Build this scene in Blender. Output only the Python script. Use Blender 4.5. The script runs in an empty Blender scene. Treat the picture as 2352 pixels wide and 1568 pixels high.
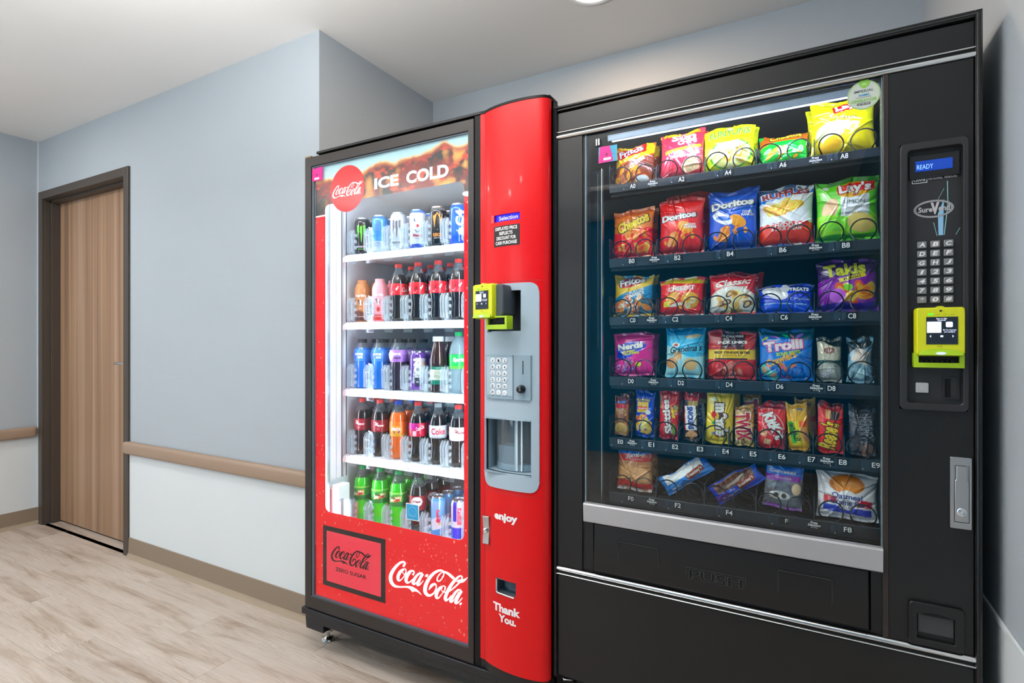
import bpy, bmesh, math, random
import numpy as np
from mathutils import Vector, Matrix
SC = bpy.context.scene
COL = SC.collection
R = math.radians
random.seed(4)

# ------------------------------------------------------------------ camera, world, lights
cam = bpy.data.objects.new('camera', bpy.data.cameras.new('camera'))
COL.objects.link(cam)
cam.location = (0, 0, 1.2)
cam.rotation_euler = (R(90), 0, R(28.8))
cam.data.sensor_width = 36
cam.data.lens = 36 * 1227 / 2352
cam.data.shift_y = 1 / 2352
cam.data.clip_start = 0.05
SC.camera = cam
SC.view_settings.view_transform = 'Standard'
SC.view_settings.look = 'None'
SC.view_settings.gamma = 1
SC.view_settings.use_curve_mapping = False
SC.view_settings.exposure = 0.27
SC.render.film_transparent = False

world = bpy.data.worlds.new('world')
SC.world = world
world.use_nodes = True
world.node_tree.nodes['Background'].inputs[0].default_value = (.75, .85, 1, 1)
world.node_tree.nodes['Background'].inputs[1].default_value = 0.6


def area(name, loc, rot, sx, sy, power, color=(1, 1, 1), shape='RECTANGLE'):
    l = bpy.data.lights.new(name, 'AREA')
    l.shape = shape; l.size = sx; l.size_y = sy; l.energy = power; l.color = color
    o = bpy.data.objects.new(name, l)
    o.location = loc; o.rotation_euler = rot
    COL.objects.link(o)
    return o


CEIL = 2.526
CANS = [(-0.70, 1.89, 7.5, (1, .66, .42)), (-0.75, 0.60, 6, (1, .96, .92)), (-2.60, -1.10, 9, (1, .96, .92)),
        (-1.75, -1.10, 6, (1, .96, .92)), (-3.65, .55, 11, (1, .96, .92))]  # all but the first are unseen cans added to light the hall
for cx_, cy_, p_, c_ in CANS:
    area('can_light_lamp', (cx_, cy_, CEIL - .012), (0, 0, 0), .17, .17, p_, c_, 'DISK')
# area lights added on the hall walls as soft fill, without windows
area('hall_fill_light', (-2.95, -2.60, 1.30), (R(90), 0, 0), 1.3, 2.1, 22, (1, .98, .96))
area('hall_fill_light', (-4.42, -.30, 1.30), (R(90), 0, R(-90)), 1.3, 2.0, 5, (.94, .97, 1))
# uplights added out of view to brighten the ceiling
FILL_UP = [(-1.15, .38, 37), (-3.2, -.9, 26)]
for x_, y_, p_ in FILL_UP:
    area('fill_uplight_lamp', (x_, y_, 1.965), (R(180), 0, 0), 1.4, .16, p_, (1, .985, .96))


# ------------------------------------------------------------------ materials


def lin(h):
    if isinstance(h, (tuple, list)):
        return tuple(h[:3])
    h = h.lstrip('#')
    out = []
    for i in (0, 2, 4):
        c = int(h[i:i + 2], 16) / 255
        out.append(c / 12.92 if c <= .04045 else ((c + .055) / 1.055) ** 2.4)
    return tuple(out)


_M = {}


def M(name, col='#808080', rough=.5, metal=0, spec=.5, coat=0, emis=None, es=1, bump=None, alpha=None):
    if name in _M:
        return _M[name]
    m = bpy.data.materials.new(name)
    m.use_nodes = True
    nt = m.node_tree
    b = nt.nodes['Principled BSDF']
    b.inputs['Base Color'].default_value = (*lin(col), 1)
    b.inputs['Roughness'].default_value = rough
    b.inputs['Metallic'].default_value = metal
    b.inputs['Specular IOR Level'].default_value = spec
    b.inputs['Coat Weight'].default_value = coat
    b.inputs['Coat Roughness'].default_value = .05
    if emis:
        b.inputs['Emission Color'].default_value = (*lin(emis), 1)
        b.inputs['Emission Strength'].default_value = es
    if bump:
        sc, st, dist = bump
        tc = nt.nodes.new('ShaderNodeTexCoord')
        n = nt.nodes.new('ShaderNodeTexNoise')
        n.inputs['Scale'].default_value = sc
        n.inputs['Detail'].default_value = 3
        bp = nt.nodes.new('ShaderNodeBump')
        bp.inputs['Strength'].default_value = st
        bp.inputs['Distance'].default_value = dist
        nt.links.new(tc.outputs['Object'], n.inputs['Vector'])
        nt.links.new(n.outputs['Fac'], bp.inputs['Height'])
        nt.links.new(bp.outputs['Normal'], b.inputs['Normal'])
    _M[name] = m
    return m


def MV(name, rough=.35, spec=.5, metal=0, coat=0):
    """print read from the mesh's own colour attribute"""
    if name in _M:
        return _M[name]
    m = M(name, '#ffffff', rough, metal, spec, coat)
    nt = m.node_tree
    a = nt.nodes.new('ShaderNodeVertexColor')
    a.layer_name = 'Col'
    nt.links.new(a.outputs['Color'], nt.nodes['Principled BSDF'].inputs['Base Color'])
    return m


def MG(name, tint='#ffffff', ior=1.45, gloss=1.0, rough=0.0, body=None, bw=0.0, trans=None):
    """thin clear pane or clear plastic: see-through plus a fresnel reflection, with a little diffuse body"""
    if name in _M:
        return _M[name]
    m = bpy.data.materials.new(name)
    m.use_nodes = True
    nt = m.node_tree
    nt.nodes.clear()
    out = nt.nodes.new('ShaderNodeOutputMaterial')
    tr = nt.nodes.new('ShaderNodeBsdfTransparent')
    tr.inputs[0].default_value = (*lin(tint), 1)
    gl = nt.nodes.new('ShaderNodeBsdfGlossy')
    gl.inputs['Roughness'].default_value = rough
    gl.inputs['Color'].default_value = (gloss, gloss, gloss, 1)
    fr = nt.nodes.new('ShaderNodeFresnel')
    fr.inputs['IOR'].default_value = ior
    mx = nt.nodes.new('ShaderNodeMixShader')
    # the fresnel node inverts the index on back faces; undo that so a thin pane has no total reflection
    ge = nt.nodes.new('ShaderNodeNewGeometry')
    mr = nt.nodes.new('ShaderNodeMapRange')
    mr.inputs['To Min'].default_value = ior
    mr.inputs['To Max'].default_value = 1 / ior
    nt.links.new(ge.outputs['Backfacing'], mr.inputs['Value'])
    nt.links.new(mr.outputs[0], fr.inputs['IOR'])
    nt.links.new(fr.outputs[0], mx.inputs[0])
    nt.links.new(tr.outputs[0], mx.inputs[1])
    nt.links.new(gl.outputs[0], mx.inputs[2])
    last = mx
    if body:
        df = nt.nodes.new('ShaderNodeBsdfTranslucent' if trans else 'ShaderNodeBsdfDiffuse')
        df.inputs['Color'].default_value = (*lin(body), 1)
        m2 = nt.nodes.new('ShaderNodeMixShader')
        m2.inputs[0].default_value = bw
        nt.links.new(mx.outputs[0], m2.inputs[1])
        nt.links.new(df.outputs[0], m2.inputs[2])
        last = m2
    nt.links.new(last.outputs[0], out.inputs[0])
    _M[name] = m
    return m


BLACK = M('black satin enamel', '#161617', .38, spec=.45, bump=(900, .12, .0006))
BLACKG = M('gloss black trim', '#101012', .18, spec=.5)
BLACKD = M('deep black plastic', '#0a0b0d', .5, spec=.3)
BEZEL = M('charcoal moulded plastic', '#2a2a2c', .42, bump=(1400, .2, .0005))
CHROME = M('bright chrome', '#e6e6e4', .16, 1)
STEEL = M('brushed steel', '#c0bfbd', .33, 1)
SILVER = M('silver anodised bar', '#bcbcbe', .42, .55)
RED = M('vending red plastic', '#e2040e', .34, spec=.32, coat=.06)
GREYBLUE = M('pale blue grey plastic', '#a9bcc8', .40)
GREYBLUE2 = M('mid blue grey plastic', '#93a9b6', .42)
WHITEP = M('white plastic', '#f2f4f6', .4)
WHITET = M('white print', '#f6f3f3', .5)
BLACKT = M('black print', '#17171a', .5)
GREYT = M('grey print', '#9a9a9c', .4)
LIME = M('lime yellow plastic', '#d8dc10', .33, coat=.2)
LIMEG = M('lime green plastic', '#a9cf0e', .35, coat=.2)
DKGREY = M('slate grey rubber', '#454f56', .6)
BRONZE = M('dark bronze door frame', '#4a423b', .45)
BRONZE2 = M('brown black extrusion', '#2d2623', .35)
GLASS = MG('clear glass', '#f8fcfc', 1.36, 1.0)
GLASSD = MG('tinted snack glass', '#f8fcfc', 1.45, 1.0)
CLEAR = MG('clear rack plastic', '#f2f8fb', 1.45, 1.0, .05, '#ffffff', .03)
CLEARR = MG('clear plastic rib edge', '#eef6fa', 1.5, 1.0, .06, '#ffffff', .20)  # white body share stands in for bright glints on the fins
CLEARB = MG('clear bottle plastic', '#dfe9ee', 1.5, 1.0, .04, '#dfe8ee', .10)

# ------------------------------------------------------------------ mesh building


class MB:
    def __init__(s):
        s.v = []; s.f = []; s.m = []; s.c = None

    def add(s, vs, fs, mi=0):
        o = len(s.v)
        s.v += [tuple(p) for p in vs]
        s.f += [tuple(i + o for i in f) for f in fs]
        s.m += [mi] * len(fs)
        return s

    def box(s, x0, x1, y0, y1, z0, z1, mi=0):
        vs = [(x, y, z) for z in (z0, z1) for y in (y0, y1) for x in (x0, x1)]
        return s.add(vs, [(0, 2, 3, 1), (4, 5, 7, 6), (0, 1, 5, 4), (2, 6, 7, 3), (0, 4, 6, 2), (1, 3, 7, 5)], mi)

    def prism(s, pts, a, b, axis='y', mi=0):
        def P(p, t):
            return {'y': (p[0], t, p[1]), 'x': (t, p[0], p[1]), 'z': (p[0], p[1], t)}[axis]
        n = len(pts)
        vs = [P(p, a) for p in pts] + [P(p, b) for p in pts]
        fs = [tuple(range(n)), tuple(range(2 * n - 1, n - 1, -1))]
        fs += [(i, i + n, (i + 1) % n + n, (i + 1) % n) for i in range(n)]
        return s.add(vs, fs, mi)

    def ring(s, outer, inner, a, b, mi=0):
        """frame between two equal-length outlines in the xz plane, from y=a to y=b"""
        n = len(outer)
        vs = [(p[0], a, p[1]) for p in outer] + [(p[0], a, p[1]) for p in inner] + \
             [(p[0], b, p[1]) for p in outer] + [(p[0], b, p[1]) for p in inner]
        fs = []
        for i in range(n):
            j = (i + 1) % n
            fs += [(i, j, n + j, n + i), (2 * n + i, 3 * n + i, 3 * n + j, 2 * n + j),
                   (i, 2 * n + i, 2 * n + j, j), (n + i, n + j, 3 * n + j, 3 * n + i)]
        return s.add(vs, fs, mi)

    def lathe(s, prof, n=24, cx=0, cy=0, mis=None, mi=0, cap=True):
        vs = []
        for r, z in prof:
            for k in range(n):
                a = 2 * math.pi * k / n
                vs.append((cx + r * math.cos(a), cy + r * math.sin(a), z))
        o = len(s.v)
        s.v += vs
        for i in range(len(prof) - 1):
            for k in range(n):
                k2 = (k + 1) % n
                s.f.append((o + i * n + k, o + i * n + k2, o + (i + 1) * n + k2, o + (i + 1) * n + k))
                s.m.append(mis[i] if mis else mi)
        if cap:
            s.f.append(tuple(o + k for k in range(n - 1, -1, -1))); s.m.append(mis[0] if mis else mi)
            q = o + (len(prof) - 1) * n
            s.f.append(tuple(q + k for k in range(n))); s.m.append(mis[-1] if mis else mi)
        return s

    def cyl(s, p, q, r, n=16, mi=0, r2=None):
        return s.tube([p, q], r, n, mi, r2)

    def tube(s, path, r, n=8, mi=0, r2=None):
        path = [Vector(p) for p in path]
        o = len(s.v)
        up = None
        for i, p in enumerate(path):
            t = (path[min(i + 1, len(path) - 1)] - path[max(i - 1, 0)]).normalized()
            if up is None:
                up = t.orthogonal().normalized()
            up = (up - t * up.dot(t)).normalized()
            sd = t.cross(up)
            rr = r if r2 is None else r + (r2 - r) * i / (len(path) - 1)
            for k in range(n):
                a = 2 * math.pi * k / n
                s.v.append(tuple(p + (up * math.cos(a) + sd * math.sin(a)) * rr))
        L = len(path)
        for i in range(L - 1):
            for k in range(n):
                k2 = (k + 1) % n
                s.f.append((o + i * n + k, o + i * n + k2, o + (i + 1) * n + k2, o + (i + 1) * n + k)); s.m.append(mi)
        s.f.append(tuple(o + k for k in range(n - 1, -1, -1))); s.m.append(mi)
        s.f.append(tuple(o + (L - 1) * n + k for k in range(n))); s.m.append(mi)
        return s


def rrect(x0, x1, z0, z1, r, n=5):
    pts = []
    for cx, cz, a0 in ((x1 - r, z1 - r, 0), (x0 + r, z1 - r, 90), (x0 + r, z0 + r, 180), (x1 - r, z0 + r, 270)):
        for k in range(n + 1):
            a = R(a0 + 90 * k / n)
            pts.append((cx + r * math.cos(a), cz + r * math.sin(a)))
    return pts


def ell(cx, cz, rx, rz, n=32, rot=0):
    c, s_ = math.cos(rot), math.sin(rot)
    return [(cx + rx * math.cos(a) * c - rz * math.sin(a) * s_, cz + rx * math.cos(a) * s_ + rz * math.sin(a) * c)
            for a in [2 * math.pi * k / n for k in range(n)]]


ORG = {}


def root(name, loc=(0, 0, 0), label=None, cat=None, group=None, kind=None, rz=0):
    o = bpy.data.objects.new(name, None)
    o.empty_display_size = .05
    o.location = loc
    o.rotation_euler = (0, 0, rz)
    COL.objects.link(o)
    ORG[o.name] = Vector(loc)
    tag(o, label, cat, group, kind)
    return o


def tag(o, label=None, cat=None, group=None, kind=None):
    for k, v in (('label', label), ('category', cat), ('group', group), ('kind', kind)):
        if v:
            o[k] = v
    return o


def obj(name, mb, mats, parent=None, smooth=32, bevel=0, label=None, kind=None, fix=True):
    me = bpy.data.meshes.new(name)
    org = ORG.get(parent.name, Vector()) if parent else Vector()
    vs = mb.v if not org.length else [(x - org.x, y - org.y, z - org.z) for x, y, z in mb.v]
    me.from_pydata(vs, [], mb.f)
    if not isinstance(mats, (list, tuple)):
        mats = [mats]
    for m in mats:
        me.materials.append(m)
    if len(mats) > 1:
        me.polygons.foreach_set('material_index', mb.m)
    if mb.c is not None:
        at = me.color_attributes.new('Col', 'FLOAT_COLOR', 'POINT')
        at.data.foreach_set('color', np.asarray(mb.c, dtype=np.float32).ravel())
    if fix:
        bm = bmesh.new(); bm.from_mesh(me)
        bmesh.ops.recalc_face_normals(bm, faces=bm.faces)
        bm.to_mesh(me); bm.free()
    if smooth:
        me.shade_smooth()
        me.set_sharp_from_angle(angle=R(smooth))
    o = bpy.data.objects.new(name, me)
    COL.objects.link(o)
    if parent:
        o.parent = parent
        ORG[o.name] = org
    if bevel:
        b = o.modifiers.new('bevel', 'BEVEL')
        b.width = bevel; b.segments = 2; b.limit_method = 'ANGLE'; b.angle_limit = R(40)
    tag(o, label, None, None, kind)
    return o


def struct(name, mb, m, **k):
    o = obj(name, mb, m, **k)
    o['kind'] = 'structure'
    return o


def copy_tree(o, parent=None):
    c = o.copy()
    COL.objects.link(c)
    c.parent = parent
    for ch in o.children:
        copy_tree(ch, c)
    return c


_T = {}


def text2d(s, bold=0.0, shear=0.0, space=1.0, ls=1.0):
    """glyph outlines of a string as a flat mesh, normalised so the ink box is known"""
    key = (s, bold, shear, space, ls)
    if key in _T:
        return _T[key]
    cu = bpy.data.curves.new('t', 'FONT')
    cu.body = s
    cu.size = 1
    cu.offset = bold
    cu.shear = shear
    cu.space_character = space
    cu.space_line = ls
    cu.align_x = 'CENTER'
    cu.resolution_u = 3
    cu.fill_mode = 'FRONT'
    ob = bpy.data.objects.new('t', cu)
    me = ob.to_mesh()
    v = np.zeros(len(me.vertices) * 3); me.vertices.foreach_get('co', v)
    v = v.reshape(-1, 3)[:, :2]
    f = [tuple(p.vertices) for p in me.polygons]
    ob.to_mesh_clear()
    bpy.data.objects.remove(ob); bpy.data.curves.remove(cu)
    mn = v.min(0); mx = v.max(0)
    v = (v - mn) / np.maximum(mx - mn, 1e-6)
    _T[key] = (v, f, (mx - mn))
    return _T[key]


def add_text(mb, s, x0, x1, z0, z1, y, mi=0, bold=0.0, shear=0.0, th=0, **k):
    v, f, _ = text2d(s, bold, shear, **k)
    vs = [(x0 + a * (x1 - x0), y, z0 + b * (z1 - z0)) for a, b in v]
    return mb.add(vs, f, mi)


def fine(v, f, mx):
    """split triangles until no edge is longer than mx, so flat glyphs can follow a curved surface"""
    bm = bmesh.new()
    vv = [bm.verts.new((a, b, 0)) for a, b in v]
    for t in f:
        try:
            bm.faces.new([vv[i] for i in t])
        except ValueError:
            pass
    for _ in range(4):
        bmesh.ops.triangulate(bm, faces=bm.faces[:])
        es = [e for e in bm.edges if e.calc_length() > mx]
        if not es:
            break
        bmesh.ops.subdivide_edges(bm, edges=es, cuts=1)
    bmesh.ops.triangulate(bm, faces=bm.faces[:])
    bm.verts.index_update()
    V = np.array([(q.co.x, q.co.y) for q in bm.verts])
    F = [tuple(q.index for q in fc.verts) for fc in bm.faces]
    bm.free()
    return V, F


LOGO_RIBBONS=[[704,553,642,546,714,566,636,558,728,581,629,578,737,592,635,610,747,611,660,640,765,645,687,662,775,684,697,672,766,720,692,679,741,750,679,687,694,765,668,686,636,758,642,681,572,738,601,666,505,705,557,642,439,660,510,605,373,605,457,554,308,546,404,497,243,481,350,434,179,409,297,367,122,338,254,303,76,270,221,245,39,203,196,190,13,140,178,141,-3,81,169,99,-8,27,165,63,-3,-25,168,28,11,-76,175,-10,35,-125,188,-46,71,-169,207,-77,119,-204,234,-105,177,-232,268,-130,247,-248,306,-147,323,-247,353,-157,401,-234,414,-158,481,-217,486,-153,579,-196,579,-135,681,-171,679,-111,753,-153,750,-93],[717,518,730,504,682,506,706,478,630,487,675,443,575,458,646,407,526,421,617,372,480,378,588,334,438,329,561,294,401,274,536,250,369,215,512,204,349,155,498,166,347,99,491,132,360,50,490,99,388,12,490,82,440,-4,485,75,497,7,491,68,547,37,515,72,595,82,558,104,646,139,609,155,692,195,654,208,733,248,690,259,769,303,719,311,796,354,739,357,809,401,751,396,812,443,756,431,805,479,754,457,783,504,743,473,754,518,723,485,735,526,706,494],[705,471,720,461,681,450,697,440,646,421,666,410,620,391,648,386,613,365,647,373,620,343,653,361,634,326,666,348,653,307,684,333,680,289,706,321,716,282,725,317,755,293,744,321,789,314,773,335,825,337,804,357,866,362,833,388,910,390,862,426,948,411,899,462,979,429,941,489,1009,445,984,509,1035,456,1028,522,1062,463,1071,530,1085,465,1115,530,1094,465,1153,516,1100,458,1170,485,1104,440,1171,451,1100,423,1163,416,1085,411,1143,381,1058,396,1119,352,1036,384,1104,333],[1037,512,1057,498,995,488,1033,463,935,453,1000,414,876,410,970,366,829,362,942,322,787,309,914,277,753,256,891,235,727,202,875,196,711,148,863,160,709,96,857,134,727,51,857,112,761,15,861,91,816,-3,860,82,878,12,865,78,928,41,897,88,972,75,937,108,1017,119,982,142,1062,167,1029,186,1093,201,1062,218],[1516,529,1492,455,1484,529,1462,455,1432,527,1426,455,1369,510,1397,447,1310,473,1366,423,1255,427,1326,384,1204,379,1288,341,1157,325,1255,293,1112,268,1225,241,1077,214,1201,194,1050,164,1185,155,1032,114,1176,123,1030,67,1171,107,1056,29,1165,99,1103,12,1158,89,1162,23,1147,79,1202,56,1162,84,1232,94,1194,112,1263,137,1229,149,1298,186,1266,196,1335,241,1303,250,1369,295,1337,302,1398,347,1368,353,1424,397,1396,402,1442,432,1415,436],[1479,506,1574,475,1453,471,1548,440,1415,418,1513,389,1377,362,1480,339,1345,305,1452,288,1315,247,1425,233,1290,196,1401,181,1263,149,1378,133,1238,101,1361,95,1228,50,1356,88,1277,13,1333,102,1333,25,1329,94,1376,51,1345,94,1411,82,1372,110,1445,120,1406,141,1476,156,1441,175,1508,196,1477,210,1539,236,1513,248,1561,264,1537,274],[1783,-15,1769,-14,1804,8,1771,12,1833,39,1775,49,1863,70,1786,89,1892,99,1805,129,1921,128,1830,170,1947,152,1865,209,1975,178,1910,243,2002,203,1961,271,2016,215,2016,288,2021,219,2064,282,2036,215,2092,260,2050,203,2107,234,2059,185,2116,205,2061,160,2118,169,2054,125,2110,125,2033,74,2089,69,2002,14,2058,3,1967,-38,2021,-58,1928,-76,1979,-109,1884,-107,1931,-155,1844,-128,1880,-193,1808,-140,1824,-222,1779,-144,1762,-241,1759,-140,1697,-243,1737,-125,1638,-224,1713,-100,1587,-191,1698,-72,1550,-144,1693,-39,1532,-87,1695,4,1530,-25,1703,53,1538,39,1716,103,1557,104,1735,158,1585,171,1762,217,1620,239,1796,281,1663,311,1836,349,1714,385,1880,413,1769,457,1928,474,1828,524,1980,531,1891,587,2032,581,1956,644,2083,624,2023,691,2136,660,2090,731,2185,690,2153,761,2229,712,2213,782,2271,727,2269,794,2307,737,2321,797,2342,739,2367,789,2377,734,2403,775,2403,730,2426,764],[2347,745,2366,725,2316,724,2338,702,2270,692,2298,668,2223,652,2260,630,2179,601,2223,584,2137,545,2185,531,2106,492,2160,486,2092,444,2151,452,2093,403,2153,423,2106,371,2159,407,2137,353,2168,401,2179,352,2181,400,2225,370,2200,407,2269,406,2232,432,2312,452,2272,472,2349,500,2307,515,2380,546,2333,556,2404,594,2354,599,2420,640,2366,635,2419,681,2368,667,2408,715,2362,697,2399,736,2358,720],[2281,737,2289,761,2320,729,2333,767,2375,717,2397,775,2427,704,2459,778,2472,695,2512,775,2516,685,2564,768,2555,672,2616,755,2594,651,2666,735,2633,626,2713,713,2673,603,2752,692,2714,584,2789,672,2752,570,2822,653,2778,559,2845,639],[2373,280,2384,266,2337,267,2360,239,2284,245,2327,202,2229,213,2297,165,2181,172,2269,127,2137,125,2238,85,2097,74,2212,44,2064,20,2189,1,2038,-36,2169,-43,2022,-89,2156,-81,2017,-140,2149,-114,2024,-187,2147,-142,2047,-224,2145,-154,2094,-241,2141,-161,2151,-231,2144,-169,2202,-197,2165,-164,2249,-144,2209,-124,2299,-76,2262,-62,2345,-13,2311,0,2389,41,2352,54,2430,93,2386,106,2462,142,2410,150,2480,188,2422,185,2486,229,2425,215,2477,265,2423,231,2445,285,2411,240,2406,290,2384,247,2381,292,2362,251],[2334,215,2351,210,2318,196,2338,189,2296,167,2321,161,2281,137,2312,139,2282,111,2314,124,2292,90,2322,109,2307,74,2335,96,2325,59,2351,86,2350,47,2370,78,2381,42,2390,76,2421,50,2419,81,2461,64,2456,92,2488,74,2483,101],[2645,129,2612,156,2689,166,2655,194,2753,219,2716,249,2817,276,2777,305,2878,331,2835,361,2940,390,2894,420,2996,447,2947,476,3049,502,2997,531,3097,556,3041,582,3134,608,3072,625,3156,655,3090,659,3164,697,3098,687,3158,733,3098,704,3135,759,3090,715,3097,772,3075,721,3049,768,3061,718,3001,744,3039,701,2952,710,3006,667,2904,672,2970,626,2856,629,2932,583,2806,581,2892,535,2757,528,2852,483,2708,470,2810,428,2659,408,2768,369,2613,343,2728,309,2570,274,2690,246,2530,203,2653,180,2494,137,2620,116,2462,75,2590,57,2434,15,2564,2,2412,-41,2545,-44,2397,-90,2535,-81,2389,-134,2530,-110,2392,-173,2528,-130,2409,-206,2525,-145,2444,-231,2516,-154,2505,-228,2496,-161,2549,-196,2509,-157,2585,-157,2544,-131,2619,-117,2581,-97,2654,-71,2618,-56,2691,-21,2656,-8,2716,14,2682,26],[2898,509,2893,519,2932,514,2917,544,2977,519,2954,581,3010,521,3003,613,3032,517,3054,625,3071,516,3088,627,3127,529,3107,629,3181,559,3135,639,3226,595,3174,658,3266,634,3216,680,3303,681,3264,710,3334,730,3314,744,3356,765,3350,768],[3111,295,3082,236,3080,301,3052,240,3031,308,3015,243,2967,295,2991,237,2909,255,2965,213,2860,205,2930,170,2813,152,2893,120,2765,94,2857,63,2717,30,2821,1,2678,-28,2790,-55,2645,-79,2765,-102,2619,-128,2747,-139,2607,-177,2739,-153,2630,-221,2729,-149,2680,-231,2715,-154,2728,-215,2711,-163,2762,-187,2727,-157,2791,-153,2755,-134,2821,-112,2787,-99,2854,-62,2822,-52,2890,-4,2858,5,2925,53,2894,61,2960,111,2932,118,2994,168,2969,175,3018,208,2995,214],[3073,279,3161,251,3047,241,3137,213,3009,187,3103,160,2971,130,3069,104,2935,71,3037,48,2900,10,3004,-11,2869,-46,2977,-64,2842,-96,2955,-111,2818,-146,2941,-148,2813,-201,2936,-151,2866,-233,2913,-140,2922,-218,2917,-148,2965,-191,2937,-147,3000,-158,2963,-131,3034,-120,2996,-99,3066,-80,3031,-63,3100,-36,3068,-21,3135,10,3105,23,3159,42,3131,54],[3012,-185,3071,-122,3026,-197,3089,-129,3045,-214,3115,-139,3059,-226,3134,-147]]
LOGO_POLYS=[[736,-96,954,-48,1108,-50,1262,-94,1383,-163,1477,-239,1436,-249,1322,-194,1216,-182,1124,-203,1070,-248,1016,-203,939,-154,830,-142,736,-159],[1654,505,1765,523,1713,411,1594,415]]


def add_logo(mb, x, z, w, y, mi=0, fn=None, hs=1.0):
    """the flowing script logo as pen ribbons, left end at x, width w"""
    k = w / 3356.0
    def P(a, b):
        p = (x + a * k, z + b * k * hs)
        return fn(*p) if fn else (p[0], y, p[1])
    for r in LOGO_RIBBONS:
        vs = [P(r[i], r[i + 1]) for i in range(0, len(r), 2)]
        mb.add(vs, [(i, i + 1, i + 3, i + 2) for i in range(0, len(vs) - 2, 2)], mi)
    for r in LOGO_POLYS:
        vs = [P(r[i], r[i + 1]) for i in range(0, len(r), 2)]
        mb.add(vs, [tuple(range(len(vs)))], mi)
    return mb

# ------------------------------------------------------------------ room


def nodes_of(m):
    nt = m.node_tree
    return nt, nt.nodes, nt.links, nt.nodes['Principled BSDF']


def paint(name, col, bump=.25):
    m = M(name, col, .62, spec=.3)
    nt, N, L, b = nodes_of(m)
    tc = N.new('ShaderNodeTexCoord')
    n1 = N.new('ShaderNodeTexNoise'); n1.inputs['Scale'].default_value = 95; n1.inputs['Detail'].default_value = 4
    n2 = N.new('ShaderNodeTexNoise'); n2.inputs['Scale'].default_value = 1.3
    hs = N.new('ShaderNodeMixRGB'); hs.blend_type = 'MULTIPLY'; hs.inputs[0].default_value = .06
    hs.inputs[1].default_value = (*lin(col), 1)
    bp = N.new('ShaderNodeBump'); bp.inputs['Strength'].default_value = bump; bp.inputs['Distance'].default_value = .002
    L.new(tc.outputs['Object'], n1.inputs[0]); L.new(tc.outputs['Object'], n2.inputs[0])
    L.new(n1.outputs['Fac'], bp.inputs['Height']); L.new(bp.outputs[0], b.inputs['Normal'])
    L.new(n2.outputs['Fac'], hs.inputs[2]); L.new(hs.outputs[0], b.inputs['Base Color'])
    return m


WALLM = paint('pale blue grey wall paint', '#b1bac1')
WAINM = paint('off white wall panel', '#dde3e5', .06)
CEILM = paint('white ceiling paint', '#eeedeb', .12)
TEALM = paint('teal wall reflection tone', '#1f9fd6', .1)  # unseen wall given this teal for its reflection in the snack glass

WOODF = M('bleached oak plank', '#ab9c8d', .46, spec=.35)
nt, N, L, b = nodes_of(WOODF)
tc = N.new('ShaderNodeTexCoord'); oi = N.new('ShaderNodeObjectInfo')
sc_ = N.new('ShaderNodeVectorMath'); sc_.operation = 'SCALE'; sc_.inputs['Scale'].default_value = 37
L.new(oi.outputs['Random'], sc_.inputs[0])
cmb = N.new('ShaderNodeCombineXYZ'); L.new(oi.outputs['Random'], cmb.inputs[0]); L.new(oi.outputs['Random'], cmb.inputs[1])
sc2 = N.new('ShaderNodeVectorMath'); sc2.operation = 'SCALE'; sc2.inputs['Scale'].default_value = 37
L.new(cmb.outputs[0], sc2.inputs[0])
ad = N.new('ShaderNodeVectorMath'); ad.operation = 'ADD'
L.new(tc.outputs['Object'], ad.inputs[0]); L.new(sc2.outputs[0], ad.inputs[1])


def mapped(scale):
    mp = N.new('ShaderNodeMapping'); mp.inputs['Scale'].default_value = scale
    L.new(ad.outputs[0], mp.inputs['Vector'])
    return mp


def noise_n(mp, scale, detail=4, dist=0.0, rough=.55):
    n = N.new('ShaderNodeTexNoise')
    n.inputs['Scale'].default_value = scale; n.inputs['Detail'].default_value = detail
    n.inputs['Distortion'].default_value = dist; n.inputs['Roughness'].default_value = rough
    L.new(mp.outputs[0], n.inputs['Vector'])
    return n


def ramp(src, stops):
    r = N.new('ShaderNodeValToRGB')
    el = r.color_ramp.elements
    while len(el) < len(stops):
        el.new(.5)
    for e, (p, c) in zip(el, stops):
        e.position = p; e.color = (*lin(c), 1) if isinstance(c, str) else (c, c, c, 1)
    L.new(src, r.inputs[0])
    return r


blot = noise_n(mapped((.8, 7, 1)), 2.4, 8, .5, .62)
rb = ramp(blot.outputs['Fac'], [(.26, '#917d6c'), (.38, '#b09e8e'), (.50, '#c6b8ab'), (.75, '#d0c4ba')])
grain = noise_n(mapped((1.6, 46, 1)), 5.0, 7, .5, .75)
rg = ramp(grain.outputs['Fac'], [(.34, .70), (.58, 1.0)])
mul = N.new('ShaderNodeMixRGB'); mul.blend_type = 'MULTIPLY'; mul.inputs[0].default_value = .75
L.new(rb.outputs[0], mul.inputs[1]); L.new(rg.outputs[0], mul.inputs[2])
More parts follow.
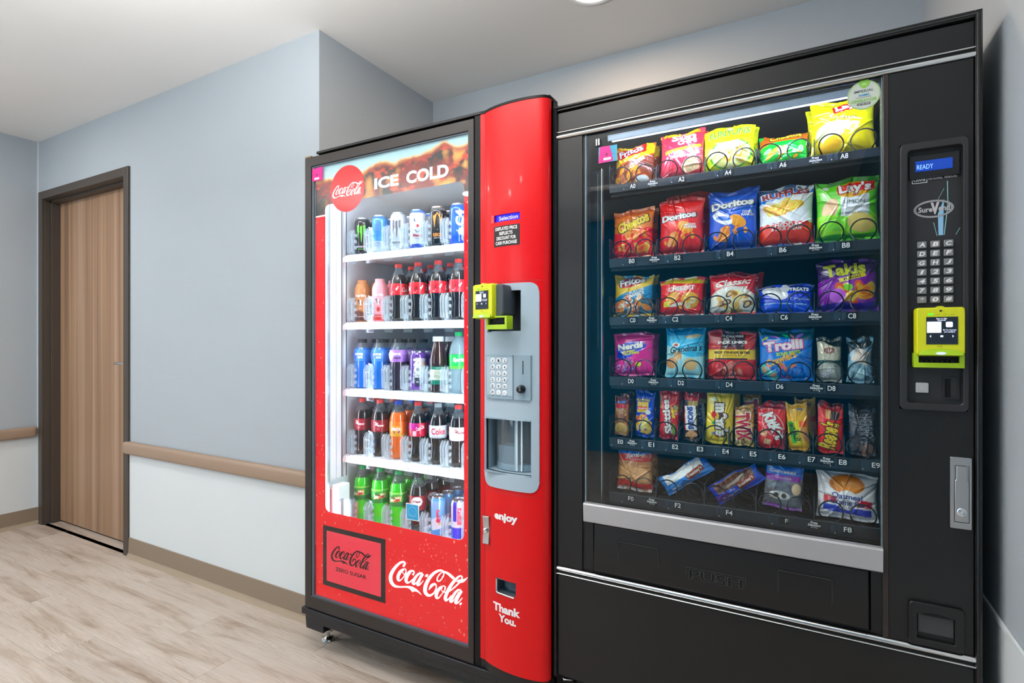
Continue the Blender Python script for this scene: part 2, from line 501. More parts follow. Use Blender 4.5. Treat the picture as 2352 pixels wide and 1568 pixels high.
# pale cathedral figure, only in places
wv = N.new('ShaderNodeTexWave'); wv.wave_type = 'RINGS'; wv.rings_direction = 'SPHERICAL'
wv.inputs['Scale'].default_value = 9; wv.inputs['Distortion'].default_value = 9
wv.inputs['Detail'].default_value = 3; wv.inputs['Detail Scale'].default_value = 1.6
mpw = mapped((.55, 2.6, 1)); L.new(mpw.outputs[0], wv.inputs['Vector'])
rw = ramp(wv.outputs['Fac'], [(.80, 0.0), (.97, 1.0)])
msk = ramp(noise_n(mapped((.9, 3.2, 1)), 1.7, 2).outputs['Fac'], [(.50, 0.0), (.64, .8)])
mm_ = N.new('ShaderNodeMixRGB'); mm_.blend_type = 'MULTIPLY'; mm_.inputs[0].default_value = 1
L.new(rw.outputs[0], mm_.inputs[1]); L.new(msk.outputs[0], mm_.inputs[2])
mx = N.new('ShaderNodeMixRGB'); mx.inputs[2].default_value = (*lin('#cfc5ba'), 1)
L.new(mm_.outputs[0], mx.inputs[0]); L.new(mul.outputs[0], mx.inputs[1])
tone = ramp(oi.outputs['Random'], [(0, .90), (.2, .98), (1, 1.02)])
mt = N.new('ShaderNodeMixRGB'); mt.blend_type = 'MULTIPLY'; mt.inputs[0].default_value = 1
L.new(mx.outputs[0], mt.inputs[1]); L.new(tone.outputs[0], mt.inputs[2])
L.new(mt.outputs[0], b.inputs['Base Color'])
bp = N.new('ShaderNodeBump'); bp.inputs['Strength'].default_value = .12; bp.inputs['Distance'].default_value = .001
L.new(grain.outputs['Fac'], bp.inputs['Height']); L.new(bp.outputs[0], b.inputs['Normal'])

DOORM = M('walnut laminate', '#8d6c56', .45)
nt, N, L, b = nodes_of(DOORM)
ad = N.new('ShaderNodeTexCoord')


def mapped(scale):
    mp = N.new('ShaderNodeMapping'); mp.inputs['Scale'].default_value = scale
    L.new(ad.outputs['Object'], mp.inputs['Vector'])
    return mp


s1 = noise_n(mapped((14, 1, .16)), 1.3, 4, .1)
r1 = ramp(s1.outputs['Fac'], [(.28, '#7a6150'), (.42, '#97765d'), (.54, '#aa8769'), (.68, '#b39680')])
s2 = noise_n(mapped((160, 1, 1.2)), 1.0, 3)
r2 = ramp(s2.outputs['Fac'], [(.35, .84), (.6, 1.0)])
m1 = N.new('ShaderNodeMixRGB'); m1.blend_type = 'MULTIPLY'; m1.inputs[0].default_value = .8
L.new(r1.outputs[0], m1.inputs[1]); L.new(r2.outputs[0], m1.inputs[2])
L.new(m1.outputs[0], b.inputs['Base Color'])

XL, XC, XR, YD, YB, YF = -4.4676, -1.811, .365, 1.594, 2.385, -2.65
fl = struct('floor', MB().box(XL - .1, XR + .1, YF - .1, YB + .1, -.12, -.004), M('grey floor underlay', '#6d645c', .9))
PW, PL = .178, 1.22
row = 0
y = YF
_pm = {}
while y < YB:
    y1 = min(y + PW, YB)
    xa0 = XL if y < YD else XC
    off = [0.35, .98, .12, .74, .50, 1.10, .22, .86][row % 8]
    x = XL - off
    while x < XR:
        xa, xb = max(x, xa0), min(x + PL, XR)
        if xb - xa > .02:
            key = (round(xb - xa, 3), round(y1 - y, 3))
            if key not in _pm:
                a_, b_ = key[0] / 2 - .0004, key[1] / 2 - .0004
                e = .0009
                mb = MB()
                lo = [(-a_, -b_), (a_, -b_), (a_, b_), (-a_, b_)]
                hi = [(-a_ + e, -b_ + e), (a_ - e, -b_ + e), (a_ - e, b_ - e), (-a_ + e, b_ - e)]
                mb.add([(p[0], p[1], -.004) for p in lo] + [(p[0], p[1], -e * .6) for p in lo] + [(p[0], p[1], 0) for p in hi],
                       [(8, 9, 10, 11)] + [(i, (i + 1) % 4, 4 + (i + 1) % 4, 4 + i) for i in range(4)] +
                       [(4 + i, 4 + (i + 1) % 4, 8 + (i + 1) % 4, 8 + i) for i in range(4)])
                o = obj('plank', mb, WOODF, fl, smooth=0)
                _pm[key] = o.data
            else:
                o = bpy.data.objects.new('plank', _pm[key])
                COL.objects.link(o); o.parent = fl
            o.location = ((xa + xb) / 2, (y + y1) / 2, 0)
        x += PL
    y += PW
    row += 1

o = obj('plank', MB().box(-4.44, -3.315, YD + .0006, YD + .125, -.004, 0), WOODF, fl, smooth=0)
struct('ceiling', MB().box(XL - .1, XR + .1, YF - .1, YB + .1, CEIL, CEIL + .1), CEILM)
wall_left = struct('wall_left', MB().box(XL - .1, XL, YF, YD + .1, 0, CEIL), WALLM)
DX0, DX1, DZ = -4.4355, -3.3203, 2.185
wd = MB()
wd.box(XL, DX0 + .01, YD, YD + .12, 0, CEIL).box(DX1 - .01, XC, YD, YD + .12, 0, CEIL).box(DX0 + .01, DX1 - .01, YD, YD + .12, DZ - .01, CEIL)
wall_door = struct('wall_door', wd, WALLM)
struct('wall_return', MB().box(XC - .1, XC, YD + .12, YB, 0, CEIL), WALLM)
struct('wall_back', MB().box(XC - .1, XR, YB, YB + .1, 0, CEIL), WALLM)
wall_right = struct('wall_right', MB().box(XR, XR + .1, .20, YB, 0, CEIL), WALLM)
struct('wall_hall', MB().box(XR, XR + .1, YF, .20, 0, CEIL), paint('slate blue wall reflection tone', '#5b8494'))  # unseen wall stretch, darker and bluer to tone down its glass reflection
struct('wall_front', MB().box(XL, XR, YF - .1, YF, 0, CEIL), TEALM)
obj('wainscot_panel', MB().box(DX1, XC, YD - .003, YD, .09, .60), WAINM, wall_door, smooth=0)
obj('wainscot_panel', MB().box(XL, XL + .003, -1, YD, .09, .60), WAINM, wall_left, smooth=0)
obj('wainscot_panel', MB().box(XR - .003, XR, .20, YB, .09, .600), WAINM, wall_right, smooth=0)
obj('panel_cap', MB().box(XR - .006, XR, .20, YB, .600, .612), WAINM, wall_right, smooth=0, bevel=.002)

# crash rails and coved bases
RAILM = M('taupe vinyl rail', '#a28a76', .5, bump=(700, .15, .0006))
BASEM = M('taupe rubber base', '#8e7d6b', .55)
BASEL = M('light taupe base toe', '#a08f7a', .55)


def rail(name, p, q, nrm, label):
    """rounded crash rail from p to q at the wall, nrm points into the room"""
    prof = []
    z0, z1, d = .5755, .6435, .030
    for a in range(-90, 91, 15):
        prof.append((d - .014 + .014 * math.cos(R(a)) if abs(a) < 91 else d, (z0 + .016 if a < 0 else z1 - .016) + .016 * math.sin(R(a))))
    prof = [(0, z0)] + prof + [(0, z1)]
    p, q, nrm = Vector(p), Vector(q), Vector(nrm)
    t = (q - p).normalized()
    mb = MB()
    st = [(p, 0.0), (p + t * .006, .72), (p + t * .018, .97), (p + t * .03, 1.0), (q - t * .03, 1.0), (q - t * .018, .97), (q - t * .006, .72), (q, 0.0)]
    n = len(prof)
    for c, k in st:
        k2 = .55 + .45 * k
        for dd, z in prof:
            w = c + nrm * dd * k2
            zz = (z - (z0 + z1) / 2) * (.82 + .18 * k) + (z0 + z1) / 2
            mb.v.append((w.x, w.y, zz))
    for i in range(len(st) - 1):
        for k in range(n - 1):
            mb.f.append((i * n + k, i * n + k + 1, (i + 1) * n + k + 1, (i + 1) * n + k)); mb.m.append(0)
    mb.f.append(tuple(range(n))); mb.m.append(0)
    mb.f.append(tuple(range(len(mb.v) - n, len(mb.v)))); mb.m.append(0)
    r = struct(name, mb, RAILM, smooth=50)
    r['label'] = label
    return r


rail('trim_1', (-3.345, YD - .003, 0), (XC + .004, YD - .003, 0), (0, -1, 0), 'taupe crash rail on the wall between the wood door and the drinks machine')
rail('trim_2', (XL + .003, .1, 0), (XL + .003, 1.583, 0), (1, 0, 0), 'short taupe crash rail on the far left wall beside the door')


def base(name, p, q, nrm, label):
    p, q, nrm = Vector(p), Vector(q), Vector(nrm)
    def pr(prof):
        mb = MB()
        n = len(prof)
        for c in (p, q):
            for dd, z in prof:
                w = c + nrm * dd
                mb.v.append((w.x, w.y, z))
        mb.f = [(k, (k + 1) % n, n + (k + 1) % n, n + k) for k in range(n)] + [tuple(range(n)), tuple(range(2 * n - 1, n - 1, -1))]
        mb.m = [0] * len(mb.f)
        return mb
    r = struct(name, pr([(0, .012), (.007, .012), (.007, .030), (.005, .106), (0, .107)]), BASEM, smooth=40)
    r['label'] = label
    obj('base_toe', pr([(0, 0), (.024, 0), (.022, .004), (.012, .010), (.0075, .022), (0, .022)]), BASEL, r, smooth=40)
    return r


base('baseboard_door', (DX1 - .002, YD - .003, 0), (XC + .02, YD - .003, 0), (0, -1, 0), 'taupe coved base along the wall left of the drinks machine')
base('baseboard_left', (XL + .003, -.5, 0), (XL + .003, YD - .004, 0), (1, 0, 0), 'taupe coved base on the far left wall')
base('baseboard_corner', (XL + .003, YD - .001, 0), (DX0, YD - .001, 0), (0, -1, 0), 'scrap of taupe coved base between corner and door frame')
base('baseboard_return', (XC, YD + .0, 0), (XC, YB, 0), (1, 0, 0), 'taupe coved base in the alcove behind the drinks machine')
base('baseboard_back', (XC + .03, YB, 0), (XR, YB, 0), (0, -1, 0), 'taupe coved base on the back wall behind the machines')
base('baseboard_right', (XR - .003, YF, 0), (XR - .003, YB, 0), (-1, 0, 0), 'taupe coved base on the right wall')
obj('corner_guard', MB().prism([(XC - .028, YD - .004), (XC + .003, YD - .004), (XC + .003, YD + .03), (XC + .0002, YD + .03), (XC + .0002, YD - .0004), (XC - .028, YD - .0004)], .11, .57, 'z'), WAINM, wall_door, smooth=0)
obj('corner_bead', MB().box(XL, XL + .006, YD - .006, YD, .107, CEIL - .001), M('white corner caulk', '#d5dde2', .5), wall_door, smooth=0)

# door with its steel frame
FX0, FX1 = DX0, DX1
fw = .050
fr = MB()
for a, b_ in ((YD - .012, YD + .003),):
    fr.box(FX0, FX0 + fw, a, b_, 0, DZ).box(FX1 - fw, FX1, a, b_, 0, DZ).box(FX0 + fw, FX1 - fw, a, b_, DZ - fw, DZ)
for (a, b_, s_) in ((YD + .003, YD + .035, 0), (YD + .035, YD + .12, .0)):
    w_ = fw + s_
    fr.box(FX0 + fw - .012, FX0 + fw + .002 + s_, a, b_, 0, DZ - fw).box(FX1 - fw - .002 - s_, FX1 - fw + .012, a, b_, 0, DZ - fw).box(FX0 + fw, FX1 - fw, a, b_, DZ - fw - .002 - s_, DZ - fw + .012)
# door stop
fr.box(FX0 + fw, FX0 + fw + .016, YD + .035, YD + .082, 0, DZ - fw).box(FX1 - fw - .016, FX1 - fw, YD + .035, YD + .082, 0, DZ - fw).box(FX0 + fw, FX1 - fw, YD + .035, YD + .082, DZ - fw - .016, DZ - fw)
door = struct('door_1', MB().box(FX0 + fw + .004, FX1 - fw - .004, YD + .083, YD + .118, .010, DZ - fw - .004), DOORM, smooth=0)
door['label'] = 'wood grain door in a dark steel frame at the far left'
obj('door_frame', fr, BRONZE, door, smooth=0, bevel=.0015)
hd = MB()
hx, hz = FX1 - fw - .075, 1.075
hd.cyl((hx, YD + .083, hz), (hx, YD + .074, hz), .026, 24)
hd.cyl((hx, YD + .075, hz), (hx, YD + .030, hz), .010, 16)
hd.tube([(hx, YD + .032, hz), (hx - .03, YD + .029, hz), (hx - .075, YD + .030, hz), (hx - .118, YD + .036, hz - .002)], .0085, 12)
obj('door_handle', hd, CHROME, door, smooth=50)
obj('threshold_gap', MB().box(FX0 + fw, FX1 - fw, YD + .09, YD + .115, 0, .009), BLACKD, door, smooth=0)

# recessed ceiling lights
for i, (x, y, p_, c_) in enumerate(CANS):
    lab = ('round recessed ceiling light just showing at the top edge above the snack machine' if i == 0 else
           'recessed ceiling light over the hall behind the photographer, %s' % ('nearest the snack machine', 'second nearest the door', 'between two others', 'nearest the door')[i - 1])
    t = root('ceiling_light', (x, y, CEIL), lab, 'ceiling light', 'recessed ceiling lights')
    mb = MB().lathe([(.086, CEIL + .0005), (.104, CEIL - .001), (.108, CEIL - .005), (.094, CEIL - .008), (.088, CEIL - .004)], 40, x, y, cap=False)
    obj('trim_ring', mb, WHITEP, t, smooth=60)
    obj('lens', MB().lathe([(.001, CEIL - .003), (.087, CEIL - .003)], 40, x, y, cap=False), M('lit frosted lens', '#ffffff', .5, emis='#fff2e2', es=6), t, smooth=0)

for i, (x, y, p_) in enumerate(FILL_UP):  # modelled bodies for the added uplights
    t = root('fill_uplight', (x, y, 1.93), 'added long white suspended uplight over the hall behind the photographer, ' + ('nearer the machines' if i == 0 else 'nearer the door'), 'pendant light')
    obj('fixture_body', MB().box(x - .72, x + .72, y - .095, y + .095, 1.930, 1.955), WHITEP, t, bevel=.004)
    for dx in (-.6, .6):
        obj('hanger', MB().cyl((x + dx, y, 1.955), (x + dx, y, CEIL), .002, 6), CHROME, t, smooth=60)

# ------------------------------------------------------------------ snack machine
SY = 1.46
snack = root('snack_machine', (-.165, SY, 0), 'tall black glass-fronted snack vending machine with a lit strip over its top tray', 'vending machine')
X0, X1, ZT, ZB = -.662, .3265, 1.902, .200
SB = 2.24
# cabinet shell
mb = MB()
mb.box(X0, X0 + .012, SY + .001, SB, ZB, ZT).box(X1 - .012, X1, SY + .001, SB, ZB, ZT)
mb.box(X0 + .012, X1 - .012, SY + .001, SB, ZT - .015, ZT).box(X0 + .012, X1 - .012, SY + .10, SB, ZB, ZB + .02)
mb.box(X0 + .012, X1 - .012, SB - .02, SB, ZB + .02, ZT - .015)
obj('cabinet', mb, BLACK, snack, bevel=.0015)
mb = MB()
mb.tube([(X0 + .006, SY + .002, ZB + .01), (X0 + .006, SY + .002, ZT - .007), (X1 - .006, SY + .002, ZT - .007), (X1 - .006, SY + .002, ZB + .01)], .006, 8)
obj('rounded_edge', mb, BLACKG, snack, smooth=60)
# door face: stiles, header, kick panel, selector column
dl, dr = -.652, .3152
WL, WR, WB, WT = -.5646, .1528, .733, 1.8035
mb = MB()
mb.box(dl, dr, SY + .008, SY + .05, 1.828, 1.884)
obj('header_panel', mb, BLACK, snack, bevel=.002)
mb = MB().box(dl, -.571, SY + .006, SY + .06, .533, 1.804).box(-.571, WL, SY + .010, SY + .06, .533, 1.804)
obj('left_stile', mb, BLACK, snack, bevel=.0012)
mb = MB().box(WR, .1641, SY + .003, SY + .06, .533, 1.804)
obj('window_post', mb, BRONZE2, snack, bevel=.0015)
# selector column with openings for the deep bezel
mb = MB()
mb.box(.1641, .184, SY + .006, SY + .05, .533, 1.804).box(.3030, dr - .003, SY + .006, SY + .05, .533, 1.804)
mb.box(.184, .3030, SY + .006, SY + .05, 1.638, 1.804).box(.184, .3030, SY + .006, SY + .05, .533, 1.0505)
obj('selector_column', mb, BLACK, snack, smooth=0)
mb = MB().box(dl, dr, SY + .007, SY + .05, ZB + .005, .507)
obj('kick_panel', mb, BLACK, snack, bevel=.003)
obj('kick_ledge', MB().box(dl + .02, dr - .02, SY + .03, SY + .09, ZB - .028, ZB + .004), BLACKD, snack, bevel=.002)


def rib(z0, z1, name, m):
    n = 8
    pts = [(SY + .008, z0)] + [(SY + .004 - .0045 * math.sin(math.pi * k / n), z0 + (z1 - z0) * k / n) for k in range(n + 1)] + [(SY + .008, z1)]
    return obj(name, MB().prism([(p[0], p[1]) for p in pts], dl + .001, dr, 'x'), m, snack, smooth=50)


rib(1.8220, 1.8268, 'chrome_strip', CHROME); rib(1.8045, 1.8165, 'chrome_strip', CHROME)
obj('strip_channel', MB().box(dl, dr, SY + .0045, SY + .02, 1.8035, 1.8280), BLACKD, snack, smooth=0)
rib(.5195, .5318, 'chrome_strip', CHROME); rib(.5085, .5135, 'chrome_strip', CHROME)
obj('strip_channel', MB().box(dl, dr, SY + .0045, SY + .02, .507, .533), BLACKD, snack, smooth=0)
# glass and the silver bar under it
obj('glass_pane', MB().box(WL, WR, SY + .012, SY + .016, WB - .002, WT), GLASSD, snack, smooth=0)
for a, b_ in ((WL, WL + .003), (WR - .0022, WR)):
    obj('glass_edge', MB().box(a, b_, SY + .0105, SY + .018, WB, WT), M('pale glass edge', '#7d8f96', .2), snack, smooth=0)
obj('hinge_clip', MB().box(-.531, -.526, SY + .006, SY + .012, 1.765, 1.785).box(-.524, -.519, SY + .006, SY + .012, 1.765, 1.785), CHROME, snack, bevel=.001)
mb = MB().prism([(SY - .004, .7345), (SY - .0065, .730), (SY - .004, .682), (SY, .679), (SY + .012, .679), (SY + .012, .7345)], WL, WR, 'x')
obj('silver_bar', mb, SILVER, snack, smooth=30)
# delivery bay: surround, flap with raised outlines
mb = MB().box(WL, -.5395, SY + .010, SY + .10, .533, .680).box(.1310, WR, SY + .010, SY + .10, .533, .680)
mb.box(-.5395, .1310, SY + .05, SY + .10, .533, .680).box(-.5395, .1310, SY + .012, SY + .05, .533, .5385)
obj('delivery_surround', mb, BLACK, snack, smooth=0)
flap = obj('delivery_flap', MB().prism([(SY - .001, .544), (SY - .004, .560), (SY + .004, .676), (SY + .010, .676), (SY + .010, .544)], -.5345, .1262, 'x'), BLACK, snack, bevel=.002)


def outline(mb, x0, x1, z0, z1, y, w=.0012, r=.006, d=.0009):
    mb.ring(rrect(x0, x1, z0, z1, r), rrect(x0 + w, x1 - w, z0 + w, z1 - w, max(r - w, .001)), y - d, y + .002)
    return mb


fy = lambda z: SY - .004 + (z - .560) * .008 / .116
EMB = M('lighter black emboss edge', '#3b3b3c', .35)  # raised marks in a lighter black than the flap
for a in ((-.4631, -.349, .5712, .6404), (-.0594, .055, .572, .6425), (-.277, -.1319, .5728, .607)):
    obj('raised_outline', outline(MB(), *a, fy(.60), r=.003), EMB, flap, smooth=0)
v, f, _ = text2d('PUSH', .045)
v2, f2, _ = text2d('PUSH', .0)
mb = MB()
mb.add([(-.270 + a * .132, fy(.59) - .0010, .577 + b_ * .026) for a, b_ in v], f)
obj('raised_lettering', mb, EMB, flap, smooth=0)
mb = MB()
mb.add([(-.2682 + a * .1284, fy(.59) - .0016, .5787 + b_ * .0226) for a, b_ in v2], f2)
obj('raised_lettering', mb, BLACKD, flap, smooth=0)

# interior liner
LIN = M('dark liner with reflected teal', '#0e222b', .5)  # teal of the glass reflection mixed into the black liner colour
IX0, IX1 = -.635, .168
mb = MB()
mb.box(IX0 - .004, IX0, SY + .055, SB - .03, .60, 1.86).box(IX1 + .012, IX1 + .016, SY + .055, SB - .03, .60, 1.86)
mb.box(IX0, IX1, SB - .035, SB - .03, .60, 1.86).box(IX0, IX1, SY + .055, SB - .03, 1.86, 1.864).box(IX0, IX1, SY + .10, SB - .03, .596, .60)
obj('liner', mb, LIN, snack, smooth=0)
# left utility channel with its bright metal edges
mb = MB().box(-.630, -.530, SY + .075, SY + .080, .66, 1.715)
obj('service_panel', mb, M('blue black panel', '#1c2b33', .25), snack, smooth=0)
obj('panel_edge', MB().box(-.5325, -.5300, SY + .060, SY + .078, .66, 1.715), STEEL, snack, smooth=0)
obj('panel_edge', MB().box(-.5480, -.5462, SY + .070, SY + .076, 1.18, 1.705), STEEL, snack, smooth=0)
for k in range(26):
    obj('grille_slat', MB().box(-.560 + .0036 * k, -.5588 + .0036 * k, SY + .22, SY + .222, 1.725 + .0009 * k, 1.785), M('dark grey slat', '#3b3d40', .5), snack, smooth=0)
# fluorescent strip along the top behind the glass
mb = MB().box(-.50, .150, SY + .020, SY + .024, 1.7765, 1.7955).box(-.50, .150, SY + .026, SY + .052, 1.7925, 1.7955)
obj('light_housing', mb, M('pale metal housing', '#9aa6bd', .3, .6), snack, bevel=.003)
mb = MB().cyl((-.49, SY + .034, 1.7835), (.140, SY + .034, 1.7835), .0055, 12)
obj('light_tube', mb, M('lit cool tube', '#ffffff', .5, emis='#c9d6ff', es=55), snack, smooth=60)
for x in (-.592, .1700):  # hidden side tubes added to brighten the packs on the lower trays
    obj('light_tube', MB().cyl((x, SY + .040, .76), (x, SY + .040, 1.76), .005, 10), M('added side fill tube', '#ffffff', .5, emis='#e8f0ff', es=250), snack, smooth=60)

# trays -------------------------------------------------------------
TY = 1.540
TRAYM = M('tray strip plastic', '#272d36', .30, spec=.6)
TRAYM2 = M('tray metal', '#20262b', .35, .3)
TAGM = M('black price tag', '#0e1216', .4)
HOLD = M('price window plastic', '#33414d', .22, spec=.7)
COILM = M('black coated spring wire', '#0d0d0e', .22, spec=.6, coat=.4)
TZ = dict(A=1.666, B=1.4475, C=1.2745, D=1.0965, E=.9165, F=.7530)
TH = dict(A=.0225, B=.0265, C=.0250, D=.0265, E=.0290, F=.0300)
X5 = [-.446, -.312, -.180, -.050, .088]
TAG5 = dict(A=[-.443, -.3046, -.183, -.0515, .0826], B=[-.4456, -.3153, -.1775, -.0515, .0862], C=[-.443, -.3213, -.1808, -.0485, .0988],
            D=[-.4482, -.3058, -.1797, -.0585, .056], F=[-.4482, -.3141, -.1797, -.0500, .0898])
TAGE = [-.4796, -.3884, -.3213, -.2546, -.1885, -.121, -.0535, .0129, .0798, .1471]
PRS = dict(A=(-.3847, .0214), B=(-.3797, .0214), C=(-.3872, .0205), D=(-.3822, .0233), E=(-.4443, .0458), F=(-.3872, .0186))


def coil(r, mirror, turns=5, pitch=.052, start=-80):
    """front loops stay upright; the wire steps back to the next loop low down, under the pack"""
    pts = []
    n = 30
    for i in range(int(turns * n)):
        th = start + 360.0 * i / n
        ph = ((th + 90) % 360) / 360
        turn = math.floor((th + 90) / 360)
        s_ = min(max((ph - .80) / .20, 0), 1)
        s_ = s_ * s_ * (3 - 2 * s_)
        yy = (turn + s_) * pitch + .004 * math.sin(2 * math.pi * ph)
        a = R(th)
        x = r * math.cos(a) * (-1 if mirror else 1)
        pts.append((x, yy, r * math.sin(a)))
    return MB().tube(pts, .0019, 6)


_coil = {}


def put_coil(tray, r, mirror, x, z, y=1.5475, start=-80):
    key = (r, mirror, start)
    if key not in _coil:
        o = obj('coil', coil(r, mirror, start=start), COILM, tray, smooth=60)
        # local mesh was built at the origin: undo the parent offset baked in by obj()
        org = ORG[tray.name]
        for vtx in o.data.vertices:
            vtx.co += org
        _coil[key] = o.data
    else:
        o = bpy.data.objects.new('coil', _coil[key])
        COL.objects.link(o); o.parent = tray
    o.location = Vector((x, y, z)) - ORG[tray.name]
    return o


for r_ in 'ABCDEF':
    zt, th = TZ[r_], TH[r_]
    mb = MB().box(-.514, .160, TY - .001, TY + .008, zt - th, zt)
    # moulded step under the lip, sheet metal floor and side walls
    mb.box(-.514, .160, TY + .008, TY + .60, zt - .008, zt - .004, 1)
    mb.box(-.517, -.5145, TY + .004, TY + .60, zt - .012, zt + .062, 1).box(.160, .1625, TY + .004, TY + .60, zt - .012, zt + .062, 1)
    mb.box(-.514, .160, TY + .012, TY + .016, zt - th - .010, zt - .008, 1)
    tray = obj('tray', mb, [TRAYM, TRAYM2], snack, bevel=.001)
    tags = TAGE if r_ == 'E' else TAG5[r_]
    # dividers
    xs = [(-.4335 - .0167) + .0667 * k for k in range(9)] if r_ == 'E' else [-.379, -.246, -.115, .019]
    hgt = .052
    for x in xs:
        mb = MB().prism([(TY + .010, zt - .004), (TY + .60, zt - .004), (TY + .60, zt + hgt), (TY + .030, zt + hgt), (TY + .014, zt + hgt - .014)], x - .0012, x + .0012, 'x')
        obj('divider', mb, M('smoked clear divider', '#39424b', .2, spec=.6), tray, smooth=0)
    for k, x in enumerate(tags):
        mb = MB()
        s_ = '%s%d' % (r_, k if r_ == 'E' else 2 * k)
        w = .0215 if r_ != 'E' else .019
        mb.box(x - .0125, x + .0125, TY - .0030, TY - .001, zt - .0205, zt - .0015, 0)
        if s_ not in ('F6',):
            add_text(mb, s_, x - .0082, x + .0082, zt - .0175, zt - .0048, TY - .0034, 1, bold=.012)
        else:
            add_text(mb, s_[0], x + .004, x + .011, zt - .0160, zt - .0060, TY - .0034, 1)
        for d in ((-.036, -.021) if r_ != 'E' else (-.030, -.017)) if k else ():
            obj('price_window', MB().box(x + d, x + d + .012, TY - .0022, TY - .001, zt - th + .004, zt - .003), HOLD, tray, smooth=0, bevel=.0005)
        for d in (.022, .031):
            if r_ == 'A' or r_ == 'B':
                obj('lip_notch', MB().box(x + d, x + d + .0008, TY - .0015, TY - .0008, zt - .010, zt - .002), BLACKD, tray, smooth=0)
        c = x - .0262
        mb.add([(c + .0016 * math.cos(t) * .6, TY - .0034, zt - th + .0065 + .0016 * math.sin(t)) for t in [k2 * math.pi / 4 for k2 in range(8)]], [tuple(range(8))], 1)
        obj('selection_tag', mb, [TAGM, WHITET], tray, smooth=0)
    for x in PRS[r_]:
        mb = MB()
        mb.box(x - .0150, x + .0150, TY - .0030, TY - .001, zt - .0215, zt - .0015, 0)
        add_text(mb, 'Press', x - .0085, x + .0075, zt - .0085, zt - .0025, TY - .0034, 1, bold=.03, shear=.2)
        add_text(mb, 'Selection', x - .0142, x + .0142, zt - .0145, zt - .0085, TY - .0034, 1, bold=.03, shear=.2)
        add_text(mb, 'for Price', x - .0070, x + .0080, zt - .0190, zt - .0152, TY - .0034, 1, shear=.2)
        obj('price_notice', mb, [TAGM, WHITET], tray, smooth=0)
    if r_ == 'E':
        for x in [-.484 + .0667 * k for k in range(10)]:
            put_coil(tray, .0285, False, x, zt + .0265)
    else:
        for k, x in enumerate(X5):
            if r_ == 'D' and k == 4:
                put_coil(tray, .0285, False, .052, zt + .0275); put_coil(tray, .0285, False, .119, zt + .0275)
                continue
            if r_ == 'F' and k in (1, 2):
                put_coil(tray, .0275, False, x - .034, zt + .026); put_coil(tray, .0275, True, x + .036, zt + .026)
                continue
            put_coil(tray, .0265, False, x - .0325, zt + .0250); put_coil(tray, .0265, True, x + .0345, zt + .0250)

# selector column --------------------------------------------------
bx0, bx1, bz0, bz1 = .184, .3030, 1.0505, 1.638
out = rrect(bx0, bx1, bz0, bz1, .010)
ins = rrect(.1975, .2935, 1.066, 1.622, .007)
bez = MB().ring(out, ins, SY - .004, SY + .03)
bez.box(.190, .299, SY + .014, SY + .03, 1.056, 1.632)
bezel = obj('bezel', bez, BEZEL, snack, bevel=.0018)
obj('display_window', MB().box(.2015, .290, SY + .008, SY + .014, 1.560, 1.612), M('dark smoked acrylic', '#0c0e14', .12), snack, bevel=.001)
lcd = obj('display', MB().box(.2130, .2777, SY + .0065, SY + .008, 1.5755, 1.5985), M('lit blue display', '#0b3fae', .3, emis='#0a4fc4', es=.25), snack, smooth=0)
obj('display_text', add_text(MB(), 'READY', .2155, .244, 1.580, 1.590, SY + .006), M('lit display glyphs', '#9cc4ff', .5, emis='#7fb0ff', es=.9), lcd, smooth=0)
mb = MB()
mb.ring(rrect(.2076, .2350, 1.5515, 1.5665, .0005), rrect(.2087, .2339, 1.5526, 1.5654, .0004), SY + .0132, SY + .014)
add_text(mb, 'CRANE', .2105, .2320, 1.5558, 1.5622, SY + .0132, bold=.03)
add_text(mb, 'NATIONAL  VENDORS', .2370, .2865, 1.5565, 1.5618, SY + .0132, bold=.012)
obj('maker_mark', mb, WHITET, snack, smooth=0)
mb = MB()
mb.ring(ell(.2457, 1.492, .0355, .0195, 48), ell(.2457, 1.492, .0305, .0155, 48), SY + .0128, SY + .014)
obj('oval_mark', mb, GREYT, snack, smooth=0)
mb = MB()
add_text(mb, 'Sure', .2190, .2440, 1.4855, 1.4975, SY + .0126, bold=.03)
add_text(mb, 'V', .2405, .2560, 1.4800, 1.5060, SY + .0124, bold=.06)
add_text(mb, 'end', .2545, .2740, 1.4860, 1.4990, SY + .0126, bold=.03)
obj('oval_mark_lettering', mb, M('pale grey print', '#c4c4c6', .4), snack, smooth=0)
# printed starburst streaks beside the oval mark
mb = MB()
for pts, in ((((.2545, 1.433), (.2625, 1.433), (.2640, 1.512), (.2535, 1.480)),),):
    mb.add([(a, SY + .0131, c) for a, c in pts], [(0, 1, 2, 3)])
obj('printed_streak', mb, M('sky blue print', '#8cc0e0', .3), snack, smooth=0)
mb = MB()
for a, c, d, e, w in ((.2635, 1.433, .2700, 1.500, .0016), (.2700, 1.500, .2690, 1.550, .0016), (.2515, 1.432, .2455, 1.462, .001), (.2535, 1.512, .264, 1.535, .0008), (.2835, 1.432, .2905, 1.446, .0014)):
    mb.add([(a, SY + .0131, c), (a + w, SY + .0131, c), (d + w, SY + .0131, e), (d, SY + .0131, e)], [(0, 1, 2, 3)])
obj('printed_streak', mb, M('pale teal print', '#8fc7c4', .3), snack, smooth=0)
KEYM = M('grey metal key', '#8f8f90', .35, .5)
keys = ['A', 'B', 'C', 'D', 'E', 'F', 'G', 'H', 'J', '1', '2', '3', '4', '5', '6', '7', '8', '9', '*', '0', '#']
KX = [.2246, .2480, .2711]
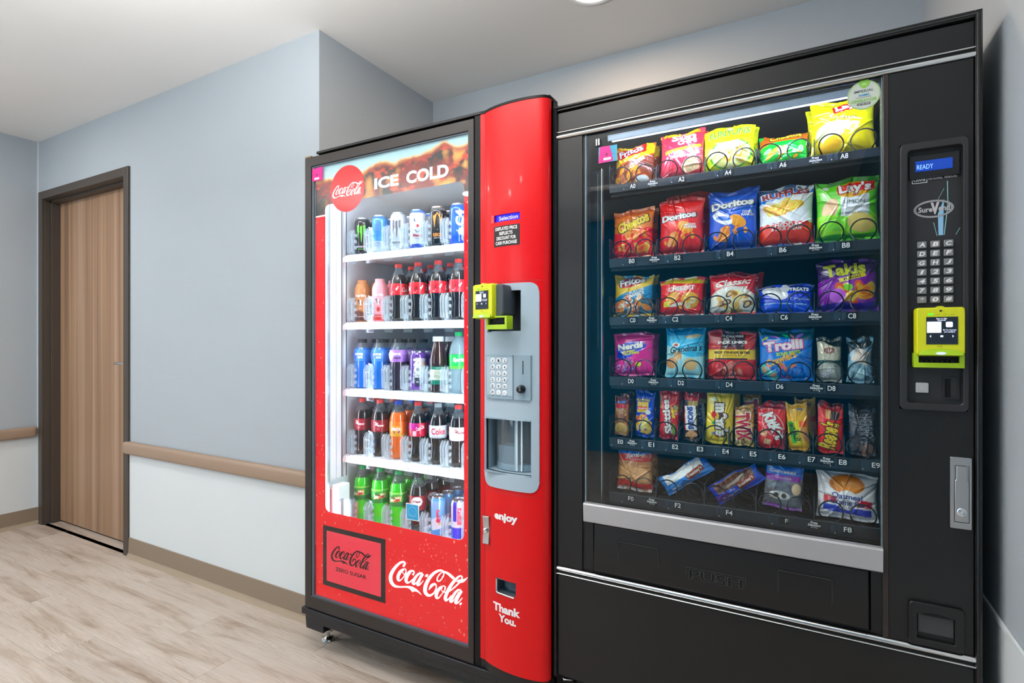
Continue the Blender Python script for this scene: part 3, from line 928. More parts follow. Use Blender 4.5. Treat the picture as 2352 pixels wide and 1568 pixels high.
for i, s_ in enumerate(keys):
    x, z = KX[i % 3], 1.4138 - (i // 3) * .02015
    k_ = obj('key', MB().prism(rrect(x - .0082, x + .0082, z - .0074, z + .0074, .0012, 2), SY + .006, SY + .014), KEYM, snack, bevel=.0012)
    hw = .0052 if s_ not in ('1', '*') else .0038
    obj('key_letter', add_text(MB(), s_, x - hw, x + hw, z - .0047, z + .0047, SY + .0056, bold=.03, shear=.18), WHITET, k_, smooth=0)


def reader(parent, x0, x1, zt, zb, y, yaw, gz, gx0, gx1, big=True):
    """lime card reader: tapered hood, dark screen, swipe tray under it"""
    cx = (x0 + x1) / 2
    w, h = x1 - x0, zt - zb
    def T(px, py, pz):
        a = R(yaw)
        lx, ly = px - cx, py
        return (cx + lx * math.cos(a) - ly * math.sin(a), y + lx * math.sin(a) + ly * math.cos(a), pz)
    def build(fn):
        mb = MB(); fn(mb)
        mb.v = [T(*p) for p in mb.v]
        return mb
    d = .030
    def body(mb):
        o = rrect(x0, x1, zb, zt, .006, 4)
        m_ = rrect(x0 + .002, x1 - .002, zb + .003, zt - .002, .006, 4)
        n = len(o)
        mb.add([(p[0], 0, p[1]) for p in o] + [(p[0], -d + .008, p[1]) for p in o] + [(p[0], -d, p[1]) for p in m_],
               [tuple(range(2 * n, 3 * n))] + [(i, (i + 1) % n, n + (i + 1) % n, n + i) for i in range(n)] +
               [(n + i, n + (i + 1) % n, 2 * n + (i + 1) % n, 2 * n + i) for i in range(n)])
        # brow bump and chin
        mb.prism(ell(cx, zt - .001, w * .09, .0035, 20), -d + .001, -.008)
    rd = obj('card_reader', build(body), LIME, parent, smooth=30, bevel=.001)
    def chin(mb):
        n = 12
        top = [(x0 + w * (.10 + .8 * k / n), zb + h * .10 + h * .05 * math.sin(math.pi * k / n)) for k in range(n + 1)]
        mb.add([(p[0], -d - .0006, p[1]) for p in top] + [(x1 - .004, -d - .006, zb + .002), (x0 + .004, -d - .006, zb + .002)], [tuple(range(n + 3))])
        mb.add([(x0 + .004, -d - .006, zb + .002), (x1 - .004, -d - .006, zb + .002), (x1 - .004, -.010, zb - .001), (x0 + .004, -.010, zb - .001)], [(0, 1, 2, 3)])
    obj('reader_chin', build(chin), LIMEG, rd, smooth=0)
    sx0, sx1, sz0, sz1 = x0 + w * .21, x0 + w * .84, zb + h * .24, zb + h * .80
    if not big:
        sx0, sx1, sz0, sz1 = x0 + w * .17, x0 + w * .80, zb + h * .27, zb + h * .80
    obj('reader_screen', build(lambda mb: mb.box(sx0, sx1, -d - .0012, -d + .001, sz0, sz1)), M('dark blue screen', '#0d1a26', .12, emis='#0b1c2c', es=.3), rd, smooth=0)
    sw, sh = sx1 - sx0, sz1 - sz0
    def scr(mb):
        yy = -d - .0016
        add_text(mb, 'Scan to Get', sx0 + sw * .32, sx0 + sw * .66, sz0 + sh * .915, sz0 + sh * .965, yy, bold=.02)
        add_text(mb, 'Rewards!', sx0 + sw * .36, sx0 + sw * .62, sz0 + sh * .855, sz0 + sh * .905, yy, bold=.02)
        mb.add([(sx0 + sw * .02, yy, sz0 + sh * .42), (sx0 + sw * .48, yy, sz0 + sh * .42), (sx0 + sw * .48, yy, sz0 + sh * .83), (sx0 + sw * .02, yy, sz0 + sh * .83)], [(0, 1, 2, 3)])
        mb.add([(p[0], yy, p[1]) for p in rrect(sx0 + sw * .62, sx0 + sw * .84, sz0 + sh * .62, sz0 + sh * .82, sh * .04, 3)], [tuple(range(16))])
        add_text(mb, 'Go To Account', sx0 + sw * .53, sx0 + sw * .95, sz0 + sh * .50, sz0 + sh * .55, yy, bold=.02)
        add_text(mb, 'and CashBack', sx0 + sw * .56, sx0 + sw * .92, sz0 + sh * .43, sz0 + sh * .48, yy, bold=.02)
        add_text(mb, '<', sx0 + sw * .11, sx0 + sw * .16, sz0 + sh * .25, sz0 + sh * .34, yy, bold=.04)
        add_text(mb, '>', sx0 + sw * .82, sx0 + sw * .87, sz0 + sh * .25, sz0 + sh * .34, yy, bold=.04)
        mb.box(sx0 + sw * .45, sx0 + sw * .54, yy, yy + .0002, sz0 + sh * .26, sz0 + sh * .33)
    obj('screen_content', build(scr), M('lit white screen print', '#dfe8ff', .4, emis='#dfe8ff', es=.55), rd, smooth=0)
    obj('status_light', build(lambda mb: mb.box(x0 + w * .26, x0 + w * .35, -d - .001, -d + .001, zt - h * .16, zt - h * .13)), M('lit green lamp', '#3cff3c', .4, emis='#3cff3c', es=1.1), rd, smooth=0)
    mk = MB()
    add_text(mk, 'nayax', cx - w * .07, cx + w * .05, zb + h * .185, zb + h * .21, -d - .0010)
    for k in range(3):
        add_text(mk, '-----', cx + w * (-.08 + .14 * k), cx + w * (-.01 + .14 * k), zt - h * .155, zt - h * .150, -d - .001)
    mk.prism(ell(cx + w * .0, zt - .0075 * h / .1, .0022, .0017, 12), -d - .001, -d + .001)
    mk.v = [T(*p) for p in mk.v]
    obj('reader_marks', mk, BLACKT, rd, smooth=0)
    obj('blue_lamp', build(lambda mb: mb.prism(ell(cx, zb + h * .055, w * .10, h * .028, 20), -d - .0062, -d - .001)), M('lit lilac lamp', '#b9c0ff', .4, emis='#aab4ff', es=.9), rd, smooth=0)
    # swipe tray
    def swipe(mb):
        mb.ring(rrect(gx0, gx1, gz, zb + .006, .001, 2), rrect(gx0 + w * .10, gx1 - w * .10, gz + (zb - gz) * .42, zb + .001, .0006, 2), -.020, .006)
        mb.box(gx0 + .001, gx1 - .001, -.008, .005, gz + .001, zb + .004)
    sp = obj('swipe_tray', build(swipe), LIMEG, parent, bevel=.0008)
    def slot(mb):
        mb.box(gx0 + w * .10, gx1 - w * .10, -.010, -.0085, gz + (zb - gz) * .42, zb + .001)
        for k in range(7):
            mb.box(gx0 + w * (.13 + .105 * k), gx0 + w * (.19 + .105 * k), -.017, -.010, gz + (zb - gz) * .42, gz + (zb - gz) * .62)
    obj('card_slot', build(slot), BLACKD, sp, smooth=0)
    return rd


reader(snack, .2090, .2935, 1.2740, 1.1700, SY + .004, 0, 1.1445, .2070, .2935)
rt = obj('coin_return_button', MB().prism(rrect(.2138, .2367, 1.0879, 1.1099, .0015, 2), SY + .009, SY + .014), M('pale grey button', '#b5b5b6', .4), snack, bevel=.001)
obj('button_icon', MB().ring(ell(.2252, 1.0990, .0070, .0078, 24), ell(.2252, 1.0990, .0066, .0074, 24), SY + .0087, SY + .0092), GREYT, rt, smooth=0)
mb = MB().ring(rrect(.2625, .2895, 1.0765, 1.1235, .003), rrect(.2645, .2875, 1.0785, 1.1215, .002), SY + .010, SY + .014)
cs = obj('coin_slot', mb, BEZEL, snack, smooth=0)
obj('slot_mouth', MB().box(.2655, .2755, SY + .0135, SY + .0138, 1.080, 1.120), BLACKD, cs, smooth=0)
# locking handle
mb = MB().ring(rrect(.2719, .3078, .8015, .9538, .0012, 2), rrect(.2785, .3040, .8150, .9368, .001, 2), SY - .002, SY + .006)
mb.box(.2722, .3075, SY + .003, SY + .006, .802, .9535)
lk = obj('lock_plate', mb, STEEL, snack, bevel=.0008)
mb = MB().prism([(.2795, .8165), (.3030, .8165), (.3030, .905), (.3000, .906), (.3000, .9350), (.2820, .9350), (.2820, .906), (.2795, .905)], SY - .0035, SY + .003)
obj('lock_handle', mb, STEEL, lk, bevel=.001)
mb = MB()
mb.v = []; mb.lathe([(.0088, 0), (.0088, .003), (.0070, .0045), (.0052, .0045), (.0050, .002), (.0030, .002), (.0030, .004), (.0002, .004)], 28, cap=False)
mb.v = [(.2905 + x, SY - .0035 - z, .8380 + y) for x, y, z in mb.v]
obj('lock_cylinder', mb, CHROME, lk, smooth=40)
# change cup
mb = MB().ring(rrect(.2000, .2965, .5355, .6290, .008), rrect(.2150, .2800, .5505, .6040, .002), SY - .003, SY + .012)
cc = obj('change_cup', mb, BLACK, snack, bevel=.002)
mb = MB().box(.2150, .2800, SY + .045, SY + .047, .5505, .6040).box(.2145, .2150, SY + .012, SY + .047, .5505, .604).box(.2800, .2805, SY + .012, SY + .047, .5505, .604).box(.215, .280, SY + .012, SY + .047, .549, .5505)
obj('cup_recess', mb, BLACKD, cc, smooth=0)
obj('cup_flap', MB().prism([(SY + .004, .604), (SY + .002, .563), (SY + .006, .563), (SY + .008, .604)], .2165, .2788, 'x'), M('dark grey flap', '#39393a', .4), cc, bevel=.0008)
mb = MB().prism([(.222, .604)] + [(.2475 + .0255 * math.cos(R(a)), .604 + .006 * math.sin(R(a))) for a in range(0, 181, 15)], SY - .0034, SY + .004)
obj('finger_scoop', mb, BLACKD, cc, smooth=0)
# legs
for x, y in ((X0 + .03, SY + .05), (X1 - .05, SY + .05), (X0 + .03, SB - .06), (X1 - .05, SB - .06)):
    mb = MB().lathe([(.024, 0), (.025, .004), (.017, .011), (.009, .014), (.009, .06)], 24, x, y)
    mb.box(x - .028, x + .028, y - .03, y + .03, .055, ZB + .002)
    obj('leg', mb, BLACKD, snack, smooth=40)
mb = MB().tube([(X0 + .012, SY + .03, ZB - .006), (X0 + .03, SY + .012, ZB - .008), (X0 + .05, SY + .02, ZB - .006), (X0 + .04, SY + .04, ZB - .010), (X0 + .02, SY + .035, ZB - .03)], .003, 8)
obj('foil_tie', mb, CHROME, snack, smooth=60)

# stickers on the glass
GZ = SY + .0112
st = root('round_sticker', (.1174, GZ, 1.769), 'round pale green award sticker on the snack machine glass above the yellow chip bag', 'sticker')
mb = MB().prism(ell(.1174, 1.769, .0325, .0335, 48), GZ - .0008, GZ)
obj('sticker_face', mb, M('pale grey print stock', '#c3cbbf', .5), st, smooth=0)
mb = MB().ring(ell(.1174, 1.769, .0325, .0335, 48), ell(.1174, 1.769, .0300, .0310, 48), GZ - .0012, GZ - .0008)
obj('sticker_rim', mb, M('soft green print', '#9fc07f', .5), st, smooth=0)
mb = MB().prism([(.1075, 1.7985), (.1100, 1.790), (.1174, 1.7845), (.1255, 1.788), (.1290, 1.797), (.1265, 1.803), (.1174, 1.8045), (.1095, 1.803)], GZ - .0016, GZ - .0008)
obj('sticker_emblem', mb, M('leaf green print', '#82c341', .5), st, smooth=0)
mb = MB().box(.1120, .1232, GZ - .0017, GZ - .0016, 1.7935, 1.7943)
mb.add([(.113, GZ - .0018, 1.789), (.1142, GZ - .0018, 1.789), (.123, GZ - .0018, 1.800), (.1218, GZ - .0018, 1.800)], [(0, 1, 2, 3)])
mb.add([(.1218, GZ - .0018, 1.789), (.123, GZ - .0018, 1.789), (.1142, GZ - .0018, 1.800), (.113, GZ - .0018, 1.800)], [(0, 1, 2, 3)])
obj('emblem_cross', mb, M('pale green print', '#cfe8a8', .5), st, smooth=0)
mb = MB(); add_text(mb, 'IMPERIAL', .0985, .1365, 1.7755, 1.7815, GZ - .0013, bold=.01)
add_text(mb, 'NATIONAL', .1020, .1330, 1.7630, 1.7650, GZ - .0013)
obj('sticker_lettering', mb, M('dark slate print', '#4a5560', .5), st, smooth=0)
mb = MB(); add_text(mb, 'NAMA', .1070, .1280, 1.7668, 1.7718, GZ - .0013, bold=.03, shear=.2)
obj('sticker_lettering', mb, M('azure print', '#2f93cf', .5), st, smooth=0)
mb = MB(); add_text(mb, 'OPERATOR', .0920, .1430, 1.7530, 1.7605, GZ - .0013, bold=.035)
obj('sticker_lettering', mb, M('grass green print', '#8fbf5e', .5), st, smooth=0)
mb = MB().box(.1045, .1300, GZ - .0013, GZ - .0008, 1.7465, 1.7515)
bx = obj('sticker_band', mb, M('dark green grey print', '#4f5a54', .5), st, smooth=0)
obj('band_lettering', add_text(MB(), 'OF THE YEAR', .1065, .1280, 1.7475, 1.7505, GZ - .0016), WHITET, bx, smooth=0)
st = root('pink_sticker', (-.4955, GZ, 1.739), 'magenta and blue sticker on the snack machine glass beside the brown corn chip bag', 'sticker')
obj('sticker_face', MB().box(-.5235, -.4685, GZ - .0006, GZ, 1.7143, 1.7600), M('turquoise print', '#3aa9cc', .5), st, smooth=0)
mb = MB().prism([(-.5235, 1.7135), (-.4790, 1.7160), (-.4905, 1.7605), (-.5195, 1.7605)], GZ - .0011, GZ - .0006)
pk = obj('sticker_band', mb, M('magenta print', '#e8158c', .5), st, smooth=0)
mb = MB(); add_text(mb, '79', -.516, -.510, 1.735, 1.738, GZ - .0014, bold=.03); add_text(mb, '13', -.4845, -.4785, 1.735, 1.738, GZ - .0014, bold=.03)
mb.prism(ell(-.499, 1.7362, .0050, .0052, 20), GZ - .0013, GZ - .0011)
obj('band_lettering', mb, M('dark magenta print', '#a00f63', .5), pk, smooth=0)
mb = MB().box(-.5085, -.4865, GZ - .0014, GZ - .0011, 1.7205, 1.7275)
obj('white_field', mb, WHITET, pk, smooth=0)
obj('field_lettering', add_text(MB(), '00382', -.504, -.491, 1.7222, 1.7258, GZ - .0017), GREYT, pk, smooth=0)

# ------------------------------------------------------------------ drinks machine
KY = 1.44
drink = root('drinks_machine', (-1.19, KY, 0), 'red and black glass-front cold drinks vending machine with a lit window full of bottles', 'vending machine')
AX0, AX1 = -1.7163, -.6645
mb = MB()
mb.box(AX0 + .004, AX0 + .022, KY + .06, 2.22, .115, 1.925).box(AX1 - .020, AX1, KY + .03, 2.22, .115, 1.925)
mb.box(AX0 + .022, AX1 - .020, 2.20, 2.22, .115, 1.925).box(AX0 + .022, AX1 - .020, KY + .06, 2.20, 1.905, 1.925)
mb.box(AX0 + .022, AX1 - .020, KY + .06, 2.20, .115, .40)
mb.box(-.900, AX1 - .020, KY + .075, KY + .09, .40, 1.905)
mb.box(-1.655, AX1, KY + .002, KY + .06, 1.9245, 1.9345)
obj('cabinet', mb, BLACK, drink, bevel=.002)
obj('top_hinge', MB().box(AX0 - .003, AX0 + .03, KY + .004, KY + .05, 1.9185, 1.9235).cyl((AX0 + .004, KY + .012, 1.912), (AX0 + .004, KY + .012, 1.926), .005, 10), M('old brass', '#8f7a55', .35, .8), drink, smooth=40)
# door frame
FI = dict(x0=-1.6800, x1=-.9530, z0=.2165, z1=1.8790)
fo = [(AX0, .165), (-.9317, .165), (-.9317, 1.9170), (AX0, 1.9170)]
fi = [(FI['x0'], FI['z0']), (FI['x1'], FI['z0']), (FI['x1'], FI['z1']), (FI['x0'], FI['z1'])]
FRAMEM = M('dark brown black extrusion', '#2b2523', .34, spec=.5)
obj('door_frame', MB().ring(fo, fi, KY, KY + .065), FRAMEM, drink, bevel=.003)
obj('frame_gasket', MB().ring([(p[0], p[1]) for p in fi], [(FI['x0'] + .010, FI['z0'] + .004), (FI['x1'] - .003, FI['z0'] + .004), (FI['x1'] - .003, FI['z1'] - .004), (FI['x0'] + .010, FI['z1'] - .004)], KY + .004, KY + .012), M('blue grey gasket', '#55616e', .4), drink, smooth=0)
obj('black_mullion', MB().box(-.9317, -.9054, KY + .004, KY + .06, .165, 1.9240), BLACKD, drink, bevel=.002)
obj('door_glass', MB().box(FI['x0'], FI['x1'], KY + .006, KY + .010, FI['z0'], FI['z1']), GLASS, drink, smooth=0)

# printed film behind the glass, with the window cut out
FX0_, FX1_, FZ0_, FZ1_ = -1.668, -.957, .2190, 1.8760
WX0, WX1, WZ0, WZ1 = -1.6150, -.9770, .550, 1.7260
FY = KY + .012
FILMR = M('red printed film', '#dc0612', .5, spec=.2, emis='#ec0618', es=.42)  # glow added so the print stays red through the glass haze
hole = rrect(WX0, WX1, WZ0, WZ1, .022, 6)
low = [h for h in hole if h[1] < 1.0]            # lower rounded edge of the window, walked from its left side round to its right
mb = MB().prism([(FX0_, 1.6835), (FX0_, FZ0_), (FX1_, FZ0_), (FX1_, 1.6835), (WX1, 1.6835)] + low[::-1] + [(WX0, 1.6835)], FY, FY + .0012)
obj('red_film', mb, FILMR, drink, smooth=0)
for a, b_ in ((FX0_, WX0 - .0005), (WX1 + .0005, FX1_)):
    obj('white_stripe', MB().box(a, b_, FY - .0006, FY, 1.6825, 1.6880), M('white stripe with added glow', '#fff5f3', .4, emis='#ffe9e6', es=.35), drink, smooth=0)  # printed stripe given a glow of its own

# header film: chilled cola with ice, painted per vertex
rng = np.random.RandomState(3)


def fbm(x, y, sc, oct_=5, seed=0):
    """value noise, vectorised"""
    out = np.zeros_like(x); amp = 1.0; tot = 0
    rs = np.random.RandomState(seed)
    for o in range(oct_):
        g = rs.rand(64, 64)
        xx = x * sc * 2 ** o; yy = y * sc * 2 ** o
        xi = np.floor(xx).astype(int); yi = np.floor(yy).astype(int)
        fx = xx - xi; fy_ = yy - yi
        fx = fx * fx * (3 - 2 * fx); fy_ = fy_ * fy_ * (3 - 2 * fy_)
        a = g[xi % 64, yi % 64]; b = g[(xi + 1) % 64, yi % 64]; c = g[xi % 64, (yi + 1) % 64]; d = g[(xi + 1) % 64, (yi + 1) % 64]
        out += amp * ((a * (1 - fx) + b * fx) * (1 - fy_) + (c * (1 - fx) + d * fx) * fy_)
        tot += amp; amp *= .5
    return out / tot


def mixc(a, b, t):
    t = np.clip(t, 0, 1)[..., None]
    return a * (1 - t) + b * t


nx_, nz_ = 300, 84
gx = np.linspace(FX0_, FX1_, nx_); gz_ = np.linspace(1.6835, FZ1_, nz_)
GX, GZZ = np.meshgrid(gx, gz_, indexing='ij')
nz1 = fbm(GX + 5, GZZ, 14, 5, 1); nz2 = fbm(GX + 9, GZZ * 1.6, 26, 4, 2); nz3 = fbm(GX + 3, GZZ, 60, 3, 5)
u_ = (GX - FX0_) / (FX1_ - FX0_)
surfz = 1.822 + .036 * u_ + .012 * np.sin(u_ * 31) * nz1 + .026 * (fbm(GX + 2, GX * 0, 16, 3, 7) - .45)
dep = surfz - GZZ
sky = mixc(np.array(lin('#9fc3cd')) * np.ones((nx_, nz_, 3)), np.array(lin('#c4d8d8')), (FZ1_ - GZZ) / .05 + .5 * (nz1 - .5))
amber = mixc(np.array(lin('#dc8f48')) * np.ones((nx_, nz_, 3)), np.array(lin('#a82a10')), dep / .020 + 1.6 * (nz2 - .5))
deep = mixc(np.array(lin('#8a1208')) * np.ones((nx_, nz_, 3)), np.array(lin('#1c0404')), (nz1 - .44) * 7)
deep = mixc(deep, np.array(lin('#d83c12')), (nz2 - .58) * 7)
deep = mixc(deep, np.array(lin('#f6a040')), (fbm(GX + 7, GZZ, 18, 3, 9) - .60) * 7 * (u_ * .9 + .1))
col = mixc(amber, deep, (dep - .010) / .018)
col = mixc(col, np.array(lin('#f3d9a6')), np.clip(1 - np.abs(dep - .003) / .005, 0, 1) * .7)
col = np.where((dep > 0)[..., None], col, sky)
mb = MB()
mb.v = [(float(a), FY, float(b)) for a, b in zip(GX.ravel(), GZZ.ravel())]
keep_c = col.reshape(-1, 3)
def in_win(x, z):
    return WX0 < x < WX1 and z < WZ1 - 0.0
for i in range(nx_ - 1):
    for j in range(nz_ - 1):
        xm, zm = (gx[i] + gx[i + 1]) / 2, (gz_[j] + gz_[j + 1]) / 2
        if WX0 < xm < WX1 and zm < WZ1:
            # keep the rounded window corners
            dx_ = min(xm - WX0, WX1 - xm); dz_ = WZ1 - zm
            if dx_ >= .022 or dz_ >= .022 or (.022 - dx_) ** 2 + (.022 - dz_) ** 2 < .022 ** 2:
                continue
        mb.f.append((i * nz_ + j, (i + 1) * nz_ + j, (i + 1) * nz_ + j + 1, i * nz_ + j + 1))
mb.m = [0] * len(mb.f)
mb.c = np.concatenate([keep_c, np.ones((len(keep_c), 1))], 1)
ART = MV('painted print film', .4)
ART.node_tree.links.new([n for n in ART.node_tree.nodes if n.type == 'VERTEX_COLOR'][0].outputs['Color'], ART.node_tree.nodes['Principled BSDF'].inputs['Emission Color'])
ART.node_tree.nodes['Principled BSDF'].inputs['Emission Strength'].default_value = .20  # added glow keeps the header print's colour under glass reflections
obj('ice_header_film', mb, ART, drink, smooth=0)
obj('header_lettering', add_text(add_text(MB(), 'ICE', -1.3660, -1.2520, 1.7495, 1.7905, FY - .0008, bold=.045), 'COLD', -1.2180, -1.0370, 1.7480, 1.7925, FY - .0008, bold=.045), WHITET, drink, smooth=0)
disc = obj('red_disc', MB().prism(ell(-1.4990, 1.7720, .0865, .0865, 56), FY - .0016, FY - .0004), M('crimson disc print', '#c80414', .5, spec=.2, emis='#e00618', es=.42), drink, smooth=0)  # disc print also glows, to deepen its red
obj('disc_logo', add_logo(MB(), -1.5760, 1.7545, .157, FY - .0024), WHITET, disc, smooth=0)
# lower film: big logo, dark framed button panel, printed condensation beads
obj('big_logo', add_logo(MB(), -1.2970, .360, .3356, FY - .0008), M('white logo with added glow', '#fdf3f3', .4, emis='#fff0f0', es=.45), drink, smooth=0)  # logo print brightened by glow in its material
mb = MB().ring([(-1.6268, .2685), (-1.3132, .2685), (-1.3132, .4965), (-1.6268, .4965)] , [(-1.6080, .2865), (-1.3330, .2865), (-1.3330, .4785), (-1.6080, .4785)], FY - .0016, FY)
zp = obj('dark_frame', mb, M('dark maroon print', '#1c0b0e', .6, spec=.2), drink, smooth=0)
obj('pink_panel', MB().prism(rrect(-1.6090, -1.3320, .2855, .4795, .008), FY - .0012, FY), M('coral red print', '#e8243c', .4, emis='#f02040', es=.34), drink, smooth=0)  # panel print carries the same added glow as the film
mb = add_logo(MB(), -1.5840, .3830, .207, FY - .0020)
add_text(mb, 'ZERO SUGAR', -1.5600, -1.4030, .3345, .3490, FY - .0020, bold=.02)
obj('dark_logo', mb, M('dark wine print', '#43101a', .4), zp, smooth=0)
mb = MB()
for k in range(1100):
    x, z = random.uniform(FX0_ + .004, FX1_ - .004), random.uniform(FZ0_ + .004, 1.675)
    if WX0 - .004 < x < WX1 + .004 and z > WZ0 - .006:
        continue
    if -1.63 < x < -1.31 and .262 < z < .50:
        continue
    r = random.choice([.0014, .0018, .0022, .0028, .0036]) * (1.3 if x > -1.02 else 1.0)
    e_ = ell(x, z, r * .75, r * 1.15, 8)
    mb.add([(p[0], FY - .0004, p[1]) for p in e_], [tuple(range(8))])
obj('printed_beads', mb, M('pale coral bead print', '#ff8f78', .35, emis='#ff7a58', es=.12), drink, smooth=0, kind='stuff')  # faint glow added to the bead print

# skirt, ledge, levelling feet
mb = MB()
mb.prism([(AX0 + .004, .150), (AX0 + .010, .088), (-1.612, .088), (-1.612, .116), (-1.560, .116), (AX1, .116), (AX1, .150)], KY - .002, KY + .03)
mb.prism([(KY - .006, .165), (KY - .006, .140), (KY + .04, .140), (KY + .04, .165)], AX0 - .012, AX1, 'x')
obj('skirt', mb, M('blue black skirt', '#15191f', .3), drink, bevel=.002)
obj('ledge_screw', MB().lathe([(.004, .165), (.0038, .168), (.0005, .169)], 12, AX0 + .012, KY + .004), CHROME, drink, smooth=40)
for x, y in ((-1.690, KY + .090), (-.72, KY + .06), (-1.632, 2.1), (-.72, 2.1)):
    mb = MB().lathe([(.024, 0), (.0255, .003), (.024, .008), (.013, .012), (.010, .016), (.010, .09), (.010, .12)], 24, x, y)
    mb.lathe([(.016, .030), (.0165, .032), (.0165, .040), (.016, .042)], 6, x, y)
    obj('levelling_foot', mb, CHROME, drink, smooth=35)
mb = MB().tube([(-1.606, KY + .02, .10), (-1.600, KY + .03, .085), (-1.585, KY + .04, .100), (-1.57, KY + .035, .112)], .0015, 6)
obj('loose_wire', mb, BLACKD, drink, smooth=60)

# bulged red selector panel ------------------------------------------
PX0, PX1, PZ0, PZ1 = -.9054, -.6645, .197, 1.9215


def by(x):
    """front y of the bulged panel at x"""
    if x <= -.889:
        return KY - .001
    if x >= -.6735:
        return KY - .012 + (x + .6735) / .0115 * .016
    t = (x + .889) / (.889 - .6735)
    return KY - .001 - .011 * t - .021 * (4 * t * (1 - t)) ** .8


def curved(name, xs, zs, off, mat, parent, skip=None, depth=.010, zf=None, **k):
    """sheet that follows the bulge, built as a grid with rectangular holes and a turned-back edge"""
    xs = sorted(set(round(x, 5) for x in xs)); zs = sorted(set(round(z, 5) for z in zs))
    mb = MB()
    nz = len(zs)
    for x in xs:
        for z in zs:
            mb.v.append((x, by(x) - off, z))
    nb = len(mb.v)
    for x in xs:
        for z in zs:
            mb.v.append((x, by(x) - off + depth, z))
    cell = {}
    for i in range(len(xs) - 1):
        for j in range(nz - 1):
            if not (skip and skip((xs[i] + xs[i + 1]) / 2, (zs[j] + zs[j + 1]) / 2)):
                cell[(i, j)] = 1
                a, b, c, d = i * nz + j, (i + 1) * nz + j, (i + 1) * nz + j + 1, i * nz + j + 1
                mb.f.append((a, b, c, d))
                for (q, e0, e1) in (((i - 1, j), d, a), ((i + 1, j), b, c), ((i, j - 1), a, b), ((i, j + 1), c, d)):
                    ii, jj = q
                    if ii < 0 or jj < 0 or ii >= len(xs) - 1 or jj >= nz - 1 or (skip and skip((xs[ii] + xs[ii + 1]) / 2, (zs[jj] + zs[jj + 1]) / 2)):
                        mb.f.append((e1, e0, e0 + nb, e1 + nb))
    mb.m = [0] * len(mb.f)
    return obj(name, mb, mat, parent, **k)


lin_ = lambda a, b, n: [a + (b - a) * i / n for i in range(n + 1)]
CUP = (-.8740, -.7125, .8030, .9640)
DSP = (-.8444, -.7494, 1.5680, 1.5900)
CRT = (-.8340, -.7630, .4310, .4745)
RHO = (-.8690, -.7450, 1.2330, 1.3550)
CUPH = (CUP[0] - .004, CUP[1] + .004, CUP[2] - .004, CUP[3] + .004)
xs = [PX0, -.8955, -.889, -.6735, -.668, PX1] + lin_(-.889, -.6735, 26)
zs = [PZ0, PZ1, .7388, .7394, 1.3825, 1.3831, .60]
for r_ in (CUPH, DSP, CRT, RHO):
    xs += r_[:2]; zs += r_[2:]
def skp(x, z):
    return any(a < x < b and c < z < d for a, b, c, d in (CUPH, DSP, CRT, RHO))
redp = curved('red_panel', xs, zs, 0, RED, drink, skp, .012, smooth=40)
# moulding seams
for z in (.7391, 1.3828):
    pts = [(x, by(x) - .0002, z) for x in lin_(-.889, -.668, 14)]
    obj('panel_seam', MB().tube(pts, .0006, 5), M('dark red seam', '#9c0b14', .4), redp, smooth=0)
obj('flange_groove', MB().box(-.8900, -.8885, KY - .0016, KY + .002, PZ0 + .002, PZ1 - .002), M('deep red groove', '#a40c17', .4), redp, smooth=0)
# black caps filling under and over the bulge
for z0, z1, nm in ((.167, .1965, 'lower_cap'), (1.9215, 1.9290, 'upper_cap')):
    pts = [(PX0, KY + .03)] + [(x, by(x) + (.004 if z0 < 1 else -.0015)) for x in [PX0, -.889] + lin_(-.889, -.6735, 16)[1:] + [PX1]] + [(PX1, KY + .03)]
    obj(nm, MB().prism(pts, z0, z1, 'z'), BLACK if z0 < 1 else BLACKD, drink, smooth=40)
# display
box_y = lambda x: by(x)
dsp = obj('display', MB().prism([(x, by(x) + .006) for x in lin_(DSP[0], DSP[1], 8)] + [(DSP[1], KY + .02), (DSP[0], KY + .02)], DSP[2], DSP[3], 'z'), M('lit violet display', '#160c9a', .3, emis='#1c10d8', es=.8), drink, smooth=0)
v, f, _ = text2d('Selection', .008)
v, f = fine(v * np.array([.069, .0125]), f, .004)
obj('display_text', MB().add([(-.8280 + a, by(-.8280 + a) + .0055, 1.5728 + b_) for a, b_ in v], f), M('lit lilac glyphs', '#c9c4ff', .5, emis='#b9b4ff', es=1.0), dsp, smooth=0)
obj('display_reveal', MB().box(DSP[0] - .010, DSP[0] - .0005, by(DSP[0]) - .0004, by(DSP[0]) + .002, DSP[2] - .001, DSP[3] + .001), M('light red bevel', '#f0504c', .4), redp, smooth=0)


def ctext(mb, s, x0, x1, z0, z1, off, mx=.006, **k):
    v, f, _ = text2d(s, **k)
    v, f = fine(v * np.array([x1 - x0, z1 - z0]), f, mx)
    return mb.add([(x0 + a, by(x0 + a) - off, z0 + b_) for a, b_ in v], f)


stk = curved('price_notice', lin_(-.8444, -.7500, 8), [1.4920, 1.5545], .0008, M('black notice', '#24201f', .5), drink, smooth=40)
mb = MB()
for k_, (s_, a, b_) in enumerate((('DISPLAYED PRICE', -.8385, -.7580), ('REFLECTS', -.8225, -.7740), ('DISCOUNT FOR', -.8335, -.7620), ('CASH PURCHASE', -.8370, -.7590))):
    ctext(mb, s_, a, b_, 1.5405 - k_ * .0145, 1.5510 - k_ * .0145, .0014, bold=.03)
obj('notice_lettering', mb, WHITET, stk, smooth=0)
mb = MB(); ctext(mb, 'enjoy', -.8430, -.7570, .6480, .6780, .0008, bold=.05)
obj('white_lettering', mb, WHITET, drink, smooth=0)
mb = MB(); ctext(mb, 'Thank', -.8480, -.7480, .3730, .3990, .0008, bold=.045)
ctext(mb, 'You.', -.8260, -.7620, .3440, .3680, .0008, bold=.045)
obj('white_lettering', mb, WHITET, drink, smooth=0)


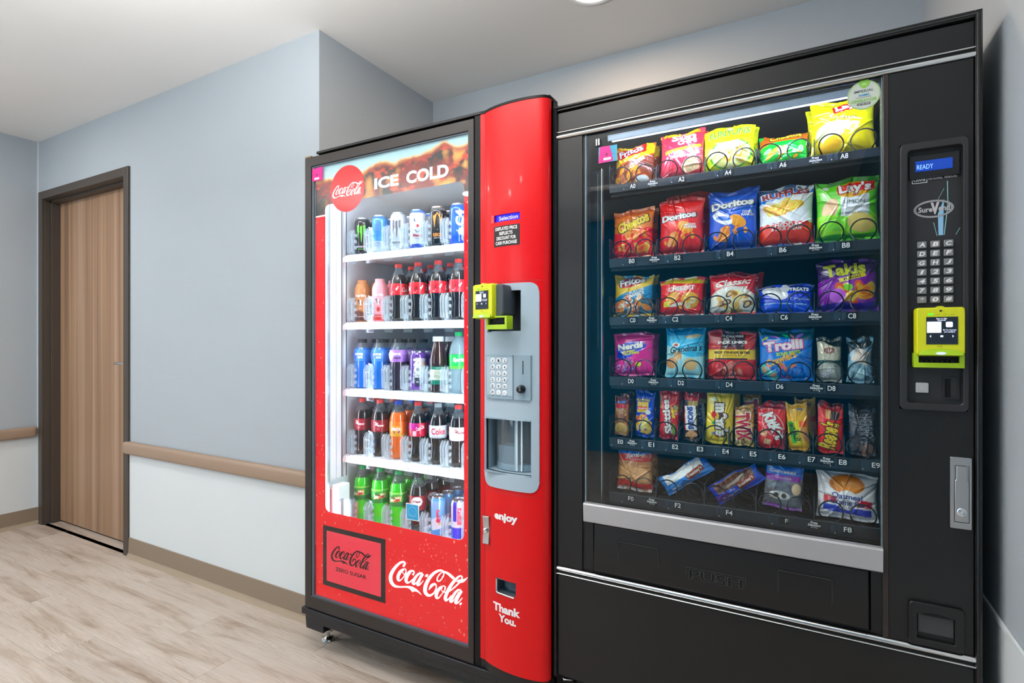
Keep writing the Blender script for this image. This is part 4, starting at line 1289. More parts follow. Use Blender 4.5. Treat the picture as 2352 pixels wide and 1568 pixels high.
# pale plate with the controls
SLX0, SLX1, SLZ0, SLZ1 = -.8870, -.6880, .7520, 1.3770


def slz(x):
    """lower edge sags a little to the right; corners rounded"""
    r = .030
    d = min(x - SLX0, SLX1 - x)
    c = r - math.sqrt(max(r * r - max(r - d, 0) ** 2, 0)) if d < r else 0
    return c


pl_x = sorted(set([SLX0, SLX1, CUP[0], CUP[1], RHO[0], RHO[1]] + lin_(SLX0, SLX0 + .03, 6) + lin_(SLX0 + .03, SLX1 - .03, 16) + lin_(SLX1 - .03, SLX1, 6)))
pl_z = sorted(set([SLZ0, SLZ1, CUP[2], CUP[3], RHO[2], RHO[3]] + lin_(SLZ0, SLZ0 + .034, 2) + lin_(SLZ1 - .034, SLZ1, 2)))
mb = MB()
nz = len(pl_z)
for layer in (0, 1):
    for x in pl_x:
        for z in pl_z:
            zz = z
            if z < SLZ0 + .034:
                zz = max(z, SLZ0 + slz(x) + (z - SLZ0) * .3)
            if z > SLZ1 - .034:
                zz = min(z, SLZ1 - slz(x) - (SLZ1 - z) * .3)
            mb.v.append((x, by(x) - (.0035 if not layer else -.004), zz))
nb = len(pl_x) * nz
def psk(x, z):
    return any(a < x < b and c < z < d for a, b, c, d in (CUP, RHO))
nxp = len(pl_x)
for i in range(nxp - 1):
    for j in range(nz - 1):
        if psk((pl_x[i] + pl_x[i + 1]) / 2, (pl_z[j] + pl_z[j + 1]) / 2):
            continue
        a, b, c, d = i * nz + j, (i + 1) * nz + j, (i + 1) * nz + j + 1, i * nz + j + 1
        mb.f.append((a, b, c, d))
        for (ii, jj, e0, e1) in ((i - 1, j, d, a), (i + 1, j, b, c), (i, j - 1, a, b), (i, j + 1, c, d)):
            if ii < 0 or jj < 0 or ii >= nxp - 1 or jj >= nz - 1 or psk((pl_x[ii] + pl_x[ii + 1]) / 2, (pl_z[jj] + pl_z[jj + 1]) / 2):
                mb.f.append((e1, e0, e0 + nb, e1 + nb))
mb.m = [0] * len(mb.f)
plate = obj('control_plate', mb, GREYBLUE, drink, smooth=40)
# cup recess with a rotating clear drum and product cradle
mb = MB()
cx0, cx1, cz0, cz1 = CUP
mb.box(cx0 - .004, cx0, KY - .020, KY + .09, cz0 - .004, cz1 + .004).box(cx1, cx1 + .004, KY - .020, KY + .09, cz0 - .004, cz1 + .004)
mb.box(cx0, cx1, KY - .030, KY + .09, cz0 - .004, cz0).box(cx0, cx1, KY - .030, KY + .09, cz1, cz1 + .004)
mb.box(cx0, cx1, KY + .088, KY + .092, cz0, cz1)
cup = obj('pickup_recess', mb, GREYBLUE2, drink, smooth=0)
ccx = (cx0 + cx1) / 2
obj('dark_opening', MB().box(ccx - .038, ccx + .012, KY + .080, KY + .087, cz0 + .05, cz1 - .002), M('dark teal cavity', '#0d262c', .5), cup, smooth=0)
mb = MB()
arc = [R(a) for a in range(195, 346, 10)]
outer_ = [(ccx + .072 * math.cos(a), KY + .042 + .050 * math.sin(a)) for a in arc]
inner_ = [(ccx + .069 * math.cos(a), KY + .042 + .047 * math.sin(a)) for a in reversed(arc)]
mb.prism(outer_ + inner_, cz0 + .002, cz1 - .002, 'z')
obj('clear_drum', mb, CLEARB, cup, smooth=40)
mb = MB()
a0 = [R(a) for a in range(195, 346, 10)]
mb.prism([(ccx + .070 * math.cos(a), KY + .044 + .050 * math.sin(a)) for a in a0], cz0 + .001, cz0 + .020, 'z')
mb.prism([(ccx - .058, KY + .02), (ccx + .010, KY + .02), (ccx + .010, KY + .07), (ccx - .058, KY + .07)], cz0 + .020, cz0 + .072, 'z')
obj('product_cradle', mb, GREYBLUE, cup, bevel=.002)
obj('drum_edge', MB().box(ccx + .014, ccx + .024, KY - .006, KY - .001, cz0 + .003, cz1 - .003).box(ccx + .034, ccx + .039, KY - .003, KY + .002, cz0 + .003, cz1 - .003), M('bright clear edge', '#d9e8ef', .15), cup, smooth=0)
# keypad block
kx0, kx1, kz0, kz1 = -.8790, -.7080, 1.0250, 1.1620
mb = MB()
bl = rrect(kx0, kx1, kz0, kz1, .004, 3)
n = len(bl)
yb = lambda x: KY - .042 - (.0015 if x < -.77 else 0)
mb.add([(p[0], by(p[0]) - .002, p[1]) for p in bl] + [(p[0] + (.003 if p[0] < -.8 else -.003), by(p[0]) - .0095, p[1] * 1.0 + (.003 if p[1] < 1.1 else -.003)) for p in bl],
       [(i, (i + 1) % n, n + (i + 1) % n, n + i) for i in range(n)] + [tuple(n + i for i in range(n))])
# lid strips following the bulge
blk = curved('keypad_block', lin_(kx0 + .003, kx1 - .003, 14), [kz0 + .002, kz1 - .002], .0095, GREYBLUE2, drink, depth=.012, smooth=40)
inset = curved('keypad_plate', lin_(kx0 + .010, -.7685, 9), [kz0 + .012, kz1 - .008], .0108, GREYBLUE, blk, depth=.002, smooth=40)
obj('keypad_split', MB().box(-.7680, -.7665, by(-.767) - .0112, by(-.767), kz0 + .002, kz1 - .002), M('deep blue grey', '#5d7583', .4), blk, smooth=0)
BTN = M('white push button', '#e9eef2', .35)
lab = ['A', '1', '2', 'B', '3', '4', 'C', '5', '6', 'D', '7', '8', 'E', '9', '0', 'F', '.', '<']
for i, s_ in enumerate(lab):
    x = -.8420 + (i % 3) * .0233
    z = 1.1430 - (i // 3) * .0194
    yb_ = by(x) - .0108
    mb = MB().lathe([(.0082, 0), (.0082, .0012), (.0072, .0022), (.0003, .0024)], 18, cap=False)
    mb.v = [(x + a, yb_ - c, z + b_) for a, b_, c in mb.v]
    bt = obj('button', mb, BTN, drink, smooth=40)
    if s_ == '.':
        g = add_text(MB(), 'x', x - .0016, x + .0016, z - .0016, z + .0016, yb_ - .0028)
    elif s_ == '<':
        g = add_text(MB(), '<-', x - .0042, x + .0042, z - .0018, z + .0018, yb_ - .0028)
    else:
        g = add_text(MB(), s_, x - .0030, x + .0030, z - .0042, z + .0042, yb_ - .0028, bold=.01)
    obj('button_letter', g, M('navy print', '#26323c', .5), bt, smooth=0)
obj('coin_slot', MB().box(-.7360, -.7335, by(-.735) - .0100, by(-.735) - .004, 1.1040, 1.1440), BLACKD, blk, smooth=0)
mb = MB().lathe([(.0125, 0), (.0125, .008), (.0105, .011), (.0105, .016), (.0060, .0175), (.0055, .015), (.0003, .015)], 28, cap=False)
mb.v = [(-.7385 + a, by(-.7385) - .0092 - c, 1.0600 + b_) for a, b_, c in mb.v]
obj('coin_return_knob', mb, BLACKG, blk, smooth=40)
# reader recess and tilted reader
mb = MB().box(RHO[0] + .001, RHO[1] - .001, KY + .020, KY + .024, RHO[2] + .001, RHO[3] - .001)
mb.box(RHO[1] - .001, RHO[1] + .002, KY - .02, KY + .024, RHO[2], RHO[3]).box(RHO[0] - .002, RHO[0] + .001, KY - .01, KY + .024, RHO[2], RHO[3])
mb.box(RHO[0], RHO[1], KY - .02, KY + .024, RHO[2] - .002, RHO[2] + .001).box(RHO[0], RHO[1], KY - .02, KY + .024, RHO[3] - .001, RHO[3] + .002)
rr = obj('reader_recess', mb, M('dark blue recess', '#20303a', .5), drink, smooth=0)
reader(drink, -.8800, -.7950, 1.3730, 1.2700, KY - .058, -14, 1.2370, -.8320, -.7470, big=False)
mb = MB().prism([(-.7990, 1.372), (-.7800, 1.370), (-.7750, 1.352), (-.7750, 1.285), (-.785, 1.271), (-.800, 1.272), (-.812, 1.290), (-.812, 1.350)], KY - .082, KY - .004)
obj('reader_housing', mb, DKGREY, drink, bevel=.004)
# latch
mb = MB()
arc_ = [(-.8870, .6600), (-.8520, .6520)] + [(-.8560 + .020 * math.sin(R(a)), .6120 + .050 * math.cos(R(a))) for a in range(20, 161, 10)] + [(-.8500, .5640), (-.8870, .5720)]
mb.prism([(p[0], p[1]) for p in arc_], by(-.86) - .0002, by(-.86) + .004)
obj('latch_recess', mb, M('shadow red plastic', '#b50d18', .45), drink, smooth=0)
mb = MB().prism([(KY - .020, .656), (KY - .015, .612), (KY - .020, .570), (KY - .004, .568), (KY - .004, .658)], -.8870, -.8640, 'x')
lt = obj('latch', mb, STEEL, drink, bevel=.0015)
mb = MB().lathe([(.0085, 0), (.0085, .004), (.0060, .006), (.0040, .006), (.0038, .004), (.0002, .004)], 20, cap=False)
mb.v = [(-.8765 + a, KY - .0160 - c, .6110 + b_) for a, b_, c in mb.v]
obj('latch_lock', mb, CHROME, lt, smooth=40)
# coin return bowl
mb = MB().box(CRT[0] + .004, CRT[1] - .002, KY + .010, KY + .013, CRT[2], CRT[3]).box(CRT[0] - .001, CRT[0] + .004, KY - .022, KY + .013, CRT[2], CRT[3])
mb.box(CRT[1] - .002, CRT[1] + .001, KY - .022, KY + .013, CRT[2], CRT[3]).box(CRT[0], CRT[1], KY - .024, KY + .013, CRT[2] - .002, CRT[2] + .002).box(CRT[0], CRT[1], KY - .024, KY + .013, CRT[3] - .001, CRT[3] + .001)
crb = obj('change_bowl', mb, M('blue grey steel', '#6c7f8c', .25, .6), drink, smooth=0)
mb = MB().tube([(CRT[0] + .001, by(CRT[0]) - .002, CRT[3] - .002), (CRT[0] + .001, by(CRT[0]) - .002, CRT[2] + .004), (CRT[0] + .006, by(CRT[0]) - .004, CRT[2]), (CRT[1] - .004, by(CRT[1]) - .003, CRT[2] - .001)], .0030, 8)
obj('bowl_rim', mb, CHROME, crb, smooth=60)
obj('bowl_flap', MB().box(CRT[0] + .014, CRT[1] - .004, KY + .002, KY + .005, CRT[2] + .009, CRT[3] - .001), M('slate blue flap', '#3c5160', .2, .3), crb, bevel=.001)

# lit interior --------------------------------------------------------
WLIN = M('white interior liner', '#e6eef2', .45)
LX0, LX1, LZ0, LZ1 = -1.692, -.905, .405, 1.845
LY0, LY1 = KY + .075, 2.17
mb = MB()
mb.box(LX0 - .002, LX0, LY0, LY1, LZ0, LZ1).box(LX1, LX1 + .002, LY0, LY1, LZ0, LZ1).box(LX0, LX1, LY0, LY1, LZ1, LZ1 + .002)
mb.box(LX0, LX1, LY0, LY1, LZ0 - .002, LZ0).box(LX0, LX1, LY1 - .002, LY1, LZ0, LZ1)
mb.box(LX0, LX1, 2.02, 2.03, 1.70, 1.80)
obj('liner', mb, WLIN, drink, smooth=0)
# door inner frame carrying the light bars
mb = MB()
mb.box(-1.685, -1.668, KY + .014, KY + .085, .41, 1.84).box(-.962, -.940, KY + .014, KY + .085, .41, 1.84)
mb.box(-1.668, -.962, KY + .020, KY + .085, 1.776, 1.84).box(-1.668, -.962, KY + .020, KY + .085, .41, .440)
obj('inner_door_frame', mb, WHITEP, drink, bevel=.002)
for x, w_, a, b_ in ((-1.6655, .010, .018, .027), (-1.6655, .004, .062, .075)):
    obj('light_rail', MB().box(x, x + w_, KY + a, KY + b_, .47, 1.765), M('pale aluminium', '#b9cbd6', .3, .5), drink, bevel=.001)
obj('rail_groove', MB().box(-1.6665, -1.6645, KY + .0275, KY + .0290, .47, 1.765).box(-1.668, -1.6655, KY + .0770, KY + .080, .44, 1.775).box(-1.692, -1.690, KY + .093, KY + .099, .44, 1.84), M('dark slate gasket', '#33464f', .5), drink, smooth=0)
TUBE = M('lit cool white tube', '#ffffff', .5, emis='#e4f1ff', es=27)
obj('light_bar', MB().box(-1.6655, -1.6615, KY + .030, KY + .060, .475, 1.760), TUBE, drink, smooth=0)
obj('light_bar', MB().box(-.9690, -.9650, KY + .030, KY + .060, .475, 1.760), TUBE, drink, smooth=0)
obj('light_bar', MB().box(-1.64, -.985, KY + .040, KY + .062, 1.770, 1.774), TUBE, drink, smooth=0)
for a, b_, d_, m_ in ((.087, .091, .001, 'd'), (.0945, .130, .005, 'w'), (.134, .160, .003, 'w'), (.163, .1665, .001, 'd'), (.171, .184, .004, 'w'), (.187, .1915, .001, 'd')):
    obj('side_rail' if m_ == 'w' else 'side_gasket', MB().box(-1.690, -1.690 + d_, KY + a, KY + b_, .64, 1.84), WHITEP if m_ == 'w' else M('dark slate gasket', '#33464f'), drink, smooth=0)
# lift gear at the bottom left
mb = MB().prism([(-1.684, .440), (-1.684, .610), (-1.664, .628), (-1.628, .628), (-1.628, .440)], KY + .090, KY + .150)
lf = obj('lift_carriage', mb, WHITEP, drink, bevel=.003)
obj('lift_stripe', MB().box(-1.684, -1.6700, KY + .0885, KY + .090, .445, .608), M('dull red tape', '#c2262a', .5), lf, smooth=0)
mb = MB().ring(rrect(-1.628, -1.540, .44, .575, .006), rrect(-1.6255, -1.5425, .4425, .5725, .005), KY + .105, KY + .108)
mb.box(-1.628, -1.540, KY + .105, KY + .106, .44, .575).box(-1.628, -1.540, KY + .078, KY + .105, .570, .573)
obj('lift_cup', mb, CLEAR, lf, smooth=0)

COLX = [-1.629, -1.532, -1.434, -1.335, -1.237, -1.143, -1.046]
RZ = dict(A=1.559, B=1.281, C=1.008, D=.735, E=.455)
SHM = M('white shelf plastic', '#f3f6f8', .38)
SLOTM = M('blue grey slot shadow', '#8ea3b0', .6)
gate_me = None
for r_ in 'ABCDE':
    z = RZ[r_]
    # grooved slab: raised slats with open-looking channels between them
    prof = [(-1.678, z - .008)]
    x0 = -1.678
    for k in range(32):
        q = x0 + k * .024375
        prof += [(q, z - .006), (q + .003, z - .006), (q + .0035, z), (q + .0205, z), (q + .021, z - .006)]
    prof += [(-1.678 + .780, z - .006), (-1.678 + .780, z - .008)]
    sh = obj('shelf', MB().prism(prof, 1.612, 2.10), SHM, drink, smooth=0)
    wave = []
    for k in range(8):
        x0 = -1.678 + k * .0975
        wave += [(x0, z - .014), (x0 + .012, z - .008), (x0 + .030, z - .0035), (x0 + .050, z - .003), (x0 + .075, z - .006), (x0 + .0965, z - .013)]
    nose = MB().prism([(-1.678, z - .030)] + wave + [(-1.678 + .779, z - .030)], 1.598, 1.606)
    nose.prism([(1.602, z - .016), (1.602, z - .008), (1.618, z - .0005), (1.63, z - .0005), (1.63, z - .010)], -1.676, -.901, 'x')
    obj('shelf_nose', nose, SHM, sh, smooth=30)
    for k in range(9):
        obj('lane_guide', MB().box(-1.680 + k * .0975, -1.678 + k * .0975, 1.64, 2.10, z, z + .030), SHM, sh, smooth=0)
    for k in range(7):
        x = COLX[k] + .002
        obj('selection_tag', add_text(MB(), '%s%d' % (r_, k + 1), x - .006, x + .006, z - .0225, z - .0155, 1.5975), M('grey print small', '#6b7780', .5), sh, smooth=0)
        x = -1.640 + k * .0965
        obj('shelf_clip', MB().box(x, x + .038, 1.594, 1.600, z - .044, z - .030), CLEAR, sh, smooth=0, bevel=.001)
    for k in range(7):
        if gate_me is None:
            g = MB()
            # ribbed clear stop: U shaped column with vertical fins and side teeth
            g.prism([(-.016, 0), (.016, 0), (.018, .02), (.018, .085), (.012, .100), (-.008, .106), (-.016, .090)], -.002, 0)
            for xx in (-.015, -.004, .009):
                g.prism([(-.002, .002), (-.020, .010), (-.022, .080), (-.010, .098), (-.002, .100)], xx, xx + .0014, 'x', 1)
            for zz in (.02, .045, .07):
                g.box(.018, .023, -.012, -.002, zz, zz + .012, 1)
            g.box(-.016, .018, -.012, -.010, .035, .038).box(-.016, .018, -.016, -.012, .068, .071)
            o = obj('lane_stop', g, [CLEAR, CLEARR], None, smooth=0)
            gate_me = o.data
            o.parent = drink
        else:
            o = bpy.data.objects.new('lane_stop', gate_me); COL.objects.link(o); o.parent = drink
        o.location = Vector((-1.6385 + k * .0945, 1.618, z + .001)) - ORG[drink.name]
st = root('blue_sticker', (-1.186, KY + .0052, .598), 'small light blue square sticker with white rim on the drinks machine glass', 'sticker')
obj('sticker_rim', MB().prism([(-1.2120, .5860), (-1.1560, .5870), (-1.1580, .6440), (-1.2140, .6430)], KY + .0052, KY + .0058), WHITET, st, smooth=0)
fc_ = obj('sticker_face', MB().prism([(-1.2090, .5890), (-1.1590, .5900), (-1.1610, .6410), (-1.2110, .6400)], KY + .0046, KY + .0052), M('sky blue sticker', '#35a6dc', .5), st, smooth=0)
mb = MB().ring(ell(-1.185, .617, .018, .017, 28), ell(-1.185, .617, .0170, .0160, 28), KY + .0042, KY + .0046)
add_text(mb, 'call for service', -1.203, -1.167, .601, .606, KY + .0042)
obj('sticker_lettering', mb, M('pale blue print', '#9fd6f0', .5), st, smooth=0)
st = root('magenta_sticker', (-1.655, KY + .0052, 1.845), 'small magenta sticker in the top corner of the drinks machine glass', 'sticker')
fc_ = obj('sticker_face', MB().prism([(-1.6790, 1.8220), (-1.6230, 1.8205), (-1.6220, 1.8720), (-1.6790, 1.8700)], KY + .0035, KY + .0055), M('magenta print', '#e8158c'), st, smooth=0)
mb = MB(); add_text(mb, '79', -1.675, -1.668, 1.8430, 1.8465, KY + .0030, bold=.03); add_text(mb, '13', -1.641, -1.634, 1.8430, 1.8465, KY + .0030, bold=.03)
mb.prism(ell(-1.6545, 1.8448, .0060, .0055, 20), KY + .0031, KY + .0036)
obj('sticker_print', mb, M('dark magenta print', '#a00f63'), st, smooth=0)
obj('white_field', MB().box(-1.6660, -1.6400, KY + .0029, KY + .0036, 1.8265, 1.8335), WHITET, st, smooth=0)

# ------------------------------------------------------------------ printed artwork on curved packs


def paint(u, v, asp, base, prims, seed=0):
    """flat print evaluated per vertex; u,v in 0..1, asp = height/width"""
    c = np.ones(u.shape + (3,)) * np.array(lin(base))
    def put(mask, col, a=1.0):
        m = (np.clip(mask, 0, 1) * a)[..., None]
        return c * (1 - m) + np.array(lin(col)) * m
    for p in prims:
        k = p[0]
        if k == 'e':
            _, cx, cy, rx, ry, rot, cl = p
            a = R(rot); dx = u - cx; dy = (v - cy) * asp
            x = dx * math.cos(a) + dy * math.sin(a); y = -dx * math.sin(a) + dy * math.cos(a)
            d = np.sqrt((x / rx) ** 2 + (y / ry) ** 2)
            c = put((1.03 - d) / .06, cl)
        elif k == 'r':
            _, x0, y0, x1, y1, rot, cl = p
            cx, cy = (x0 + x1) / 2, (y0 + y1) / 2
            a = R(rot); dx = u - cx; dy = (v - cy) * asp
            x = dx * math.cos(a) + dy * math.sin(a); y = -dx * math.sin(a) + dy * math.cos(a)
            c = put(((np.abs(x) < (x1 - x0) / 2) & (np.abs(y) < (y1 - y0) * asp / 2)).astype(float), cl)
        elif k in ('w', 'W'):
            _, y0, tilt, amp, fr, ph, cl = p
            ln = y0 + tilt * (u - .5) + amp * np.sin(fr * u * 6.283 + ph)
            d = (ln - v) if k == 'w' else (v - ln)
            c = put(d / .008 + .5, cl)
        elif k == 's':
            # scattered pieces of food print
            _, cx, cy, rx, ry, n, cols, size, sd = p
            rs = np.random.RandomState(sd)
            for i in range(n):
                a = rs.rand() * 6.28; q = rs.rand() ** .5
                x0, y0 = cx + rx * q * math.cos(a), cy + ry * q * math.sin(a)
                ro = rs.rand() * 180
                for j, (f, cl) in enumerate(((1.0, cols[i % len(cols)]), (.6, cols[(i + 1) % len(cols)]))):
                    aa = R(ro); dx = u - x0; dy = (v - y0) * asp
                    x = dx * math.cos(aa) + dy * math.sin(aa); y = -dx * math.sin(aa) + dy * math.cos(aa)
                    d = np.sqrt((x / (size * f)) ** 2 + (y / (size * f * .55)) ** 2)
                    c = put((1.05 - d) / .1, cl, 1 if j == 0 else .7)
        elif k == 'v':
            _, cl, am, sc, sd = p
            n = fbm(u + 3, v * asp, sc, 3, sd)
            c = put((n - .5) * 4, cl, am)
    return c




def vivid(c, s=1.18, g=1.22):
    m = c.mean(-1, keepdims=True)
    return np.clip((m + (c - m) * s) * g, 0, .92)


FOIL = MV('foil pack print', .24, .8, 0, .6)
FILMP = MV('satin pack print', .36, .5, 0, .2)


def pack_surf(w, h, T, seed, waist=.07, seal=.06, wr=1.0):
    rs = np.random.RandomState(seed)
    lines = []
    for k in range(20):
        side = k % 4
        if side == 0: p = (rs.rand(), .04)
        elif side == 1: p = (rs.rand(), .96)
        elif side == 2: p = (.03, rs.rand())
        else: p = (.97, rs.rand())
        ang = math.atan2(.5 - p[1], .5 - p[0]) + (rs.rand() - .5) * 1.2
        lines.append((p, ang, .007 + .020 * rs.rand(), (rs.rand() - .4) * .0105, .22 + .3 * rs.rand()))
    ph = rs.rand(6) * 6.28

    def fn(u, v):
        U = 2 * u - 1
        s_ = np.clip((v - seal) / (1 - 2 * seal), 0, 1)
        pr = (4 * s_ * (1 - s_)) ** .55
        side = (1 - np.abs(U) ** 2.6) ** .62
        d = -T / 2 * pr * side
        wv = np.zeros_like(u)
        for (p, ang, sg, am, ln) in lines:
            dx, dy = u - p[0], v - p[1]
            al = dx * math.cos(ang) + dy * math.sin(ang)
            ac = -dx * math.sin(ang) + dy * math.cos(ang)
            wv += am * np.exp(-(ac / sg) ** 2) * np.exp(-(al / ln) ** 2)
        wv += .0012 * np.sin(u * 9 + ph[0] + 3 * v) * np.sin(v * 11 + ph[1]) * pr
        edge = np.clip(1 - pr, 0, 1)
        wv += .0016 * edge * np.sin(u * 14 + ph[2] + 4 * v) + .0006 * edge * np.sin(u * w * 2200)
        y = d - wv * wr * (T / .04) ** .5
        x = w / 2 * U * (1 - waist * pr * (1.0 + .3 * math.sin(ph[3]) * (v - .5)))
        z = h * v + (.004 * np.sin(u * 5 + ph[4]) + .0025 * np.sin(u * 11 + ph[5])) * np.clip((v - .8) / .2, 0, 1)
        z = z + (.0015 + .0015 * np.sin(u * 8 + ph[1])) * np.clip((.12 - v) / .12, 0, 1)
        return x, y, z
    return fn


def pack(key, name, cat, label, group, cx, zb, w, h, T, base, prims, texts, mat=None, tilt=-5, roll=0, y=1.578, behind=1,
         seed=1, waist=.07, yaw=0, bshift=(0, 0), wr=1.0, seal=.06, blabel=None, by_=.050):
    fn = pack_surf(w, h, T, seed, waist, seal, wr)
    nu, nv = int(w / .0014) + 2, int(h / .0014) + 2
    u, v = np.meshgrid(np.linspace(0, 1, nu), np.linspace(0, 1, nv), indexing='ij')
    x, yy, z = fn(u, v)
    c = vivid(paint(u, v, h / w, base, prims))
    t = root(name, (0, 0, 0), label, cat, group)
    mb = MB()
    P = np.stack([x, yy, z], -1).reshape(-1, 3)
    mb.v = P.tolist()
    idx = np.arange(nu * nv).reshape(nu, nv)
    f = np.stack([idx[:-1, :-1], idx[1:, :-1], idx[1:, 1:], idx[:-1, 1:]], -1).reshape(-1, 4)
    mb.f = f.tolist()
    # back skin, coarse
    bu, bv = 14, 16
    ub, vb = np.meshgrid(np.linspace(0, 1, bu), np.linspace(0, 1, bv), indexing='ij')
    xb, yb, zb_ = fn(ub, vb)
    o = len(mb.v)
    mb.v += np.stack([xb, np.maximum(-yb * .85, .0004), zb_], -1).reshape(-1, 3).tolist()
    ib = np.arange(bu * bv).reshape(bu, bv) + o
    mb.f += np.stack([ib[:-1, :-1], ib[:-1, 1:], ib[1:, 1:], ib[1:, :-1]], -1).reshape(-1, 4).tolist()
    mb.m = [0] * len(mb.f)
    cb = vivid(paint(ub, vb, h / w, base, []))
    cc = np.concatenate([c.reshape(-1, 3), cb.reshape(-1, 3)])
    mb.c = np.concatenate([cc, np.ones((len(cc), 1))], 1)
    sk = obj('pack_film', mb, mat or FOIL, t, smooth=180, fix=False)
    groups = {}
    for k, tx in enumerate(texts):
        s, uc, vc, wf, hf, cl = tx[:6]
        kw = dict(tx[6]) if len(tx) > 6 else {}
        rot = R(kw.pop('rot', 0)); lay = kw.pop('lay', 0)
        tv, tf, _ = text2d(s, **kw)
        tv = (tv - .5) * np.array([wf * w, hf * h])
        tv, tf = fine(tv, tf, .0045)
        a = tv[:, 0] * math.cos(rot) - tv[:, 1] * math.sin(rot)
        b_ = tv[:, 0] * math.sin(rot) + tv[:, 1] * math.cos(rot)
        uu = np.clip(uc + a / w, 0, 1); vv = np.clip(vc + b_ / h, 0, 1)
        X, Y, Z = fn(uu, vv)
        g = groups.setdefault(cl, MB())
        g.add(np.stack([X, Y - .0007 - .0005 * lay, Z], -1).tolist(), tf)
    for cl, g in groups.items():
        obj('lettering', g, M('print ' + cl, cl, .4), sk, smooth=0, fix=False)
    t.location = (cx, y, zb)
    t.rotation_euler = (R(tilt), R(-roll), R(yaw))
    for k in range(behind):
        c_ = copy_tree(t)
        c_.location = (cx + .006 * (k + 1) + bshift[0], y + by_ * (k + 1), zb + .003 * (k + 1) + bshift[1])
        c_.rotation_euler = (R(tilt * .6), R(-roll * .6 - 1.5), R(yaw + 4))
        c_['label'] = blabel or '%s, %s back in slot %s' % (' '.join(label.split(',')[0].split(' with ')[0].split()[:9]), ('second', 'third', 'fourth')[k], key)
    return t


def out_text(s, u, v, w, h, fill, edge, rot=0, bold=.02, shear=0, ex=.06, lay=0, **k):
    """lettering with a heavier outline layer under it"""
    d = dict(rot=rot, shear=shear, **k)
    return [(s, u, v, w * (1 + ex), h * (1 + ex * 2.2), edge, dict(d, bold=bold + .045, lay=lay)), (s, u, v, w, h, fill, dict(d, bold=bold, lay=lay + 1))]


GA, GB, GC, GD, GE, GF = ['snack packs on the %s tray' % s for s in ('top', 'second', 'third', 'fourth', 'fifth', 'bottom')]
Wt, Bk = '#f4f2ee', '#1a1614'
# top tray
pack('A0', 'corn_chip_bag', 'chip bag', 'brown and orange corn chip bag with white lettering on red, first on the top tray', GA, -.451, 1.666, .124, .128, .040, '#c05a1c',
     [('W', .60, .30, .03, 1, 0, '#f0b43a'), ('r', .05, .70, .80, .96, 12, '#c8161e'), ('w', .56, .3, .02, 1, 0, '#7a3512'), ('s', .45, .22, .42, .26, 26, ['#e07a22', '#a03c10', '#f2a040'], .09, 3), ('e', .72, .12, .16, .09, 0, '#f3ead8')],
     out_text('Fritos', .42, .83, .62, .19, Wt, '#8d1016', 13, .03) + [('CHEESE', .60, .52, .42, .10, Wt, dict(rot=32, bold=.04)), ('CHILI', .52, .64, .30, .06, Wt, dict(rot=30, bold=.03))], tilt=-9, roll=0, seed=11)
pack('A2', 'multigrain_chip_bag', 'chip bag', 'dusty pink multigrain chip bag with large white lettering, second on the top tray', GA, -.312, 1.667, .126, .140, .044, '#c9434f',
     [('W', .90, -.05, .02, 1, 0, '#e8a33a'), ('w', .93, 0, .01, 2, 0, '#c9434f'), ('r', .12, .55, .95, .62, 6, '#f0b820'), ('e', .72, .22, .20, .17, 10, '#e9b98c'), ('s', .74, .22, .16, .14, 9, ['#f3d4a8', '#d98f60'], .07, 2), ('w', .10, .1, .02, 1, 1, '#b3303d')],
     [('Sun', .55, .86, .56, .17, Wt, dict(bold=.05)), ('CHIPS', .64, .73, .44, .10, Wt, dict(bold=.05, rot=4)), ('HONEY BBQ', .56, .42, .60, .075, Wt, dict(bold=.04)), ('100% WHOLE GRAINS', .55, .585, .66, .035, '#a8701a', dict(rot=6))], tilt=-7, seed=5)
pack('A4', 'onion_ring_bag', 'chip bag', 'acid yellow-green onion ring snack bag with green lettering, third on the top tray', GA, -.187, 1.667, .136, .130, .046, '#d6dd12',
     [('e', .55, .36, .42, .30, 0, '#2f9a3c'), ('e', .55, .36, .385, .27, 0, '#e9d98a'), ('s', .55, .34, .30, .18, 14, ['#f2cf7a', '#d79a3c', '#fbe9b8'], .12, 8), ('W', .93, .1, .01, 3, 0, '#cfe03a'), ('r', .16, .62, .9, .69, 4, '#f3c51c')],
     out_text('FUNYUNS', .52, .83, .80, .17, '#3aa23c', '#e9f06a', 4, .0, .1) + [('ONION FLAVORED', .52, .655, .5, .035, '#6b4a12')], tilt=-8, seed=8, bshift=(.004, .004))
pack('A6', 'cheese_curl_bag', 'chip bag', 'short slumped orange and green cheese curl bag, fourth on the top tray', GA, -.053, 1.667, .120, .100, .046, '#1fae3c',
     [('W', .62, .12, .02, 1, 0, '#f06a1c'), ('e', .3, .30, .20, .06, 40, '#e9a93a'), ('s', .5, .3, .4, .2, 9, ['#d9f0d0', '#128a2c', '#e78b2a'], .09, 4), ('w', .06, 0, .01, 1, 0, '#e9e2d0')],
     out_text('Cheetos', .55, .80, .66, .20, '#f6c418', '#1c1210', 6, .03), tilt=-26, seed=14, bshift=(.0, -.010))
